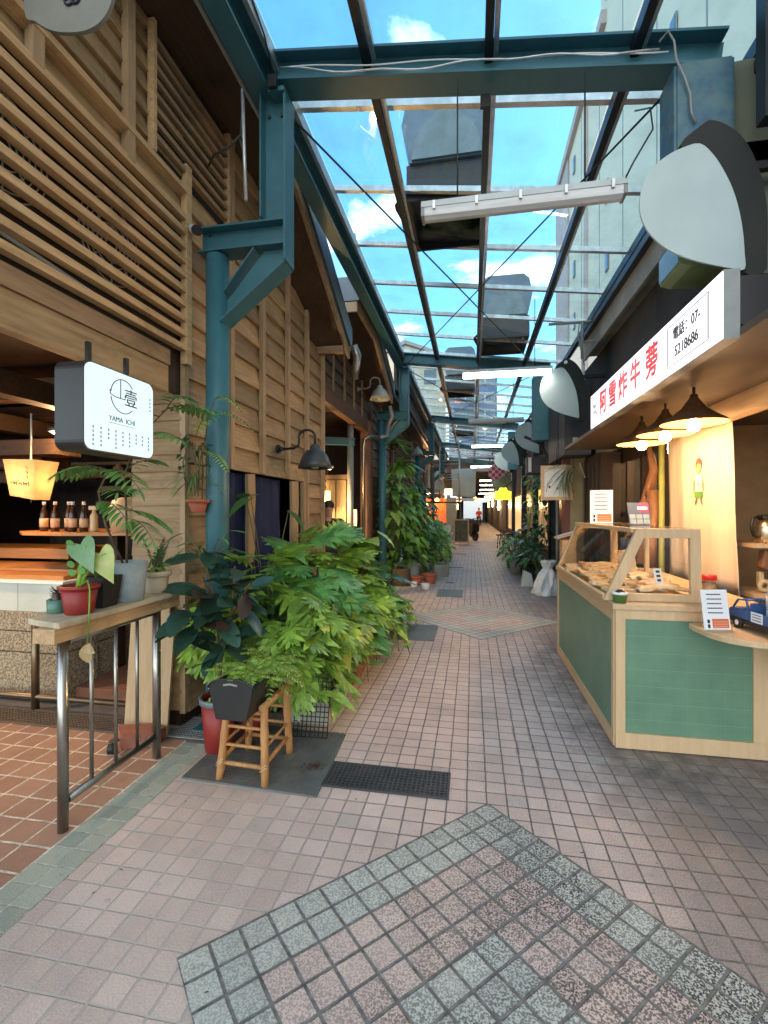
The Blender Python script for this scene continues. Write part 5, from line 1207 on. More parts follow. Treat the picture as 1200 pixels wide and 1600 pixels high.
# half-round plates hung across the alley
def halfplate(y, x0, label, s=1.0, mat=None):
    x1 = x0 + .50 * s; z0 = 2.75; z1 = z0 + .68 * s
    t = thing('round_plate', (x0, y, z0), label, 'hanging plate', 'white half-round plates hung on the right')
    leafplate(x0, x1, z1, z0, y, th=.012).build('plate', mat or M_disc, t)
    H = z1 - z0; Wd = x1 - x0
    pts = [(x0 + Wd * a, z0 + H * c) for a, c in ((.40, 1.02), (.62, 1.16), (.72, 1.18), (.90, 1.1), (1.05, .95), (1.16, .72), (1.22, .45), (1.22, .12), (1.20, -.02), (1.02, -.02), (1.0, .28), (.95, .45), (.88, .64), (.78, .80), (.62, .93))]
    MB().prism(smooth_poly(pts, 3), y + .013, y + .16, 'y').build('blade_mount', M_olive if 0 else pm('blade_metal', (.012, .015, .013), (.022, .024, .02), scale=3, rough=.8), t)
    if y > 3: MB().tube([(x0 + Wd * .66, y + .01, z0 + H * 1.10), (x0 + Wd * .66, y - .02, z0 + H * 1.10)], .022 * s, 14).build('lug', M_alu, t)
    B(x1 + .05, 1.76, y + .05, y + .09, z0 + H * .8, z0 + H * .86).build('wall_bracket', M_black, t)
    return t
halfplate(2.75, .885, 'largest pale half-round plate, hung in front of the blue bracket above the shop sign')
halfplate(6.72, .905, 'second pale half-round plate, just past the far end of the glowing shop sign')
halfplate(10.7, .92, 'third pale half-round plate, behind the teal box bracket')
halfplate(13.4, .78, 'fourth pale half-round plate, over the small air conditioner', .95)
halfplate(15.6, .70, 'farthest pale half-round plate, above the red checked cloth', .95)
tag(MB().prism([(1.20, 3.72), (1.235, 3.98), (2.2, 4.0), (2.2, 2.8), (1.40, 2.8), (1.30, 3.3), (1.20, 3.5)], 2.93, 2.96, 'y').build('metal_sheet', pm('olive_sheet', (.20, .21, .15), (.14, .15, .10), scale=2, rough=.45, bump=.1)), 'large dull olive metal sheet behind the largest half-round plate', 'metal sheet')
MBx = MB().box(1.50, 1.56, 2.62, 2.68, 3.42, 4.4); tag(MBx.build('roof_strut', M_tealw), 'peeling vertical strut at the top right corner of the photo', 'strut')
tag(MB().box(1.40, 1.475, 2.60, 2.68, 3.42, 4.4).build('roof_strut', M_rafter), 'dark vertical strut beside the peeling one at the top right', 'strut')
t = thing('wedge_lamp', (1.2, 3.0, 2.7), 'small pale green wedge-shaped housing tucked below the largest half-round plate', 'lamp housing')
MB().prism([(1.18, 2.93), (1.18, 3.10), (1.28, 3.09), (1.50, 3.02), (1.50, 2.90), (1.24, 2.91)], 3.0, 3.3, 'y').build('housing', pm('pale_green_metal', (.30, .38, .16), (.22, .30, .14), rough=.4), t)
B(1.17, 1.179, 3.01, 3.29, 2.94, 3.09).build('side_glass', pm('bluish_pane', (.30, .50, .60), rough=.2), t)
k = MB().tube([(1.42, 6.6, 3.50), (1.42, 6.6, 3.98)], .02, 8).tube([(1.0, 6.6, 3.98), (1.62, 6.6, 3.98)], .02, 8).tube([(1.42, 6.6, 3.72), (1.9, 6.6, 3.72)], .012, 6).tube([(1.38, 6.58, 3.95), (1.36, 6.56, 3.8), (1.40, 6.57, 3.6), (1.44, 6.57, 3.4)], .008, 6)
tag(k.build('pipe_bracket', M_grey), 'grey pipe bracket with dangling wire at the end of the slab eave', 'bracket')
tag(B(1.56, 1.60, 7.26, 7.32, 3.3, 3.75).build('white_pipe', M_white, bevel=.01), 'short white pipe end on the corner of the slab eave', 'pipe')
# dark sign box and wall beyond the stall
t = thing('dark_sign_box', (1.6, 8, 2.3), 'big dark panelled box fixed over the door past the stall, with a small pale sticker', 'sign box')
B(1.36, 1.74, 7.5, 9.0, 2.34, 3.35).build('box', pm('dark_panel', (.035, .038, .042), (.05, .052, .055), rough=.5), t)
B(1.35, 1.359, 8.0, 8.01, 2.34, 3.35).build('joint', M_black, t); B(1.48, 1.55, 7.49, 7.499, 2.42, 2.60).build('sticker', M_disc, t)

# fluorescent battens over the alley
M_tubeon = emis('tube_on', (1, .97, .90), 7)
M_tubeoff = pm('tube_cover', (.50, .52, .50), (.42, .44, .42), rough=.3)
def batten(y, xc, z, on, label, L=1.18):
    t = thing('tube_light', (xc, y, z), label, 'tube light', 'tube lights hung along the alley')
    x0, x1 = xc - L / 2, xc + L / 2
    MB().prism([(y - .055, z), (y - .04, z + .045), (y + .04, z + .045), (y + .055, z)], x0, x1, 'x').build('body', M_tubeoff, t)
    MB().prism([(y - .050, z - .001), (y - .040, z - .045), (y - .015, z - .062), (y + .015, z - .062), (y + .040, z - .045), (y + .050, z - .001)], x0 + .02, x1 - .02, 'x').build('cover', M_tubeon if on else pm('clear_cover', (.55, .56, .55), (.42, .43, .43), scale=4, stretch=(.5, 8, 8), rough=.15), t)
    for k in range(5):
        x = x0 + .08 + (L - .16) * k / 4; B(x - .008, x + .008, y - .064, y - .053, z - .018, z + .03).build('clip', M_alu, t)
    for x in (x0, x1 - .019): B(x, x + .019, y - .05, y + .05, z - .05, z - .0015).build('end_cap', M_grey, t)
    for x in (x0 + .22, x1 - .22): MB().tube([(x, y, z + .045), (x, y, zb(x) + (.28 if y > 4 else .0) if y < 27 else 4.2)], .005, 6).build('hanger_rod', M_black, t)
fl = [(2.95, .28, 3.36, 0, 'nearest tube light, unlit, hanging below the first roof bay'), (6.58, .45, 3.37, 1, 'nearest lit tube light, over the far end of the shop sign'),
      (10.6, .50, 3.47, 0, 'second unlit tube light, beyond the nearest lit one'), (14.8, .55, 3.50, 1, 'second lit tube light along the alley'), (18.3, .4, 3.52, 0, 'third unlit tube light along the alley'),
      (20.6, .5, 3.40, 1, 'third lit tube light along the alley'), (23.8, .6, 3.5, 0, 'fourth unlit tube light along the alley'), (28.5, 1.0, 3.3, 1, 'fourth lit tube light, under the dark hall roof'), (33.5, 1.1, 3.3, 1, 'fifth lit tube light, deeper under the dark hall roof'),
      (41, 1.2, 3.3, 1, 'sixth lit tube light, deep in the hall'), (50, 1.2, 3.3, 1, 'farthest lit tube light in the hall')]
for a in fl: batten(*a)
# ================================================================ PLANTS
def axes(d, up=(0, 0, 1), roll=0):
    """matrix with local x along d, local z as near to up as possible"""
    x = Vector(d).normalized(); u = Vector(up); y = u.cross(x)
    if y.length < 1e-3: y = Vector((0, 1, 0)).cross(x)
    y.normalize(); z = x.cross(y)
    M = Matrix(((x[0], y[0], z[0], 0), (x[1], y[1], z[1], 0), (x[2], y[2], z[2], 0), (0, 0, 0, 1)))
    return M @ Matrix.Rotation(roll, 4, 'X')
def strip_leaf(L, Wd, droop=.25, fold=.12, n=6, prof=None, wave=0):
    """smooth-edged leaf along +x, folded at the midrib"""
    vs, fs = [], []
    for i in range(n + 1):
        u = i / n; w = (prof(u) if prof else math.sin(math.pi * min(1, u * .96 + .02)) ** .75) * Wd / 2
        z = -droop * L * u * u
        wz = wave * math.sin(u * 14) * w
        vs += [(u * L, -w, z + fold * w * 2 + wz), (u * L, 0, z), (u * L, w, z + fold * w * 2 - wz)]
    for i in range(n):
        k = 3 * i; fs += [(k, k + 1, k + 4, k + 3), (k + 1, k + 2, k + 5, k + 4)]
    return vs, fs
def heart(L, Wd, droop=.25, fold=.10):
    pts = [(-.16, .20), (-.20, .34), (-.10, .46), (.08, .50), (.30, .44), (.55, .30), (.80, .13), (1.0, 0)]
    f = lambda x: -droop * L * max(x, 0) ** 2
    vs = [(0, 0, 0), (.4 * L, 0, f(.4)), (.75 * L, 0, f(.75)), (L, 0, f(1))]
    def side(s):
        k = len(vs)
        for a, b_ in pts[:-1]: vs.append((a * L, s * b_ * Wd, f(a) + fold * b_ * Wd))
        return k
    fs = []
    for s in (1, -1):
        k = side(s); q = [(0, k, k + 1, k + 2), (0, k + 2, k + 3), (0, k + 3, k + 4, 1), (1, k + 4, k + 5, 2), (2, k + 5, k + 6, 3)]
        fs += q if s > 0 else [tuple(reversed(x)) for x in q]
    return vs, fs
def lobed(L, Wd, n=7, droop=.35, seed=0):
    """deeply cut philodendron leaf: midrib with paired fingers"""
    r = random.Random(seed); vs, fs = [], []
    z = lambda x, y: -droop * x * x / L - .22 * y * y / max(Wd, .01)
    def quad(a, b_, c, d):
        k = len(vs)
        for p in (a, b_, c, d): vs.append((p[0], p[1], z(p[0], p[1])))
        fs.append((k, k + 1, k + 2, k + 3))
    for i in range(n):
        u0, u1 = i / n, (i + 1) / n
        core = lambda u: Wd * .13 * (math.sin(math.pi * (.18 + .80 * u)) ** .8) + .004
        quad((u0 * L * .92, -core(u0)), (u1 * L * .92, -core(u1)), (u1 * L * .92, core(u1)), (u0 * L * .92, core(u0)))
        ln = Wd * .42 * (math.sin(math.pi * (.22 + .70 * (u0 + .5 / n))) ** .8) * r.uniform(.85, 1.1)
        sw = .35 + .75 * u0                       # sweep towards the tip
        wb = L / n * .50; wt = L / n * .36
        for s in (-1, 1):
            bx = (u0 + .5 / n) * L * .92 + s * .01 * L; by = core(u0) * .6
            dx, dy = math.sin(sw), math.cos(sw) * s
            px, py = -dy * s, dx * s               # perpendicular
            m1 = .55
            A = (bx - wb, by * s); Bp = (bx + wb, by * s)
            mx_, my_ = bx + dx * ln * m1, by * s + dy * ln * m1
            Cc = (mx_ + wt * .9, my_ - dx * s * wt * .6); D = (mx_ - wt * .9, my_ + dx * s * wt * .6)
            ex, ey = bx + dx * ln, by * s + dy * ln
            E_ = (ex + wt * .25, ey); F_ = (ex - wt * .15, ey)
            quad(A, Bp, Cc, D) if s > 0 else quad(Bp, A, D, Cc)
            quad(D, Cc, E_, F_) if s > 0 else quad(Cc, D, F_, E_)
    quad((.88 * L, -.03 * Wd), (1.0 * L, -.008 * Wd), (1.0 * L, .008 * Wd), (.88 * L, .03 * Wd))
    return vs, fs
LOB = [lobed(1, .95, 6, .28, 1), lobed(1, .85, 6, .36, 2), lobed(1, 1.05, 5, .20, 3), lobed(1, .9, 5, .5, 4)]
def put(m, geo, pos, d, up=(0, 0, 1), roll=0, s=1):
    M = Matrix.Translation(pos) @ axes(d, up, roll) @ Matrix.Scale(s, 4)
    m.add(geo[0], geo[1], M, True)
def vein_tube(m, a, b_, r, sag=.0, n=5):
    a, b_ = Vector(a), Vector(b_)
    m.tube([a.lerp(b_, i / n) + Vector((0, 0, sag * math.sin(math.pi * i / n))) for i in range(n + 1)], [r * (1 - .4 * i / n) for i in range(n + 1)], 5, cap=False)

rp = random.Random(21)
def philodendron(x, y, z0, h, rad, nl, label, mat=None, s=.40, kind='lob'):
    t = thing('philodendron', (x, y, z0), label, 'plant', 'philodendrons in the leafy bank')
    lf, st, pl = MB(), MB(), MB()
    for i in range(int(nl * 1.5)):
        a = rp.uniform(0, 6.283); a = a if math.cos(a) > -.5 else rp.uniform(-1.5, 1.5)      # few leaves into the wall
        el = rp.random() ** .8
        rr_ = rad * (.35 + .65 * math.sin(el * 1.57 + .1)) * rp.uniform(.75, 1.05); hz = h * (1.02 - .78 * el) * rp.uniform(.85, 1.05)
        base = Vector((x + math.cos(a) * rr_ * .62, y + math.sin(a) * rr_ * .62, z0 + hz))
        d = Vector((math.cos(a) * (.5 + .5 * el), math.sin(a) * (.5 + .5 * el), .35 - .95 * el + rp.uniform(-.2, .2)))
        g = rp.choice(LOB); sc = s * rp.uniform(.8, 1.2)
        put(pl if rp.random() < .07 else lf, g, base, d, roll=rp.uniform(-.6, .6), s=sc)
        vein_tube(st, (x + math.cos(a) * .04, y + math.sin(a) * .04, z0), base + d.normalized() * sc * .05, .006, .08)
    lf.build('foliage', mat or M_phil, t); st.build('stems', M_stem, t)
    if pl.v: pl.build('young_leaves', M_lime, t)
    return t
def pothos(x, y, z0, spread, top, nl, label, mat=None, s=.14, name='pothos', group='trailing pothos along the leafy bank', down=1, extra=None):
    t = thing(name, (x, y, z0), label, 'plant', group)
    lf, st, ye = MB(), MB(), MB()
    nv = max(3, nl // 9)
    for v in range(nv):
        a = rp.uniform(-1.9, 1.9) if down else rp.uniform(0, 6.283); p = Vector((x, y, z0 + top * rp.uniform(.7, 1))); path = [p.copy()]
        L = spread * rp.uniform(.6, 1.2)
        for k in range(7):
            u = (k + 1) / 7
            q = Vector((x + math.cos(a + .2 * math.sin(k)) * L * u, y + math.sin(a + .3 * math.sin(k * 1.7)) * L * u, max(z0 * 0 + .04, path[0].z + .06 - (path[0].z - .05) * u ** 1.5 * down * rp.uniform(.8, 1.0) + (1 - down) * .3 * math.sin(u * 3))))
            path.append(q)
        st.tube(path, .004, 5, cap=False)
        for k in range(nl // nv):
            u = rp.uniform(.05, 1) * 6.999; i = int(u); pp = path[i].lerp(path[i + 1], u - i)
            aa = a + rp.uniform(-1.3, 1.3)
            d = Vector((math.cos(aa), math.sin(aa), rp.uniform(-1.1, .35)))
            g = heart(1, .62, rp.uniform(.1, .5)); sc = s * rp.uniform(.65, 1.25)
            off = Vector((math.cos(aa) * .04, math.sin(aa) * .04, .05 * rp.random()))
            put(ye if (extra and rp.random() < .06) else lf, g, pp + off, d, roll=rp.uniform(-.6, .6), s=sc)
    lf.build('foliage', mat or M_poth, t); st.build('stems', M_stem, t)
    if extra and ye.v: ye.build('pale_leaves', extra, t)
    return t
# troughs under the bank
M_foam = pm('foam_box', (.60, .62, .55), (.48, .50, .44), scale=5, rough=.8, bump=.1)
def trough(x0, x1, y0, y1, h, mat, label, z=0):
    t = thing('planter_trough', ((x0 + x1) / 2, (y0 + y1) / 2, z), label, 'planter', 'troughs under the leafy bank')
    w = .022
    MB().box(x0, x1, y0, y0 + w, z, z + h).box(x0, x1, y1 - w, y1, z, z + h).box(x0, x0 + w, y0 + w, y1 - w, z, z + h).box(x1 - w, x1, y0 + w, y1 - w, z, z + h).box(x0 + w, x1 - w, y0 + w, y1 - w, z, z + .02).build('box', mat, t, bevel=.004)
    B(x0 + w, x1 - w, y0 + w, y1 - w, z + .02, z + h - .03).build('soil', M_soil, t)
    return t
trough(-1.30, -1.0, 3.18, 3.72, .17, M_foam, 'white foam planter box with its end showing under the near end of the leafy bank')
trough(-1.34, -1.0, 3.80, 4.55, .26, M_terra, 'terracotta trough in the middle of the leafy bank, mostly hidden')
trough(-1.34, -1.0, 4.65, 5.35, .26, M_terra, 'terracotta trough toward the far end of the leafy bank, mostly hidden')
trough(-1.34, -1.02, 5.45, 6.0, .22, M_dgrey, 'dark trough at the far end of the leafy bank')
trough(-1.90, -1.42, 3.3, 4.5, .55, M_dkwood, 'tall dark planter against the wall at the near half of the leafy bank')
trough(-1.90, -1.42, 4.6, 5.9, .55, M_dkwood, 'tall dark planter against the wall at the far half of the leafy bank')
ph = [(-1.60, 3.40, .45, .68, .50, 22, 'philodendron at the near end of the bank, right behind the rubber plant', M_phil, .34),
      (-1.52, 3.90, .45, .80, .56, 28, 'tallest philodendron of the bank, under the black gooseneck lamp', M_phil2, .38),
      (-1.50, 4.40, .45, .80, .56, 28, 'broad philodendron in the middle of the bank, before the navy curtain end', M_phil, .38),
      (-1.50, 4.95, .45, .66, .54, 26, 'philodendron past the middle of the bank', M_phil, .34),
      (-1.45, 5.5, .45, .48, .48, 24, 'low philodendron near the far end of the bank', M_phil2, .30),
      (-1.28, 3.60, .38, .52, .40, 26, 'front philodendron over the near foam box', M_phil, .31),
      (-1.22, 4.15, .38, .50, .38, 26, 'front philodendron arching over the terracotta trough', M_phil, .31),
      (-1.22, 4.75, .38, .40, .36, 24, 'front philodendron past the yellow leaves', M_phil2, .29)]
ph += [(-1.80, 3.25, .45, .55, .36, 18, 'small philodendron in the corner between the rubber plant and the navy curtain', M_phil, .28), (-1.30, 3.22, .30, .50, .34, 22, 'lowest philodendron right behind the black planter box', M_phil, .28)]
for a in ph: philodendron(a[0], a[1], a[2], a[3], a[4], a[5], a[6], a[7], a[8])
po = [(-1.16, 3.26, .17, .34, .62, 80, 'variegated pothos trailing to the floor at the near foot of the bank'), (-1.10, 3.62, .2, .36, .60, 84, 'pothos with yellowing leaves at the front of the bank'),
      (-1.04, 4.1, .2, .32, .50, 66, 'pothos hanging over the middle trough of the bank'), (-1.04, 4.55, .2, .34, .55, 66, 'pothos with large pale-edged leaves past the middle of the bank'),
      (-1.05, 5.0, .2, .32, .55, 60, 'pothos near the far end of the bank'), (-1.06, 5.4, .2, .30, .52, 54, 'darker pothos beside the spidery plant'), (-1.10, 5.8, .15, .32, .42, 44, 'last pothos at the far end of the bank')]
for i, a in enumerate(po): pothos(a[0], a[1], a[2], a[3], a[4], a[5], a[6], s=.17 if i < 3 else .18, extra=M_yel if i == 1 else None, mat=M_phil2 if i in (2, 5) else None)
# big plain leaves and lime seedlings in the bank
def stalkplant(name, x, y, z0, n, h, L, Wd, label, mat, geo='heart', spread=.25, group=None, aim=None, cat='plant', stem=M_stem):
    t = thing(name, (x, y, z0), label, cat, group)
    lf, st = MB(), MB()
    for i in range(n):
        a = aim if aim is not None and i == 0 else 6.283 * i / n + rp.uniform(-.4, .4); hh = h * rp.uniform(.6, 1.1)
        tip = Vector((x + math.cos(a) * spread, y + math.sin(a) * spread, z0 + hh))
        d = Vector((math.cos(a), math.sin(a), rp.uniform(-.7, .1)))
        g = heart(L, Wd, rp.uniform(.2, .45)) if geo == 'heart' else strip_leaf(L, Wd, rp.uniform(.1, .5), wave=.0)
        put(lf, g, tip, d, roll=rp.uniform(-.3, .3), s=rp.uniform(.75, 1.15)); vein_tube(st, (x, y, z0), tip, .006, .05)
    lf.build('foliage', mat, t); st.build('stems', stem, t)
    return t
stalkplant('arrowhead_plant', -1.20, 5.0, .5, 7, .75, .30, .26, 'bright lime plant with broad leaves at the top of the bank, under the second lamp', M_lime, spread=.22)
stalkplant('taro_plant', -1.70, 3.75, .55, 5, 1.0, .26, .22, 'dark taro with pale veins rising in front of the navy curtain', M_phil2, spread=.20)
stalkplant('taro_plant', -1.10, 5.5, .2, 8, .62, .28, .20, 'dark green broad-leaved plant at the far edge of the bank', M_deep, spread=.25)
stalkplant('bird_nest_fern', -1.35, 5.9, .22, 16, .35, .50, .07, 'strappy bright green fern on the far shoulder of the bank', M_fern, geo='strip', spread=.10)
stalkplant('spider_plant', -.98, 6.05, .02, 18, .22, .28, .022, 'thin dark spidery plant sticking out past the far end of the bank', M_deep, geo='strip', spread=.10)
stalkplant('arrowhead_plant', -.95, 5.95, .05, 9, .30, .20, .15, 'small arrowhead plant low at the far end of the bank', M_phil, spread=.12)
# black wire rack leaning among the leaves
t = thing('wire_rack', (-1.15, 3.05, 0), 'black plastic-coated wire rack leaning behind the bamboo stool', 'rack')
m = MB()
A0, A1, A2 = Vector((-1.16, 2.95, .02)), Vector((-.98, 3.05, .02)), Vector((0, .10, .36))
A1 = Vector((-.93, 2.96, .02)); 
for i in range(9): p = A0.lerp(A1, i / 8); m.tube([p, p + A2], .0035, 5)
for i in range(13): p = A2 * (i / 12); m.tube([A0 + p, A1 + p], .0035, 5)
m.build('grid', M_black, t)

# pots
def pot(name, c, r0, r1, h, mat, label, rim=.0, cat='pot', rimmat=None, n=32, thick=.008, soil=True, group=None):
    t = thing(name, c, label, cat, group)
    MB().lathe(c, [(r0 * .96, 0), (r0, .004), (r1, h), (r1 - thick, h), (r1 - thick, h - .03), (r0 - thick, .01), (0, .01)], n).build('shell', mat, t)
    if rim: MB().lathe(c, [(r1 + .001, h - rim), (r1 + .008, h - rim), (r1 + .010, h), (r1 - .004, h + .002), (r1 - .006, h - .01), (r1 + .001, h - rim)], n, cap=False).build('rim', rimmat or mat, t)
    if soil: MB().lathe((c[0], c[1], c[2] + h - .03), [(0, .006), (r1 * .5, .004), (r1 - thick - .001, 0)], n).build('soil', M_soil, t)
    return t
# red planter pot with grey rim and the rubber plant
pot('red_planter', (-1.565, 2.74, .002), .085, .112, .335, M_redp, 'tall red planter pot with a grey-blue rim behind the bamboo stool', rim=.035, rimmat=pm('blue_grey_plastic', (.16, .20, .22), rough=.5), cat='planter')
pot('red_planter', (-1.44, 2.98, .002), .085, .11, .27, M_redp, 'second dark red pot farther back in the shade under the stool', rim=.03, cat='planter')
t = thing('rubber_plant', (-1.565, 2.74, .31), 'rubber plant with big glossy dark blue-green leaves leaning over the plant shelf', 'plant')
st, lf, lr = MB(), MB(), MB()
rb = random.Random(5)
stems = [[(-1.565, 2.74, .31), (-1.575, 2.76, .6), (-1.60, 2.78, .85), (-1.68, 2.74, 1.08)], [(-1.565, 2.74, .31), (-1.56, 2.75, .55), (-1.50, 2.78, .85), (-1.48, 2.78, 1.15)],
         [(-1.60, 2.78, .8), (-1.66, 2.8, 1.0), (-1.72, 2.82, 1.25)], [(-1.575, 2.76, .6), (-1.66, 2.68, .78), (-1.72, 2.60, .93)], [(-1.50, 2.78, .85), (-1.40, 2.74, .98), (-1.33, 2.70, 1.06)]]
for s_ in stems: st.tube(s_, [.011, .009, .008, .006][:len(s_)], 8, cap=False)
oval = lambda u: math.sin(math.pi * min(1, u * .97 + .015)) ** .62
for k, s_ in enumerate(stems):
    for i in range(13 if k < 3 else 11):
        u = rb.uniform(.25 if k < 2 else .1, 1) * (len(s_) - 1.001); j = int(u); p = Vector(s_[j]).lerp(Vector(s_[j + 1]), u - j)
        a = rb.uniform(-2.8, 1.2); d = Vector((math.cos(a), math.sin(a), rb.uniform(-.75, .75)))
        g = strip_leaf(1, .46, rb.uniform(.0, .3), .10, 7, oval)
        put(lr if rb.random() < .12 else lf, g, p + d * .03, d, roll=rb.uniform(-.7, .7), s=rb.uniform(.16, .27))
lf.build('foliage', M_rub, t); lr.build('young_leaves', M_rubr, t); st.build('stem', M_bark, t)
tag(MB().prism([(-1.80, .0), (-1.74, .0), (-1.74, .72), (-1.80, .74)], 2.98, 3.02, 'y').build('leaning_board', M_conc), 'narrow grey board standing in the dark gap behind the rubber plant', 'board')

# bamboo stool
t = thing('bamboo_stool', (-1.235, 2.58, 0), 'small bamboo stool standing on the steel plate under the black planter box', 'stool')
fx = [(-1.385, 2.425), (-1.105, 2.405), (-1.105, 2.76), (-1.385, 2.77)]; tx = [(-1.35, 2.45), (-1.125, 2.44), (-1.125, 2.74), (-1.35, 2.745)]
for (a, b_), (c_, d_) in zip(fx, tx):
    zt = .425 if c_ > -1.2 else .40
    pts = [Vector((a, b_, 0)).lerp(Vector((c_, d_, zt)), k / 8) for k in range(9)]
    MB().tube(pts, [.021 + (.0025 if k in (2, 5) else 0) for k in range(9)], 14).build('leg', M_bamboo, t)
def at_h(i, z): a, c_ = fx[i], tx[i]; u = z / .42; return (a[0] + (c_[0] - a[0]) * u, a[1] + (c_[1] - a[1]) * u, z)
for i, j, z, r_ in ((0, 1, .10, .012), (1, 2, .115, .012), (2, 3, .10, .012), (3, 0, .115, .012), (0, 1, .20, .009), (2, 3, .20, .009), (0, 1, .30, .009), (2, 3, .30, .009), (1, 2, .20, .008), (3, 0, .20, .008), (0, 1, .385, .012), (2, 3, .385, .012)):
    MB().tube([at_h(i, z), at_h(j, z)], r_, 10).build('rung', M_bamboo, t)
MB().tube([(-1.122, 2.405, .425), (-1.122, 2.76, .425)], .0195, 14).build('top_rail', M_bamboo, t)
MB().tube([(-1.352, 2.43, .405), (-1.352, 2.76, .405)], .0175, 14).build('top_rail', M_bamboo, t)
m = MB()
for i in range(4):
    for z in (.10, .115): p = at_h(i, z); m.tube([(p[0] - .021, p[1] - .021, z - .014), (p[0] + .021, p[1] - .021, z + .014)], .003, 5)
m.build('binding', M_oak, t)
# black trough on the stool
t = thing('planter_box', (-1.24, 2.62, .40), 'long black plastic planter box with arched ends resting on the bamboo stool', 'planter')
m = MB(); x0b, x1b, x0t, x1t, y0, y1, zb_, zt = -1.325, -1.155, -1.365, -1.118, 2.29, 2.93, .405, .575
def slab(p, q): 
    n = len(p); m.add(list(p) + list(q), [tuple(range(n)), tuple(reversed(range(n, 2 * n)))] + [(i, n + i, n + (i + 1) % n, (i + 1) % n) for i in range(n)])
slab([(x0b, y0, zb_), (x0t, y0, zt), (x0t, y1, zt), (x0b, y1, zb_)], [(x0b + .006, y0, zb_), (x0t + .006, y0, zt), (x0t + .006, y1, zt), (x0b + .006, y1, zb_)])
slab([(x1b - .006, y0, zb_), (x1t - .006, y0, zt), (x1t - .006, y1, zt), (x1b - .006, y1, zb_)], [(x1b, y0, zb_), (x1t, y0, zt), (x1t, y1, zt), (x1b, y1, zb_)])
for ya in (y0 - .007, y1):
    p = [(x0b, zb_), (x1b, zb_), (x1t, zt)] + [(-1.2415 + .1235 * math.cos(R(a)), zt + .045 * math.sin(R(a))) for a in range(10, 180, 17)] + [(x0t, zt)]
    m.prism(p, ya, ya + .007, 'y')
m.box(x0b + .0065, x1b - .0065, y0 + .001, y1 - .001, zb_, zb_ + .006); m.build('box', M_blackp, t)
m = MB().box(x1t - .002, x1t + .008, y0, y1, zt - .012, zt).box(x0t - .008, x0t + .002, y0, y1, zt - .012, zt)
for ya in (y0 - .012,): m.tube([(-1.2415 + .126 * math.cos(R(a)), ya + .004, zt - .005 + .05 * math.sin(R(a))) for a in range(0, 181, 12)], .006, 6)
m.build('rim', M_blackp, t)
B(-1.35, -1.135, y0 + .001, y1 - .001, zb_ + .1, zt - .03).build('soil', M_soil, t)
MB().tube([(-1.28, y0 - .009, zt + .012), (-1.24, y0 - .010, zt + .020), (-1.20, y0 - .009, zt + .012)], .006, 8).build('hand_grip', M_grey, t)
# fern in the box
def frond(m, p, d, L, W_, n=16, droop=.6, st=None, crimp=0):
    d = Vector(d).normalized(); pts = []; side = d.cross(Vector((0, 0, 1)))
    if side.length < .1: side = Vector((1, 0, 0))
    side.normalize()
    for i in range(n + 1):
        u = i / n; pts.append(Vector(p) + d * L * u + Vector((0, 0, -droop * L * u * u)))
    if st is not None: st.tube(pts, .0025, 4, cap=False)
    for i in range(1, n):
        u = i / n; w = W_ * (math.sin(math.pi * (.15 + .85 * u)) ** .7) * .5; tg = (pts[i + 1] - pts[i - 1]).normalized(); up = side.cross(tg).normalized()
        for s in (-1, 1):
            a = pts[i]; q = L / n * .52; tip = a + side * s * w + tg * w * .35 + Vector((0, 0, -w * .25 + random.uniform(-crimp, crimp)))
            mid = a.lerp(tip, .5) + up * .003
            m.add([a - tg * q * .4, a + tg * q * .5, mid + tg * q * .75, tip, mid - tg * q * .6], [(0, 1, 2, 3, 4)])
    return pts
t = thing('fern', (-1.24, 2.6, .54), 'bright yellow-green frilly fern growing in the black planter box', 'plant')
m, st = MB(), MB()
for i in range(120):
    y = rp.uniform(2.44, 2.88); a = rp.uniform(0, 6.283) if i > 12 else rp.uniform(3, 5)
    frond(m, (-1.24 + rp.uniform(-.06, .06), y, .545), (math.cos(a) * .9, math.sin(a) * .9, rp.uniform(.35, 1.1)), rp.uniform(.15, .30), rp.uniform(.075, .115), 15, rp.uniform(.4, .9), st, .004)
m.build('foliage', M_fern, t); st.build('stems', M_stem, t)

# ---- pots on the rail shelf
pot('flower_pot', (-1.885, 2.00, 1.001), .062, .082, .135, M_redp, 'dark red plastic flower pot at the near end of the plant shelf', rim=.014, cat='flower pot', group='pots on the rail shelf')
t = thing('taro_seedling', (-1.885, 2.00, 1.11), 'young taro with a big grey-green heart leaf and a yellowing one in the red pot', 'plant')
st = MB(); st.tube([(-1.89, 2.00, 1.105), (-1.885, 2.0, 1.16), (-1.87, 2.0, 1.24), (-1.855, 2.0, 1.33)], [.014, .012, .009, .006], 8)
st.tube([(-1.88, 2.0, 1.105), (-1.865, 2.01, 1.18), (-1.80, 2.03, 1.27), (-1.77, 2.04, 1.29)], [.010, .009, .006, .004], 8)
st.tube([(-1.875, 1.99, 1.13), (-1.82, 1.98, 1.165), (-1.79, 1.96, 1.12), (-1.785, 1.95, 1.0), (-1.79, 1.945, .86)], [.004] * 5, 6)
st.build('stem', M_fern, t)
m = MB(); put(m, heart(.17, .125, .25, .1), (-1.88, 2.0, 1.335), (.62, -.35, -.62), up=(.3, -.9, .6), s=1); m.build('leaf', leafmat('taro_leaf', (.16, .30, .15), (.22, .38, .20), scale=14), t)
m = MB(); put(m, heart(.16, .13, .3, .1), (-1.80, 2.03, 1.29), (.55, -.2, -.85), up=(.3, -.9, .4), s=1); m.build('yellowing_leaf', leafmat('taro_yellow', (.35, .45, .12), (.50, .52, .18), scale=18), t)
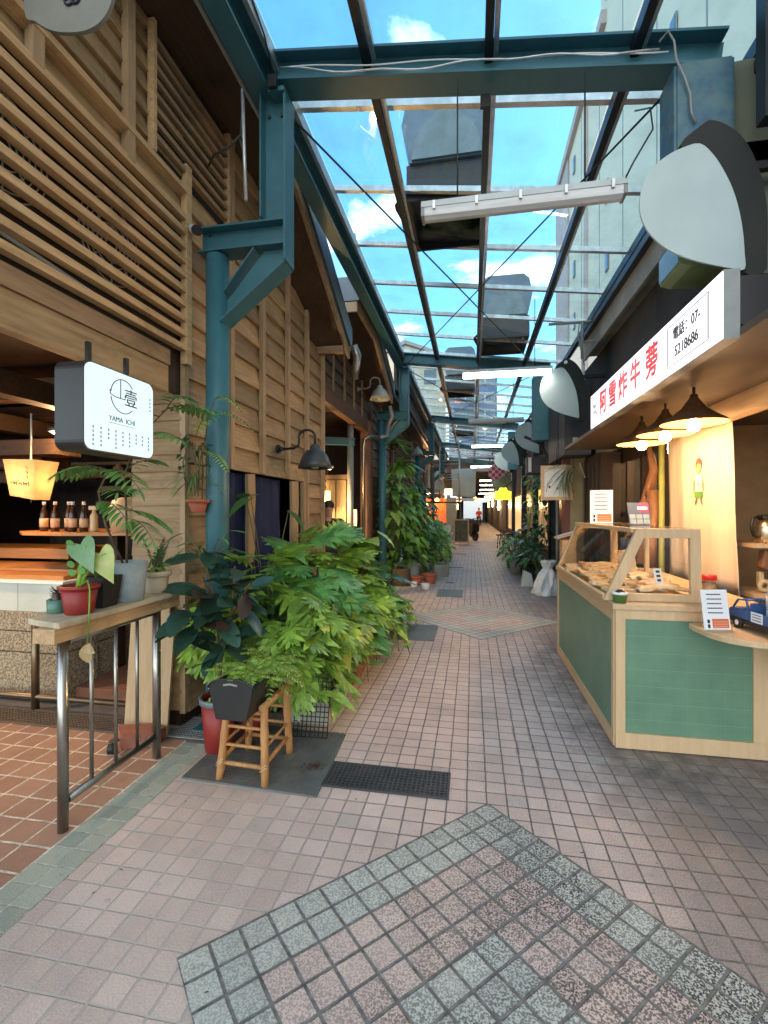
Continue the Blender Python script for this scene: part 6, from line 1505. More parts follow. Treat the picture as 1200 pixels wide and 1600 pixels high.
m = MB(); put(m, strip_leaf(.09, .06, .3, .3), (-1.79, 1.945, .87), (.1, -.2, -1), up=(.2, -1, 0)); put(m, strip_leaf(.06, .05, .2, .4), (-1.79, 1.945, .87), (.5, -.2, -.4), up=(.2, -1, 0)); m.build('dead_leaf', leafmat('dry_leaf', (.50, .38, .20), (.42, .30, .14), scale=20), t)
for i in range(1):
    m = MB()
    for j, (dx, dz) in enumerate(((-.035, .20), (-.03, .10), (-.025, .06), (.03, .07))): put(m, ([(.02 * math.cos(R(45 * k)), .02 * math.sin(R(45 * k)), 0) for k in range(8)], [tuple(range(8))]), (-1.885 + dx, 1.98, 1.14 + dz), (.3, -.3, 1), up=(.3, -.9, .3))
    m.build('round_leaves', M_phil2, t)
# dark square pot, teal pot with cactus, grey-blue tub, cream pot
t = thing('flower_pot', (-1.905, 2.165, 1.001), 'square black plastic pot tucked between the red pot and the grey-blue tub', 'flower pot', 'pots on the rail shelf')
c = (-1.905, 2.165); a, b_ = .05, .068
m = MB().add([(c[0] - a, c[1] - a, 1.001), (c[0] + a, c[1] - a, 1.001), (c[0] + a, c[1] + a, 1.001), (c[0] - a, c[1] + a, 1.001), (c[0] - b_, c[1] - b_, 1.16), (c[0] + b_, c[1] - b_, 1.16), (c[0] + b_, c[1] + b_, 1.16), (c[0] - b_, c[1] + b_, 1.16)],
             [(0, 3, 2, 1), (0, 1, 5, 4), (1, 2, 6, 5), (2, 3, 7, 6), (3, 0, 4, 7)]); m.build('shell', M_blackp, t)
B(c[0] - .064, c[0] + .064, c[1] - .064, c[1] + .064, 1.13, 1.145).build('soil', M_soil, t)
t = thing('orchid', (-1.93, 2.16, 1.145), 'straggly orchid with arching pale green stems in the black pot', 'plant')
m, st = MB(), MB()
for i in range(12):
    a = rp.uniform(2.2, 4.6); L = rp.uniform(.06, .13); pts = [Vector((-1.92, 2.15, 1.145)) + Vector((math.cos(a) * L * u, math.sin(a) * L * u * .5, .10 * math.sin(u * 2.4))) for u in (0, .25, .5, .75, 1, 1.2)]
    st.tube(pts, [.006, .006, .005, .004, .003, .002], 6)
for i in range(5): put(m, strip_leaf(.11, .022, .3), (-1.92, 2.15, 1.15), (math.cos(i * 1.3), math.sin(i * 1.3), .9), s=1)
st.build('stem', M_fern, t); m.build('foliage', M_phil2, t)
t = pot('flower_pot', (-2.005, 1.99, 1.001), .040, .042, .065, pm('teal_ceramic', (.08, .20, .15), rough=.35), 'small dull teal pot with a spiky cactus half behind the red pot', cat='flower pot', group='pots on the rail shelf')
t = thing('cactus', (-2.005, 1.99, 1.06), 'little reddish spiky cactus in the teal pot', 'plant')
m = MB()
for i in range(40):
    a = i * 2.4; m.tube([(-2.005, 1.99, 1.05 + .0015 * i), (-2.005 + .03 * math.cos(a), 1.99 + .03 * math.sin(a), 1.065 + .0017 * i)], .0015, 4)
m.lathe((-2.005, 1.99, 1.035), [(.022, 0), (.024, .03), (.015, .06), (0, .07)], 12); m.build('body', M_rubr, t)
pot('flower_pot', (-1.90, 2.34, 1.001), .088, .108, .215, pm('blue_grey_glaze', (.30, .36, .38), (.24, .30, .32), scale=10, rough=.6, bump=.1), 'large smooth grey-blue tub in the middle of the plant shelf', cat='flower pot', group='pots on the rail shelf', thick=.012)
bpy.data.objects[-1] if False else None
pot('flower_pot', (-1.905, 2.60, 1.001), .058, .078, .13, pm('cream_glaze', (.56, .46, .33), rough=.6), 'cream flower pot at the far end of the plant shelf', rim=.03, cat='flower pot', group='pots on the rail shelf')
stalkplant('seedling', -1.905, 2.60, 1.12, 12, .05, .055, .045, 'low bright seedlings in the cream pot', M_lime, spread=.04)
t = thing('asparagus_fern', (-1.90, 2.62, 1.12), 'wispy fern rising out of the cream pot', 'plant')
m, st = MB(), MB()
for i in range(9):
    a = rp.uniform(0, 6.28); frond(m, (-1.905, 2.60, 1.12), (math.cos(a) * .35, math.sin(a) * .35, 1), rp.uniform(.18, .28), .06, 16, .1, st, .006)
m.build('foliage', M_deep, t); st.build('stem', M_bark, t)
# feathery tree seedling in the grey-blue tub
t = thing('feathery_seedling', (-1.90, 2.34, 1.19), 'tall thin seedling with feathery palm-like fronds growing from the grey-blue tub', 'plant')
m, st = MB(), MB()
tr = [(-1.90, 2.34, 1.19), (-1.915, 2.36, 1.38), (-1.93, 2.37, 1.56), (-1.95, 2.38, 1.70), (-1.90, 2.40, 1.86), (-1.84, 2.44, 1.98), (-1.78, 2.52, 2.10)]
st.tube(tr, [.007, .006, .006, .005, .005, .004, .003], 7)
tr2 = [(-1.88, 2.30, 1.19), (-1.93, 2.22, 1.42), (-1.94, 2.18, 1.60), (-1.86, 2.16, 1.71)]; st.tube(tr2, [.007, .006, .005, .004], 7)
def feather(m, st, p, d, L, n=7, up=.25, droop=.55, lw=.07):
    """a frond of long narrow leaflets in opposite pairs"""
    d = Vector(d).normalized(); side = d.cross(Vector((0, 0, 1))).normalized(); pts = [Vector(p) + d * L * (i / n) + Vector((0, 0, (up * i / n - droop * (i / n) ** 2) * L)) for i in range(n + 1)]
    st.tube(pts, [.0025 * (1 - .6 * i / n) + .0008 for i in range(n + 1)], 5, cap=False)
    for i in range(1, n + 1):
        u = i / n; ll = lw * (.55 + .9 * math.sin(math.pi * (.15 + .75 * u))); tg = (pts[i] - pts[i - 1]).normalized()
        for s in (-1, 1): put(m, strip_leaf(1, .24, .22, .05, 4), pts[i], side * s + tg * .55 + Vector((0, 0, -.12)), s=ll, roll=rp.uniform(-.2, .2))
    put(m, strip_leaf(1, .24, .3, .05, 4), pts[-1], pts[-1] - pts[-2], s=lw * .8)
for p, d, L in (((-1.93, 2.37, 1.60), (.5, -.9, .3), .22), ((-1.95, 2.38, 1.70), (-.9, -.5, .3), .26), ((-1.95, 2.38, 1.72), (.7, .2, .5), .24), ((-1.86, 2.42, 1.92), (-.6, -.8, .3), .30), ((-1.86, 2.42, 1.92), (.9, -.1, .2), .26),
                ((-1.80, 2.48, 2.05), (-.8, -.3, .1), .26), ((-1.80, 2.50, 2.08), (.9, .3, .35), .30), ((-1.78, 2.52, 2.10), (.5, .9, .35), .28), ((-1.86, 2.16, 1.71), (-.9, -.4, .2), .24), ((-1.86, 2.16, 1.71), (.9, -.3, -.1), .26), ((-1.94, 2.2, 1.55), (.9, -.2, -.2), .2),
                ((-1.88, 2.36, 1.45), (.8, -.3, -.25), .2), ((-1.92, 2.36, 1.5), (.6, .5, -.1), .22), ((-1.78, 2.52, 2.10), (.85, -.5, .5), .25)):
    feather(m, st, p, d, L, 8, lw=.085)
m.build('foliage', M_mim, t); st.build('stem', M_bark, t)
t = thing('wild_fern', (-1.72, 2.95, 1.95), 'arching ladder-leaved fern fronds sprouting beside the teal post', 'plant')
m, st = MB(), MB()
st.tube([(-1.80, 2.93, 1.55), (-1.78, 2.90, 1.85), (-1.74, 2.90, 2.10), (-1.70, 2.92, 2.25)], .004, 6)
for p, d, L in (((-1.72, 2.90, 2.15), (.9, .2, .3), .34), ((-1.70, 2.92, 2.25), (1, -.2, .4), .24), ((-1.74, 2.9, 2.1), (.2, -.9, .2), .22), ((-1.77, 2.9, 1.9), (.9, -.3, .1), .24)): frond(m, p, d, L, .13, 14, .8, st)
m.build('foliage', M_fern, t); st.build('stem', M_bark, t)
# hanging red pot on the post
pot('hanging_pot', (-1.83, 2.93, 1.49), .045, .070, .085, M_terra, 'small terracotta pot hung on the corner beside the teal post', rim=.02, cat='hanging pot')
MB().tube([(-1.83, 2.93, 1.57), (-1.88, 2.95, 1.75), (-1.96, 2.96, 1.85)], .003, 5)
pothos(-1.83, 2.93, 1.56, .10, .05, 40, 'curly dull green succulent tumbling out of the small terracotta hanging pot', M_deep, s=.045, name='succulent', group='small plants around the post', down=0)
stalkplant('air_plant', -1.84, 2.90, 1.60, 12, .16, .22, .012, 'thin strappy plant above the small hanging pot', M_mim, geo='strip', spread=.05)
stalkplant('arum_plant', -1.70, 2.85, 1.05, 9, .30, .20, .035, 'tangle of thin fern leaves behind the rubber plant at the foot of the pillar', M_mim, geo='strip', spread=.15)
# ================================================================ climbing plants along the third building
M_lime2 = leafmat('fresh_green_leaf', (.20, .42, .07), (.34, .56, .12), trans=.35)
cl = [(-1.62, 9.75, 0, .35, 1.9, 90, 'climbing pothos with lime leaves just past the second teal post', M_lime2), (-1.45, 10.5, 0, .45, 1.7, 100, 'tall leafy climber above the big grey pot', M_phil), (-1.35, 11.4, 0, .50, 1.55, 100, 'dense climber in the middle of the far green bank', M_phil2),
      (-1.15, 12.4, 0, .50, 1.1, 100, 'rounded bush at the right end of the far green bank', M_lime2), (-1.5, 13.2, 0, .45, 1.9, 90, 'dark climber at the back of the far green bank', M_deep), (-1.0, 13.6, 0, .4, .75, 70, 'low light green bush beside the steel cart', M_phil)]
for x, y, z0, spr, top, n, label, mt in cl:
    t = thing('climbing_plant', (x, y, z0), label, 'plant', 'climbing plants along the third building')
    lf, st = MB(), MB()
    for k in range(9):
        a = 6.28 * k / 9; st.tube([(x, y, z0), (x + .1 * math.cos(a), y + .1 * math.sin(a), z0 + top * .4), (x + spr * .7 * math.cos(a), y + spr * .7 * math.sin(a), z0 + top * rp.uniform(.6, 1))], .008, 5, cap=False)
    for i in range(int(n * 2.3)):
        a = rp.uniform(0, 6.28); u = rp.random(); zz = z0 + top * (.12 + 1.08 * u); r_ = spr * (.35 + .75 * math.sin(u * 2.6 + .35)) * rp.uniform(.55, 1.08)
        d = Vector((math.cos(a), math.sin(a) - .3, rp.uniform(-1.2, .1)))
        put(lf, heart(1, .6, .35), (x + math.cos(a) * r_, y + math.sin(a) * r_, zz), d, roll=rp.uniform(-.5, .5), s=rp.uniform(.13, .26))
    lf.build('foliage', mt, t); st.build('stems', M_stem, t)
stalkplant('lime_vine', -1.55, 9.3, .9, 9, .55, .28, .20, 'pale lime leaves glowing at the left edge of the far green bank', M_lime, spread=.15)
def staghorn(x, y, z, label, s=1):
    t = thing('staghorn_fern', (x, y, z), label, 'plant', 'ferns hung high on the third building')
    m = MB()
    for i in range(26):
        a = rp.uniform(-2.2, .8); g = strip_leaf(1, .22, rp.uniform(.5, 1.1), .1, 7, wave=.25); put(m, g, (x, y, z), (math.cos(a), math.sin(a), rp.uniform(-.2, .9)), s=rp.uniform(.3, .48) * s)
    m.build('foliage', M_fern, t); MB().lathe((x, y, z - .12), [(.05, 0), (.10, .05), (.10, .12), (.03, .16)], 12).build('root_ball', M_bark, t)
staghorn(-1.75, 10.6, 3.0, 'upper staghorn fern hung high on the slatted wall'); staghorn(-1.70, 10.9, 2.55, 'lower staghorn fern drooping below the upper one', 1.25)
pothos(-1.75, 9.9, 2.0, .25, .25, 60, 'grey-green hanging plant beside the second teal post', M_phil2, s=.13, name='hanging_vine', group='hanging vines on the third building')
pothos(-1.6, 14.2, 1.9, .35, .5, 80, 'dark vine hanging under the third teal post', M_deep, s=.16, name='hanging_vine', group='hanging vines on the third building')
pot('plant_pot', (-1.28, 9.95, 0), .14, .20, .38, M_grey, 'big grey plastic pot at the foot of the far green bank', cat='plant pot', rim=.03)
pot('plant_pot', (-1.10, 9.55, 0), .09, .13, .17, M_terra, 'left one of two low terracotta pots in the far green bank', cat='plant pot', rim=.03, group='low terracotta pots')
pot('plant_pot', (-.86, 9.75, 0), .10, .15, .20, M_terra, 'right one of two low terracotta pots in the far green bank', cat='plant pot', rim=.03, group='low terracotta pots')
pot('white_cup_pot', (-1.13, 9.25, 0), .050, .075, .10, M_white, 'tiny white pot on the floor, the left of the two', cat='plant pot', group='tiny white pots')
pot('white_cup_pot', (-.88, 9.02, 0), .065, .095, .115, M_white, 'tiny cream-white pot on the floor, the right of the two', cat='plant pot', group='tiny white pots')
trough(-.85, -.55, 10.8, 11.3, .28, M_conc, 'pale wooden crate planter at the right end of the far green bank')
t = thing('glass_urn', (-1.42, 9.5, .34), 'clear round glass demijohn standing on a dark stump past the second teal post', 'glass jar')
MB().lathe((-1.42, 9.5, .34), [(.02, 0), (.12, .02), (.16, .12), (.165, .2), (.13, .3), (.06, .36), (.05, .40), (.055, .41)], 26).build('glass', glassmat('urn_glass', (.75, .82, .80)), t)
tag(MB().lathe((-1.42, 9.5, 0), [(.22, 0), (.20, .1), (.19, .3), (.18, .335), (0, .338)], 18).build('tree_stump', M_bark), 'dark tree stump carrying the glass demijohn', 'stump')

# ---- stainless cart, board, pillar, awning sheets, scaffold
t = thing('steel_cart', (-.9, 15.4, 0), 'stainless steel food cart standing on the left of the alley beyond the far green bank', 'cart')
B(-1.55, -.72, 15.1, 15.9, .32, .70).build('tank', M_steel, t); MB().box(-1.58, -.62, 15.05, 15.95, .74, .78).build('worktop', M_steel, t)
B(-1.55, -.70, 15.85, 15.9, .79, 1.02).build('splash_back', M_steel, t)
for x in (-1.5, -.74):
    for y in (15.15, 15.85): MB().tube([(x, y, 0), (x, y, .735)], .022, 8).build('leg', M_steel, t)
t = thing('sandwich_board', (-.45, 21.4, 0), 'wooden sandwich board with dark chalk panel beside the steel cart', 'sandwich board')
for s in (-1, 1):
    M = Matrix.Translation((-.48, 21.4, 0)) @ Matrix.Rotation(R(-14 * s), 4, 'X') @ Matrix.Translation((0, .22 * s, 0)) if 0 else Matrix.Translation((-.48, 21.4 + .22 * s, 0)) @ Matrix.Rotation(R(12 * s), 4, 'X')
    MB().box(-.33, -.28, -.015, .015, 0, 1.15, M).box(.28, .33, -.015, .015, 0, 1.15, M).box(-.279, .279, -.015, .015, 1.09, 1.15, M).box(-.279, .279, -.015, .015, .08, .14, M).build('frame', M_oak, t)
    MB().box(-.279, .279, -.008, .008, .141, 1.089, M).build('chalk_panel', pm('chalk_panel', (.05, .07, .05), (.18, .15, .08), scale=9, rough=.8), t)
tag(B(-1.30, -.80, 24.0, 24.4, 0, 2.15).build('clad_pillar', pm('striped_steel', (.46, .46, .34), (.34, .35, .28), scale=5, stretch=(6, 6, .6), rough=.4, metal=.3)), 'pale streaked square pillar under the grey awning sheets', 'pillar')
M_sheet = pm('awning_sheet', (.52, .56, .50), (.44, .48, .43), scale=2, rough=.75, bump=.15)
t = thing('awning', (-1.3, 24.5, 2.2), 'large pale grey-green awning sheets hung across the left half of the alley end', 'awning')
def sheet(p, n=10, name='sheet'):
    m = MB(); vs = []; fs = []
    for j in range(n + 1):
        for i in range(n + 1):
            u, v = i / n, j / n; a = Vector(p[0]).lerp(Vector(p[1]), u); b_ = Vector(p[3]).lerp(Vector(p[2]), u); q = a.lerp(b_, v); q.y += .05 * math.sin(u * 9 + v * 3) + .04 * math.sin(v * 7); vs.append(q)
    for j in range(n):
        for i in range(n): k = j * (n + 1) + i; fs.append((k, k + 1, k + n + 2, k + n + 1))
    o = m.add(vs, fs, smooth=True).build(name, M_sheet, t); s = o.modifiers.new('thick', 'SOLIDIFY'); s.thickness = .01
sheet([(-1.0, 24.2, 2.25), (.15, 24.2, 2.15), (.18, 24.2, 3.65), (-1.05, 24.2, 3.6)]); sheet([(-2.6, 24.3, 2.55), (-1.45, 24.3, 2.55), (-1.45, 24.3, 3.65), (-1.8, 24.3, 3.5)])
MB().box(-2.6, -1.4, 24.1, 24.5, 2.38, 2.5).box(-1.0, .15, 24.05, 24.5, 2.02, 2.13).build('awning_rail', M_alu, t)
t = thing('scaffold', (-1.0, 21, 0), 'thin grey scaffold frame standing before the awning sheets', 'scaffold')
m = MB()
for x, y in ((-1.35, 20.0), (-.55, 20.0), (-1.35, 21.5), (-.55, 21.5)): m.tube([(x, y, 1.9), (x, y, 4.4)], .024, 6)
m.build('upright', M_alu, t)
m = MB()
for z in (2.1, 2.9, 3.0, 3.6, 4.2): m.tube([(-1.35, 20.0, z), (-.55, 20.0, z)], .016, 6).tube([(-1.35, 21.5, z), (-.55, 21.5, z)], .016, 6)
for z in (2.9, 4.2): m.tube([(-1.35, 20, z), (-1.35, 21.5, z)], .016, 6).tube([(-.55, 20, z), (-.55, 21.5, z)], .016, 6)
m.tube([(-.55, 20, 4.3), (1.2, 20, 3.95)], .02, 6).tube([(-1.9, 20, 3.9), (1.2, 20.0, 3.6)], .014, 6); m.build('cross_tube', M_alu, t)
tag(MB().box(-2.0, -1.38, 19.9, 21.6, 1.84, 1.9).box(-1.379, -.5, 19.95, 21.6, 1.84, 1.87).build('scaffold_deck', M_dkwood), 'dark plank deck at the foot of the grey scaffold frame', 'deck')

# ---- left stalls and dark covered hall beyond the glass roof
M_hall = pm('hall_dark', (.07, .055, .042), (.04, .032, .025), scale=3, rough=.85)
t = thing('covered_hall', (0, 55, 0), 'dark covered market hall swallowing the far end of the alley, bright daylight at its end', 'building')
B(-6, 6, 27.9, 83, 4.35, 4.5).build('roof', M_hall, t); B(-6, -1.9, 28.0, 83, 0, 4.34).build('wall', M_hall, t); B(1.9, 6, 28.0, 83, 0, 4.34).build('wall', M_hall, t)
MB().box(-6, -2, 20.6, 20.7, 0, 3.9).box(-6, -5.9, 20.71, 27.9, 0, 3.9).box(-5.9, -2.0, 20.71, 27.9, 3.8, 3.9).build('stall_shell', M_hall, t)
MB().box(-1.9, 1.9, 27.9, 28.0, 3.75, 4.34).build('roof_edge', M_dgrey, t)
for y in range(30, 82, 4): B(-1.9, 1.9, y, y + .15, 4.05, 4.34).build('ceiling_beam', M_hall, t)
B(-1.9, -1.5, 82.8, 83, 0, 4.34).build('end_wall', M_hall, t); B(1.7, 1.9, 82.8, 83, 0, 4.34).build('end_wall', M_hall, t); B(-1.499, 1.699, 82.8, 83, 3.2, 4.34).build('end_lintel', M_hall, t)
# pale street wall beyond the end of the hall
t = thing('street_wall', (0, 96, 0), 'pale wall seen through the bright opening at the end of the hall', 'wall')
B(-12, 12, 96, 96.4, 0, 9).build('face', pm('bright_render', (.75, .72, .64), rough=.8), t)
# warm stall left of the pillar
t = thing('warm_stall', (-2.4, 24, 0), 'orange-lit food stall glowing on the left under the awning', 'stall')
B(-3.4, -1.4, 26.5, 26.6, .8, 2.2).build('back_panel', pm('orange_panel', (.62, .14, .03), (.40, .05, .02), scale=6, rough=.7), t)
B(-3.4, -1.5, 24.8, 25.5, .0, .95).build('counter', pm('blue_counter', (.10, .25, .42), (.30, .32, .34), scale=3, rough=.5), t)
light('stall_glow', (-2.3, 25.3, 2.1), 110, (1, .5, .2), t, .1)
lant = [(-1.65, 22.6, 2.0, .10, 'yellow'), (-2.1, 22.4, 1.80, .09, 'orange'), (.18, 30.5, 2.25, .12, 'yellow'), (.45, 31.5, 2.2, .11, 'orange'), (1.25, 24.0, 2.15, .12, 'yellow'), (1.35, 23.2, 2.12, .11, 'orange'), (1.45, 27.0, 1.7, .10, 'yellow')]
ll = ['yellow paper lantern over the orange-lit stall', 'orange paper lantern left of the streaked pillar', 'yellow paper lantern in the middle of the dark hall mouth', 'orange paper lantern right beside the middle yellow one', 'yellow paper lantern under the yellow sign', 'orange paper lantern touching the one under the yellow sign', 'low yellow lantern on the right wall of the alley']
for (x, y, z, r_, c_), lb in zip(lant, ll):
    t = thing('paper_lantern', (x, y, z), lb, 'lantern', 'paper lanterns at the hall end')
    MB().lathe((x, y, z), [(.3 * r_, -r_), (.8 * r_, -.6 * r_), (r_, 0), (.8 * r_, .6 * r_), (.3 * r_, r_)], 16).build('shade', emis('lantern_' + c_, (1, .62, .12) if c_ == 'yellow' else (1, .42, .10), 3.5), t)
    MB().tube([(x, y, z + r_), (x, y, z + r_ + .8)], .006, 5).build('cord', M_black, t)
for i, (x, y, h) in enumerate(((-1.85, 33, 2.2), (1.85, 34, 1.9), (-1.85, 42, 2.0), (1.85, 44, 2.2), (1.85, 55, 2.2), (-1.85, 60, 2.0))):
    t = thing('wall_light', (x, y, h), ('warm wall light, nearest on the left side of the hall', 'warm wall light, nearest on the right side of the hall', 'warm wall light, second on the left side of the hall', 'warm wall light, second on the right side of the hall', 'warm wall light, farthest on the right side of the hall', 'warm wall light, farthest on the left side of the hall')[i], 'wall light', 'warm wall lights in the hall')
    s = 1 if x < 0 else -1
    MB().box(x, x + s * .10, y - .1, y + .1, h - .35, h + .35).build('lens', emis('wall_lens', (1, .68, .32), 4), t); light('wall_glow', (x + s * .25, y, h), 35, (1, .62, .3), t, .1)
for i, (x, y, z, w, h, c_) in enumerate(((-1.45, 31, 2.5, .7, .45, (1, .75, .45)), (1.5, 36, 2.4, .6, .5, (1, .35, .15)), (-1.5, 39, 2.4, .6, .4, (.9, .9, 1)), (1.5, 48, 2.5, .7, .5, (1, .8, .4)), (-1.45, 52, 2.5, .7, .5, (1, .5, .25)), (1.45, 62, 2.6, .7, .5, (.95, .95, .9)))):  # glowing panels added along the hall to brighten the far end
    t = thing('hall_fill_panel', (x, y, z), ('nearest left added lit panel inside the hall, amber', 'nearest right added lit panel inside the hall, red-orange', 'second left added lit panel inside the hall, bluish white', 'second right added lit panel inside the hall, yellow', 'farthest left added lit panel inside the hall, orange', 'farthest right added lit panel inside the hall, white')[i], 'sign', 'small added lit panels in the hall')
    MB().box(x - w / 2, x + w / 2, y, y + .08, z, z + h).build('casing', M_dgrey, t); B(x - w / 2 + .03, x + w / 2 - .03, y - .012, y - .001, z + .03, z + h - .03).build('face', emis('hall_fill_face_%d' % i, c_, 1.4), t)
# dark piled chairs and scooters in the hall
def scooter(x, y, rz, label):
    t = thing('parked_scooter', (x, y, 0), label, 'scooter', 'dark scooters at the hall mouth')
    M = Matrix.Translation((x, y, 0)) @ Matrix.Rotation(rz, 4, 'Z')
    for yy in (-.6, .6):
        MB().tube([M @ Vector((-.05, yy, .25)), M @ Vector((.05, yy, .25))], .25, 18).build('wheel', M_black, t)
    MB().prism([(-.55, .35), (.0, .28), (.35, .35), (.55, .95), (.45, 1.0), (.25, .5), (-.05, .45), (-.15, .75), (-.75, .78), (-.7, .5)], -.16, .16, 'x', M).build('body', M_blackp, t)
    MB().tube([M @ Vector((-.33, .45, 1.05)), M @ Vector((0, .5, 1.0)), M @ Vector((.33, .45, 1.05))], .02, 8).build('handlebar', M_dgrey, t)
    MB().prism([(-.72, .785), (-.1, .76), (-.12, .84), (-.7, .87)], -.14, .14, 'x', M).build('seat', M_black, t)
scooter(-.15, 24.5, .5, 'nearer dark scooter parked before the hall mouth'); scooter(.05, 27.5, .2, 'farther dark scooter parked at the hall mouth')
def stool(x, y, h, label, g):
    t = thing('dark_stool', (x, y, 0), label, 'stool', g)
    MB().lathe((x, y, h - .04), [(.16, 0), (.17, .02), (.16, .04), (0, .045)], 16).build('seat', M_dkwood, t)
    for k in range(4):
        a = .785 + 1.57 * k; MB().tube([(x + .10 * math.cos(a), y + .10 * math.sin(a), h - .04), (x + .16 * math.cos(a), y + .16 * math.sin(a), 0)], .014, 6).build('leg', M_dkwood, t)
sl = ['dark stool on the right of the alley, nearest to the flower pots', 'dark stool on the right, second from the flower pots', 'dark stool on the right, third from the flower pots', 'dark stool on the right, farthest from the flower pots', 'dark stool on the left of the hall mouth']
for i, (x, y) in enumerate(((1.15, 17.0), (1.35, 18.2), (1.1, 19.6), (1.3, 21.5), (-.9, 30))): stool(x, y, .55 + .1 * (i % 2), sl[i], 'dark stools along the far alley')

# ================================================================ right side of the far alley
t = thing('right_arcade', (3, 18, 0), 'dark arcade wall with shopfronts on the right side of the far alley', 'building')
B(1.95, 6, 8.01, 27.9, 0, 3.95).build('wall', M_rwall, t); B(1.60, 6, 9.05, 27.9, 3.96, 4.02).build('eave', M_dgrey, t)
for i, (y0, y1) in enumerate(((9.8, 11.2), (12.2, 14.4), (15.6, 17.4), (19, 22), (23.5, 26))):
    f = MB().box(1.90, 1.949, y0, y1, .5 if i else 0, 2.2).build('shop_window', M_dkwood, t)
    B(1.885, 1.899, y0 + .1, y1 - .1, .6, 2.1).build('pane', pm('lit_pane_%d' % i, [(.08, .07, .05), (.20, .14, .07), (.10, .09, .07), (.28, .18, .08), (.20, .12, .06)][i], rough=.2, emit=(1, .6, .25), es=[0, .10, .02, .25, .2][i]), f)
for y in (9.2, 11.6, 14.9, 18.2, 22.6): B(1.80, 1.949, y, y + .25, 0, 3.9).build('pier', M_dgrey, t)
tag(B(1.55, 1.78, 8.05, 8.3, 0, 2.35).build('khaki_pillar', pm('khaki_paint', (.27, .24, .13), (.22, .20, .11), rough=.6)), 'khaki painted pillar under the framed sign past the snack stall', 'pillar')
tag(B(1.44, 1.549, 8.1, 8.18, 0, 2.35).build('dark_red_door', pm('dark_red', (.14, .03, .03), rough=.5)), 'narrow dark red door leaf beside the khaki pillar', 'door')
tag(B(1.83, 1.93, 7.9, 8.0, 0, 2.3).build('grey_post', M_grey), 'slim pale grey post with switches just past the snack counter', 'post')
t = thing('framed_sign', (1.35, 7.85, 1.68), 'wood-framed white sign with an ink plant drawing hung past the snack stall', 'sign')
X0, X1, Z0, Z1, YY = 1.08, 1.56, 1.67, 2.22, 7.9
MB().box(X0, X0 + .05, YY, YY + .06, Z0, Z1).box(X1 - .05, X1, YY, YY + .06, Z0, Z1).box(X0 + .05, X1 - .05, YY, YY + .06, Z1 - .05, Z1).box(X0 + .05, X1 - .05, YY, YY + .06, Z0, Z0 + .05).build('frame', M_oak, t)
B(X0 + .051, X1 - .051, YY + .02, YY + .04, Z0 + .051, Z1 - .051).build('face', M_white, t)
m = MB().tube([(1.16, YY + .017, 1.80), (1.19, YY + .017, 1.92), (1.26, YY + .017, 1.98)], .004, 5)
for x, z in ((1.21, 1.88), (1.33, 1.86)): m.lathe((x, YY + .012, z), [(0, -.025), (.014, -.008), (.016, .008), (0, .022)], 8)
m.build('ink_drawing', M_ink, t)
MB().tube([(1.32, YY + .03, Z1), (1.32, YY + .03, 2.5), (1.5, YY + .1, 2.6)], .006, 6).build('hook', M_black, t)
t = thing('air_plant', (1.52, 7.72, 2.12), 'grey-green staghorn-like air plant hanging in front of the framed sign', 'plant')
m = MB()
for i in range(34):
    a = rp.uniform(1.6, 4.4); put(m, strip_leaf(1, .10, rp.uniform(.5, 1.2), .15, 7), (1.52 + rp.uniform(-.06, .06), 7.72, 2.12 + rp.uniform(-.05, .08)), (math.cos(a), math.sin(a) * .5, rp.uniform(-.9, .6)), s=rp.uniform(.22, .42))
m.build('foliage', leafmat('grey_green_leaf', (.20, .26, .16), (.30, .34, .22)), t)
MB().tube([(1.52, 7.72, 2.15), (1.55, 7.75, 2.4), (1.6, 7.8, 2.6)], .004, 5).build('wire', M_black, t)
tag(MB().bar((1.60, 7.6, 2.22), (1.68, 7.62, 2.0), .03, .012).build('metal_strip', M_alu), 'short bright metal strip beside the hanging air plant', 'strip')
t = thing('lectern', (1.42, 7.3, 0), 'wooden menu lectern with papers on its slanted top beside the white sack', 'lectern')
B(1.28, 1.47, 7.2, 7.42, 0, 1.08).build('stand', M_oak, t)
MB().add([(1.20, 7.14, 1.11), (1.54, 7.14, 1.22), (1.54, 7.46, 1.22), (1.20, 7.46, 1.11), (1.20, 7.14, 1.09), (1.54, 7.14, 1.20), (1.54, 7.46, 1.20), (1.20, 7.46, 1.09)], [(0, 1, 2, 3), (4, 7, 6, 5), (0, 4, 5, 1), (3, 2, 6, 7), (0, 3, 7, 4), (1, 5, 6, 2)]).build('slanted_top', M_oakx, t)
MB().add([(1.22, 7.16, 1.125), (1.48, 7.16, 1.208), (1.48, 7.4, 1.208), (1.22, 7.4, 1.125)], [(0, 1, 2, 3)]).build('papers', M_white, t)
# white sack
t = thing('white_sack', (1.33, 8.9, 0), 'crumpled white plastic sack with a tied blue-white neck on the alley floor', 'sack')
rs = random.Random(4); vs, fs = [], []; n = 28; prof = [(.24, 0), (.25, .04), (.225, .12), (.19, .22), (.16, .31), (.135, .39), (.085, .45), (.075, .48), (.10, .53), (.13, .58), (.12, .61)]
for j, (r_, z) in enumerate(prof):
    for k in range(n):
        a = 6.283 * k / n; q = r_ * (1 + .17 * math.sin(3 * a + j * .5 + 1) + .10 * math.sin(7 * a - j * .9) + .05 * math.sin(13 * a + j) + rs.uniform(-.05, .05)); vs.append((1.30 + q * math.cos(a) + .16 * z * z, 8.9 + q * math.sin(a) * .9, z + rs.uniform(-.008, .008) * (j > 0)))
for j in range(len(prof) - 1):
    for k in range(n): k2 = (k + 1) % n; fs.append((j * n + k, j * n + k2, (j + 1) * n + k2, (j + 1) * n + k))
cut = 7 * n
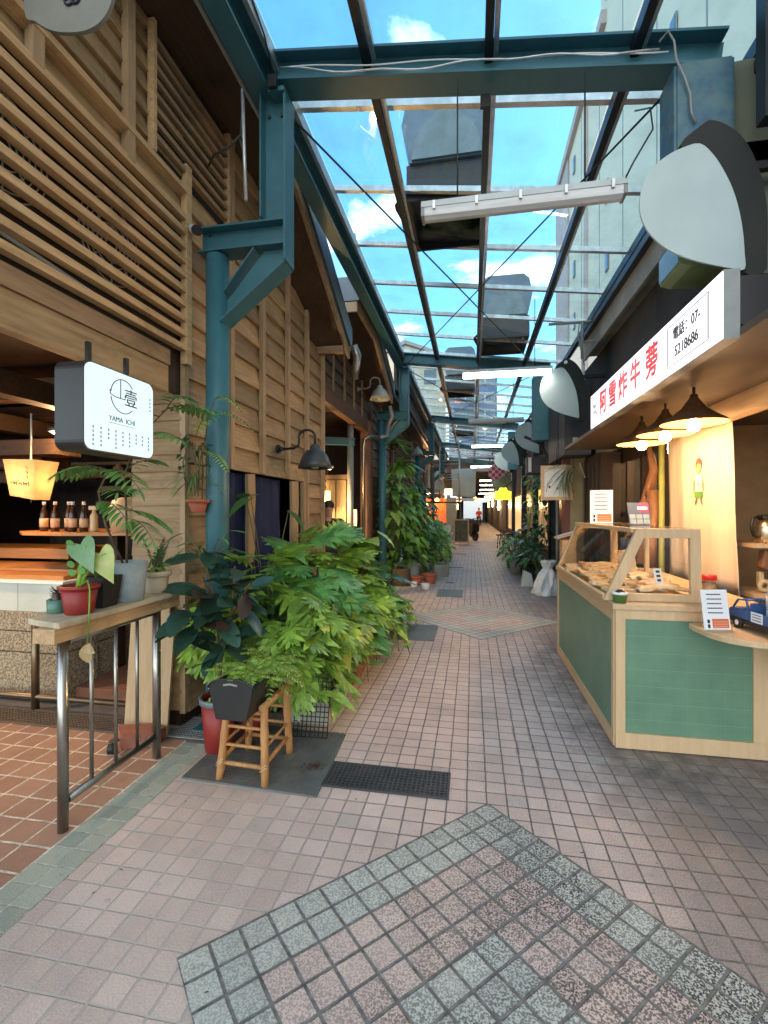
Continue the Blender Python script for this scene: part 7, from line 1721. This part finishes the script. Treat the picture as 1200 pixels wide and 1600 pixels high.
MB().add(vs[:8 * n], [f for f in fs if max(f) < 8 * n]).build('bag', pm('white_film', (.70, .74, .76), (.60, .65, .68), scale=10, rough=.4, bump=.9), t)
MB().add(vs[7 * n:], [tuple(i - 7 * n for i in f) for f in fs if min(f) >= 7 * n]).build('neck', pm('blue_white_film', (.50, .60, .62), (.62, .68, .68), scale=10, rough=.45, bump=.6), t)
# flower pots and plants on the right
pr = [(1.30, 10.0, .42, 'dark potted plant on the right, right behind the white sack', M_deep, 'black'), (1.18, 10.8, .55, 'big-leaved plant in a black pot, second behind the white sack', M_deep, 'black'), (1.05, 11.8, .70, 'bluish broad-leaved plant at the alley edge on the right', M_phil2, 'grey'),
      (1.32, 12.4, .8, 'bushy dark plant between the bluish plant and the wall', M_deep, 'black'), (1.02, 12.9, .5, 'low plant in a bright green pot on the right', M_phil, 'green'), (1.35, 11.2, .9, 'tall dark plant against the right wall', M_deep, 'black')]
for i, (x, y, h, label, mt, pc) in enumerate(pr):
    r_ = .14 + .02 * (i % 3); mtp = {'black': M_blackp, 'grey': M_conc, 'green': pm('green_plastic', (.04, .35, .05), rough=.4)}[pc]
    pot('plant_pot', (x, y, 0), r_ * .75, r_, .30, mtp, label.split(',')[0].replace('plant', 'pot of the plant', 1) if 0 else pc + ' pot holding the ' + label, cat='plant pot', rim=.02, group='pots on the right')
    t = thing('potted_plant', (x, y, .28), label, 'plant', 'potted plants on the right'); m, st = MB(), MB()
    for k in range(60):
        a = rp.uniform(0, 6.28); u = rp.random(); zz = .30 + h * u; q = .30 * (.4 + .7 * math.sin(u * 2.8 + .2)) * rp.uniform(.5, 1); put(m, heart(1, .55, .35) if i % 2 else strip_leaf(1, .35, .4), (x + q * math.cos(a), y + q * math.sin(a), zz), (math.cos(a), math.sin(a) - .3, rp.uniform(-.8, .5)), s=rp.uniform(.14, .26))
    for k in range(6): a = k; st.tube([(x, y, .28), (x + .15 * math.cos(a), y + .15 * math.sin(a), .28 + h * .7)], .007, 5, cap=False)
    m.build('foliage', mt, t); st.build('stems', M_stem, t)
for x, y, z, lb in ((1.65, 11.3, 2.0, 'vine hanging on the right wall under the yellow sign, nearer one'), (1.6, 13.0, 2.2, 'vine hanging on the right wall under the yellow sign, farther one')):
    t = thing('wall_vine', (x, y, z), lb, 'plant', 'vines on the right wall'); m, st = MB(), MB()
    for k in range(110):
        zz = z + .3 - 1.7 * rp.random(); put(m, heart(1, .5, .4), (x + rp.uniform(-.25, .15), y + rp.uniform(-.35, .35), zz), (rp.uniform(-1, .2), rp.uniform(-1, .3), rp.uniform(-1, .2)), s=rp.uniform(.10, .18))
    for k in range(5): st.tube([(x, y, z + .3), (x + rp.uniform(-.2, .1), y + rp.uniform(-.3, .3), z - 1.2)], .006, 5)
    m.build('foliage', M_deep if y < 12 else M_poth, t); st.build('stems', M_stem, t)
tag(MB().prism([(.95, 0), (1.2, 0), (1.15, .25), (1.0, .32)], 9.75, 9.9, 'y').build('white_stone', M_disc), 'small pale stone leaning on the pots behind the white sack', 'stone')
tag(MB().lathe((1.25, 11.9, 1.0), [(.0, 0), (.14, .01), (.16, .05), (.15, .06), (0, .04)], 16).build('round_tray', M_oak), 'round pale wooden tray resting among the plants on the right', 'tray')
# ac unit, yellow sign, red cloth, cables
t = thing('wall_air_conditioner', (1.3, 10.3, 2.25), 'small white wall air conditioner on brackets before the fourth half-round plate', 'air conditioner')
B(1.12, 1.50, 10.2, 10.6, 2.28, 2.62).build('casing', M_dgrey, t); B(1.14, 1.20, 10.18, 10.199, 2.30, 2.60).build('vent', M_white, t); B(1.1, 1.8, 10.25, 10.3, 2.24, 2.279).build('bracket', M_black, t)
tag(MB().tube([(1.0, 9.6, 2.95), (1.3, 9.6, 2.8), (1.45, 9.6, 2.5), (1.47, 9.6, 1.9), (1.47, 9.6, .4)], .03, 8).build('black_hose', M_black), 'thick black cable hose bending down the right side before the air conditioner', 'hose')
tag(MB().tube([(1.58, 9.4, 0), (1.58, 9.4, 2.9)], .03, 8).build('grey_conduit', M_grey), 'grey vertical conduit beside the black hose on the right', 'pipe')
t = thing('yellow_light_sign', (1.15, 18.5, 1.9), 'bright yellow pot-shaped light sign hung on the right of the far alley', 'sign')
MB().prism([(.86, 1.92), (1.42, 1.92), (1.44, 2.22), (1.30, 2.25), (1.26, 2.36), (1.02, 2.36), (.98, 2.25), (.84, 2.22)], 18.4, 18.5, 'y').build('face', emis('yellow_sign_face', (.86, .80, .02), 1.1), t)
m = MB().lathe((1.14, 18.39, 2.1), [(.08, -.01), (.085, 0), (.08, .01)], 14).box(1.0, 1.28, 18.385, 18.395, 2.0, 2.02); m.build('mark', pm('olive_ink', (.25, .24, .02), rough=.6), t)
MB().bar((1.14, 18.45, 2.37), (1.5, 18.45, 2.6), .03, .03).build('bracket', M_black, t)
t = thing('checked_cloth', (.9, 17.2, 2.6), 'red and white checked cloth banner under the farthest half-round plates', 'banner')
M_rc, nn, l2, bb = newmat('red_check'); ck = nn.new('ShaderNodeTexChecker'); ck.inputs[1].default_value = (.5, .02, .03, 1); ck.inputs[2].default_value = (.65, .35, .36, 1); ck.inputs['Scale'].default_value = 9
tcx = nn.new('ShaderNodeTexCoord'); l2.new(tcx.outputs['Object'], ck.inputs[0]); l2.new(ck.outputs[0], bb.inputs['Base Color'])
MB().prism([(.55, 2.75), (.75, 2.55), (1.2, 2.75), (1.15, 3.0), (.85, 3.35), (.70, 3.1), (.58, 3.05)], 17.2, 17.23, 'y').build('cloth', M_rc, t); MB().tube([(.5, 17.25, 3.35), (1.9, 17.25, 3.4)], .015, 6).build('rod', M_black, t)
for i, (y, x, z) in enumerate(((19.5, .95, 2.45), (21.3, .8, 2.35))):
    t = thing('round_plate', (x, y, z), ('dark round plate hanging behind the red checked cloth', 'darkest and farthest round plate, behind the red checked cloth')[i], 'hanging plate', 'dark plates behind the checked cloth')
    leafplate(x, x + .6, z + .8, z, y).build('plate', M_olive, t); MB().tube([(x + .5, y, z + .7), (x + 1.0, y, z + .9)], .02, 6).build('arm', M_black, t)

# ================================================================ PEOPLE
def person(x, y, face, label, shirt, trousers, hair, scale=1.0, pose='walk'):
    """skinned body with tapering limbs; face = heading angle (0 looks to -y)"""
    t = thing('person', (x, y, 0), label, 'person')
    M = Matrix.Translation((x, y, 0)) @ Matrix.Rotation(face, 4, 'Z') @ Matrix.Scale(scale, 4)
    J = {'pel': (0, 0, .95), 'sp': (0, .0, 1.12), 'ch': (0, .01, 1.32), 'nk': (0, .01, 1.47), 'hd0': (0, -.01, 1.56), 'hd': (0, -.02, 1.65), 'hd1': (0, -.01, 1.72)}
    rad = {'pel': .125, 'sp': .115, 'ch': .14, 'nk': .055, 'hd0': .07, 'hd': .088, 'hd1': .07}
    E_ = [('pel', 'sp'), ('sp', 'ch'), ('ch', 'nk'), ('nk', 'hd0'), ('hd0', 'hd'), ('hd', 'hd1')]
    for s, nme in ((-1, 'l'), (1, 'r')):
        st_ = .16 * s if pose == 'walk' else 0
        for k, p, r_ in (('hip', (s * .10, 0, .90), .085), ('kn', (s * .11, -.04 - st_ * .6, .50), .055), ('an', (s * .11, st_, .09), .038), ('to', (s * .12, st_ - .14, .035), .032),
                        ('sh', (s * .19, .01, 1.40), .055), ('el', (s * .25, .03 + st_ * .4, 1.12), .042), ('wr', (s * .25, -.10 + st_ * .5, .90), .027), ('pa', (s * .245, -.13 + st_ * .5, .83), .030)):
            J[k + nme] = p; rad[k + nme] = r_
        E_ += [('pel', 'hip' + nme), ('hip' + nme, 'kn' + nme), ('kn' + nme, 'an' + nme), ('an' + nme, 'to' + nme), ('ch', 'sh' + nme), ('sh' + nme, 'el' + nme), ('el' + nme, 'wr' + nme), ('wr' + nme, 'pa' + nme)]
        for f in range(5):
            k = 'f%d' % f + nme; a = (f - 1.5) * .016
            J[k] = (s * (.245 if f < 4 else .225), -.13 + st_ * .5 + a, .83 - (.075 if f < 4 else .03)); rad[k] = .008; E_.append(('pa' + nme, k))
    keys = list(J)
    def skin(name, ks, grow, mt, parent):
        sel = [k for k in keys if k in ks]; me = bpy.data.meshes.new(name)
        me.from_pydata([tuple(M @ Vector(J[k]) - ORG[t.name]) for k in sel], [(sel.index(a), sel.index(b_)) for a, b_ in E_ if a in sel and b_ in sel], [])
        o = bpy.data.objects.new(name, me); C.objects.link(o); o.parent = parent; me.materials.append(mt); ORG[o.name] = ORG[t.name]
        o.modifiers.new('skin', 'SKIN'); sb = o.modifiers.new('sub', 'SUBSURF'); sb.levels = 1; sb.render_levels = 2
        for i, k in enumerate(sel):
            g = (rad[k] + grow) * scale; me.skin_vertices[0].data[i].radius = (g, g * (.8 if k in ('ch', 'sp', 'pel') else 1)); me.skin_vertices[0].data[i].use_root = (i == 0)
        return o
    Msk = pm('skin_tone', (.55, .33, .22), (.5, .29, .19), rough=.5)
    skin('body', keys, 0, Msk, t)
    skin('shirt', ['pel', 'sp', 'ch', 'shl', 'ell', 'shr', 'elr'], .035, shirt, t)
    skin('trousers', ['pel', 'hipl', 'knl', 'anl', 'hipr', 'knr', 'anr'], .02, trousers, t)
    m = MB(); hs = []
    for j in range(7):
        for k in range(14):
            a = 6.283 * k / 14; e = -.25 + (1.57 + .25) * j / 6; hs.append((.10 * math.cos(e) * math.cos(a), .005 + .105 * math.cos(e) * math.sin(a) + (.02 if math.sin(a) > 0 else 0), 1.675 + .105 * math.sin(e)))
    fsx = [(j * 14 + k, j * 14 + (k + 1) % 14, (j + 1) * 14 + (k + 1) % 14, (j + 1) * 14 + k) for j in range(6) for k in range(14)]
    m.add([v for v in hs], fsx, M, True); m.build('hair', hair, t)
    m = MB()
    for s in (-1, 1): m.lathe((s * .032, -.098, 1.655), [(0, -.006), (.009, 0), (0, .006)], 8, M)
    m.build('eyes', M_ink, t)
    MB().add([(-.013, -.095, 1.63), (.013, -.095, 1.63), (0, -.122, 1.625), (0, -.098, 1.665)], [(0, 2, 1), (0, 3, 2), (1, 2, 3)], M).build('nose', Msk, t)
    MB().box(-.022, .022, -.098, -.09, 1.598, 1.604, M).build('mouth', pm('lips', (.35, .10, .09), rough=.5), t)
    for s in (-1, 1): MB().lathe((s * .094, .0, 1.64), [(0, -.028), (.012, -.01), (.014, .012), (0, .028)], 8, M).build('ear', Msk, t)
    return t
M_hair = pm('black_hair', (.015, .012, .01), rough=.5)
person(-2.25, 7.25, R(20), 'person in a dark top standing in the open bay behind the leafy bank', pm('shirt_maroon', (.10, .02, .02), rough=.8), pm('trousers_dark', (.03, .03, .04), rough=.8), M_hair, .94, 'stand')
person(.62, 46, R(8), 'person in red walking near the bright end of the hall', pm('shirt_red', (.55, .03, .03), rough=.8), MATS['trousers_dark'], M_hair)
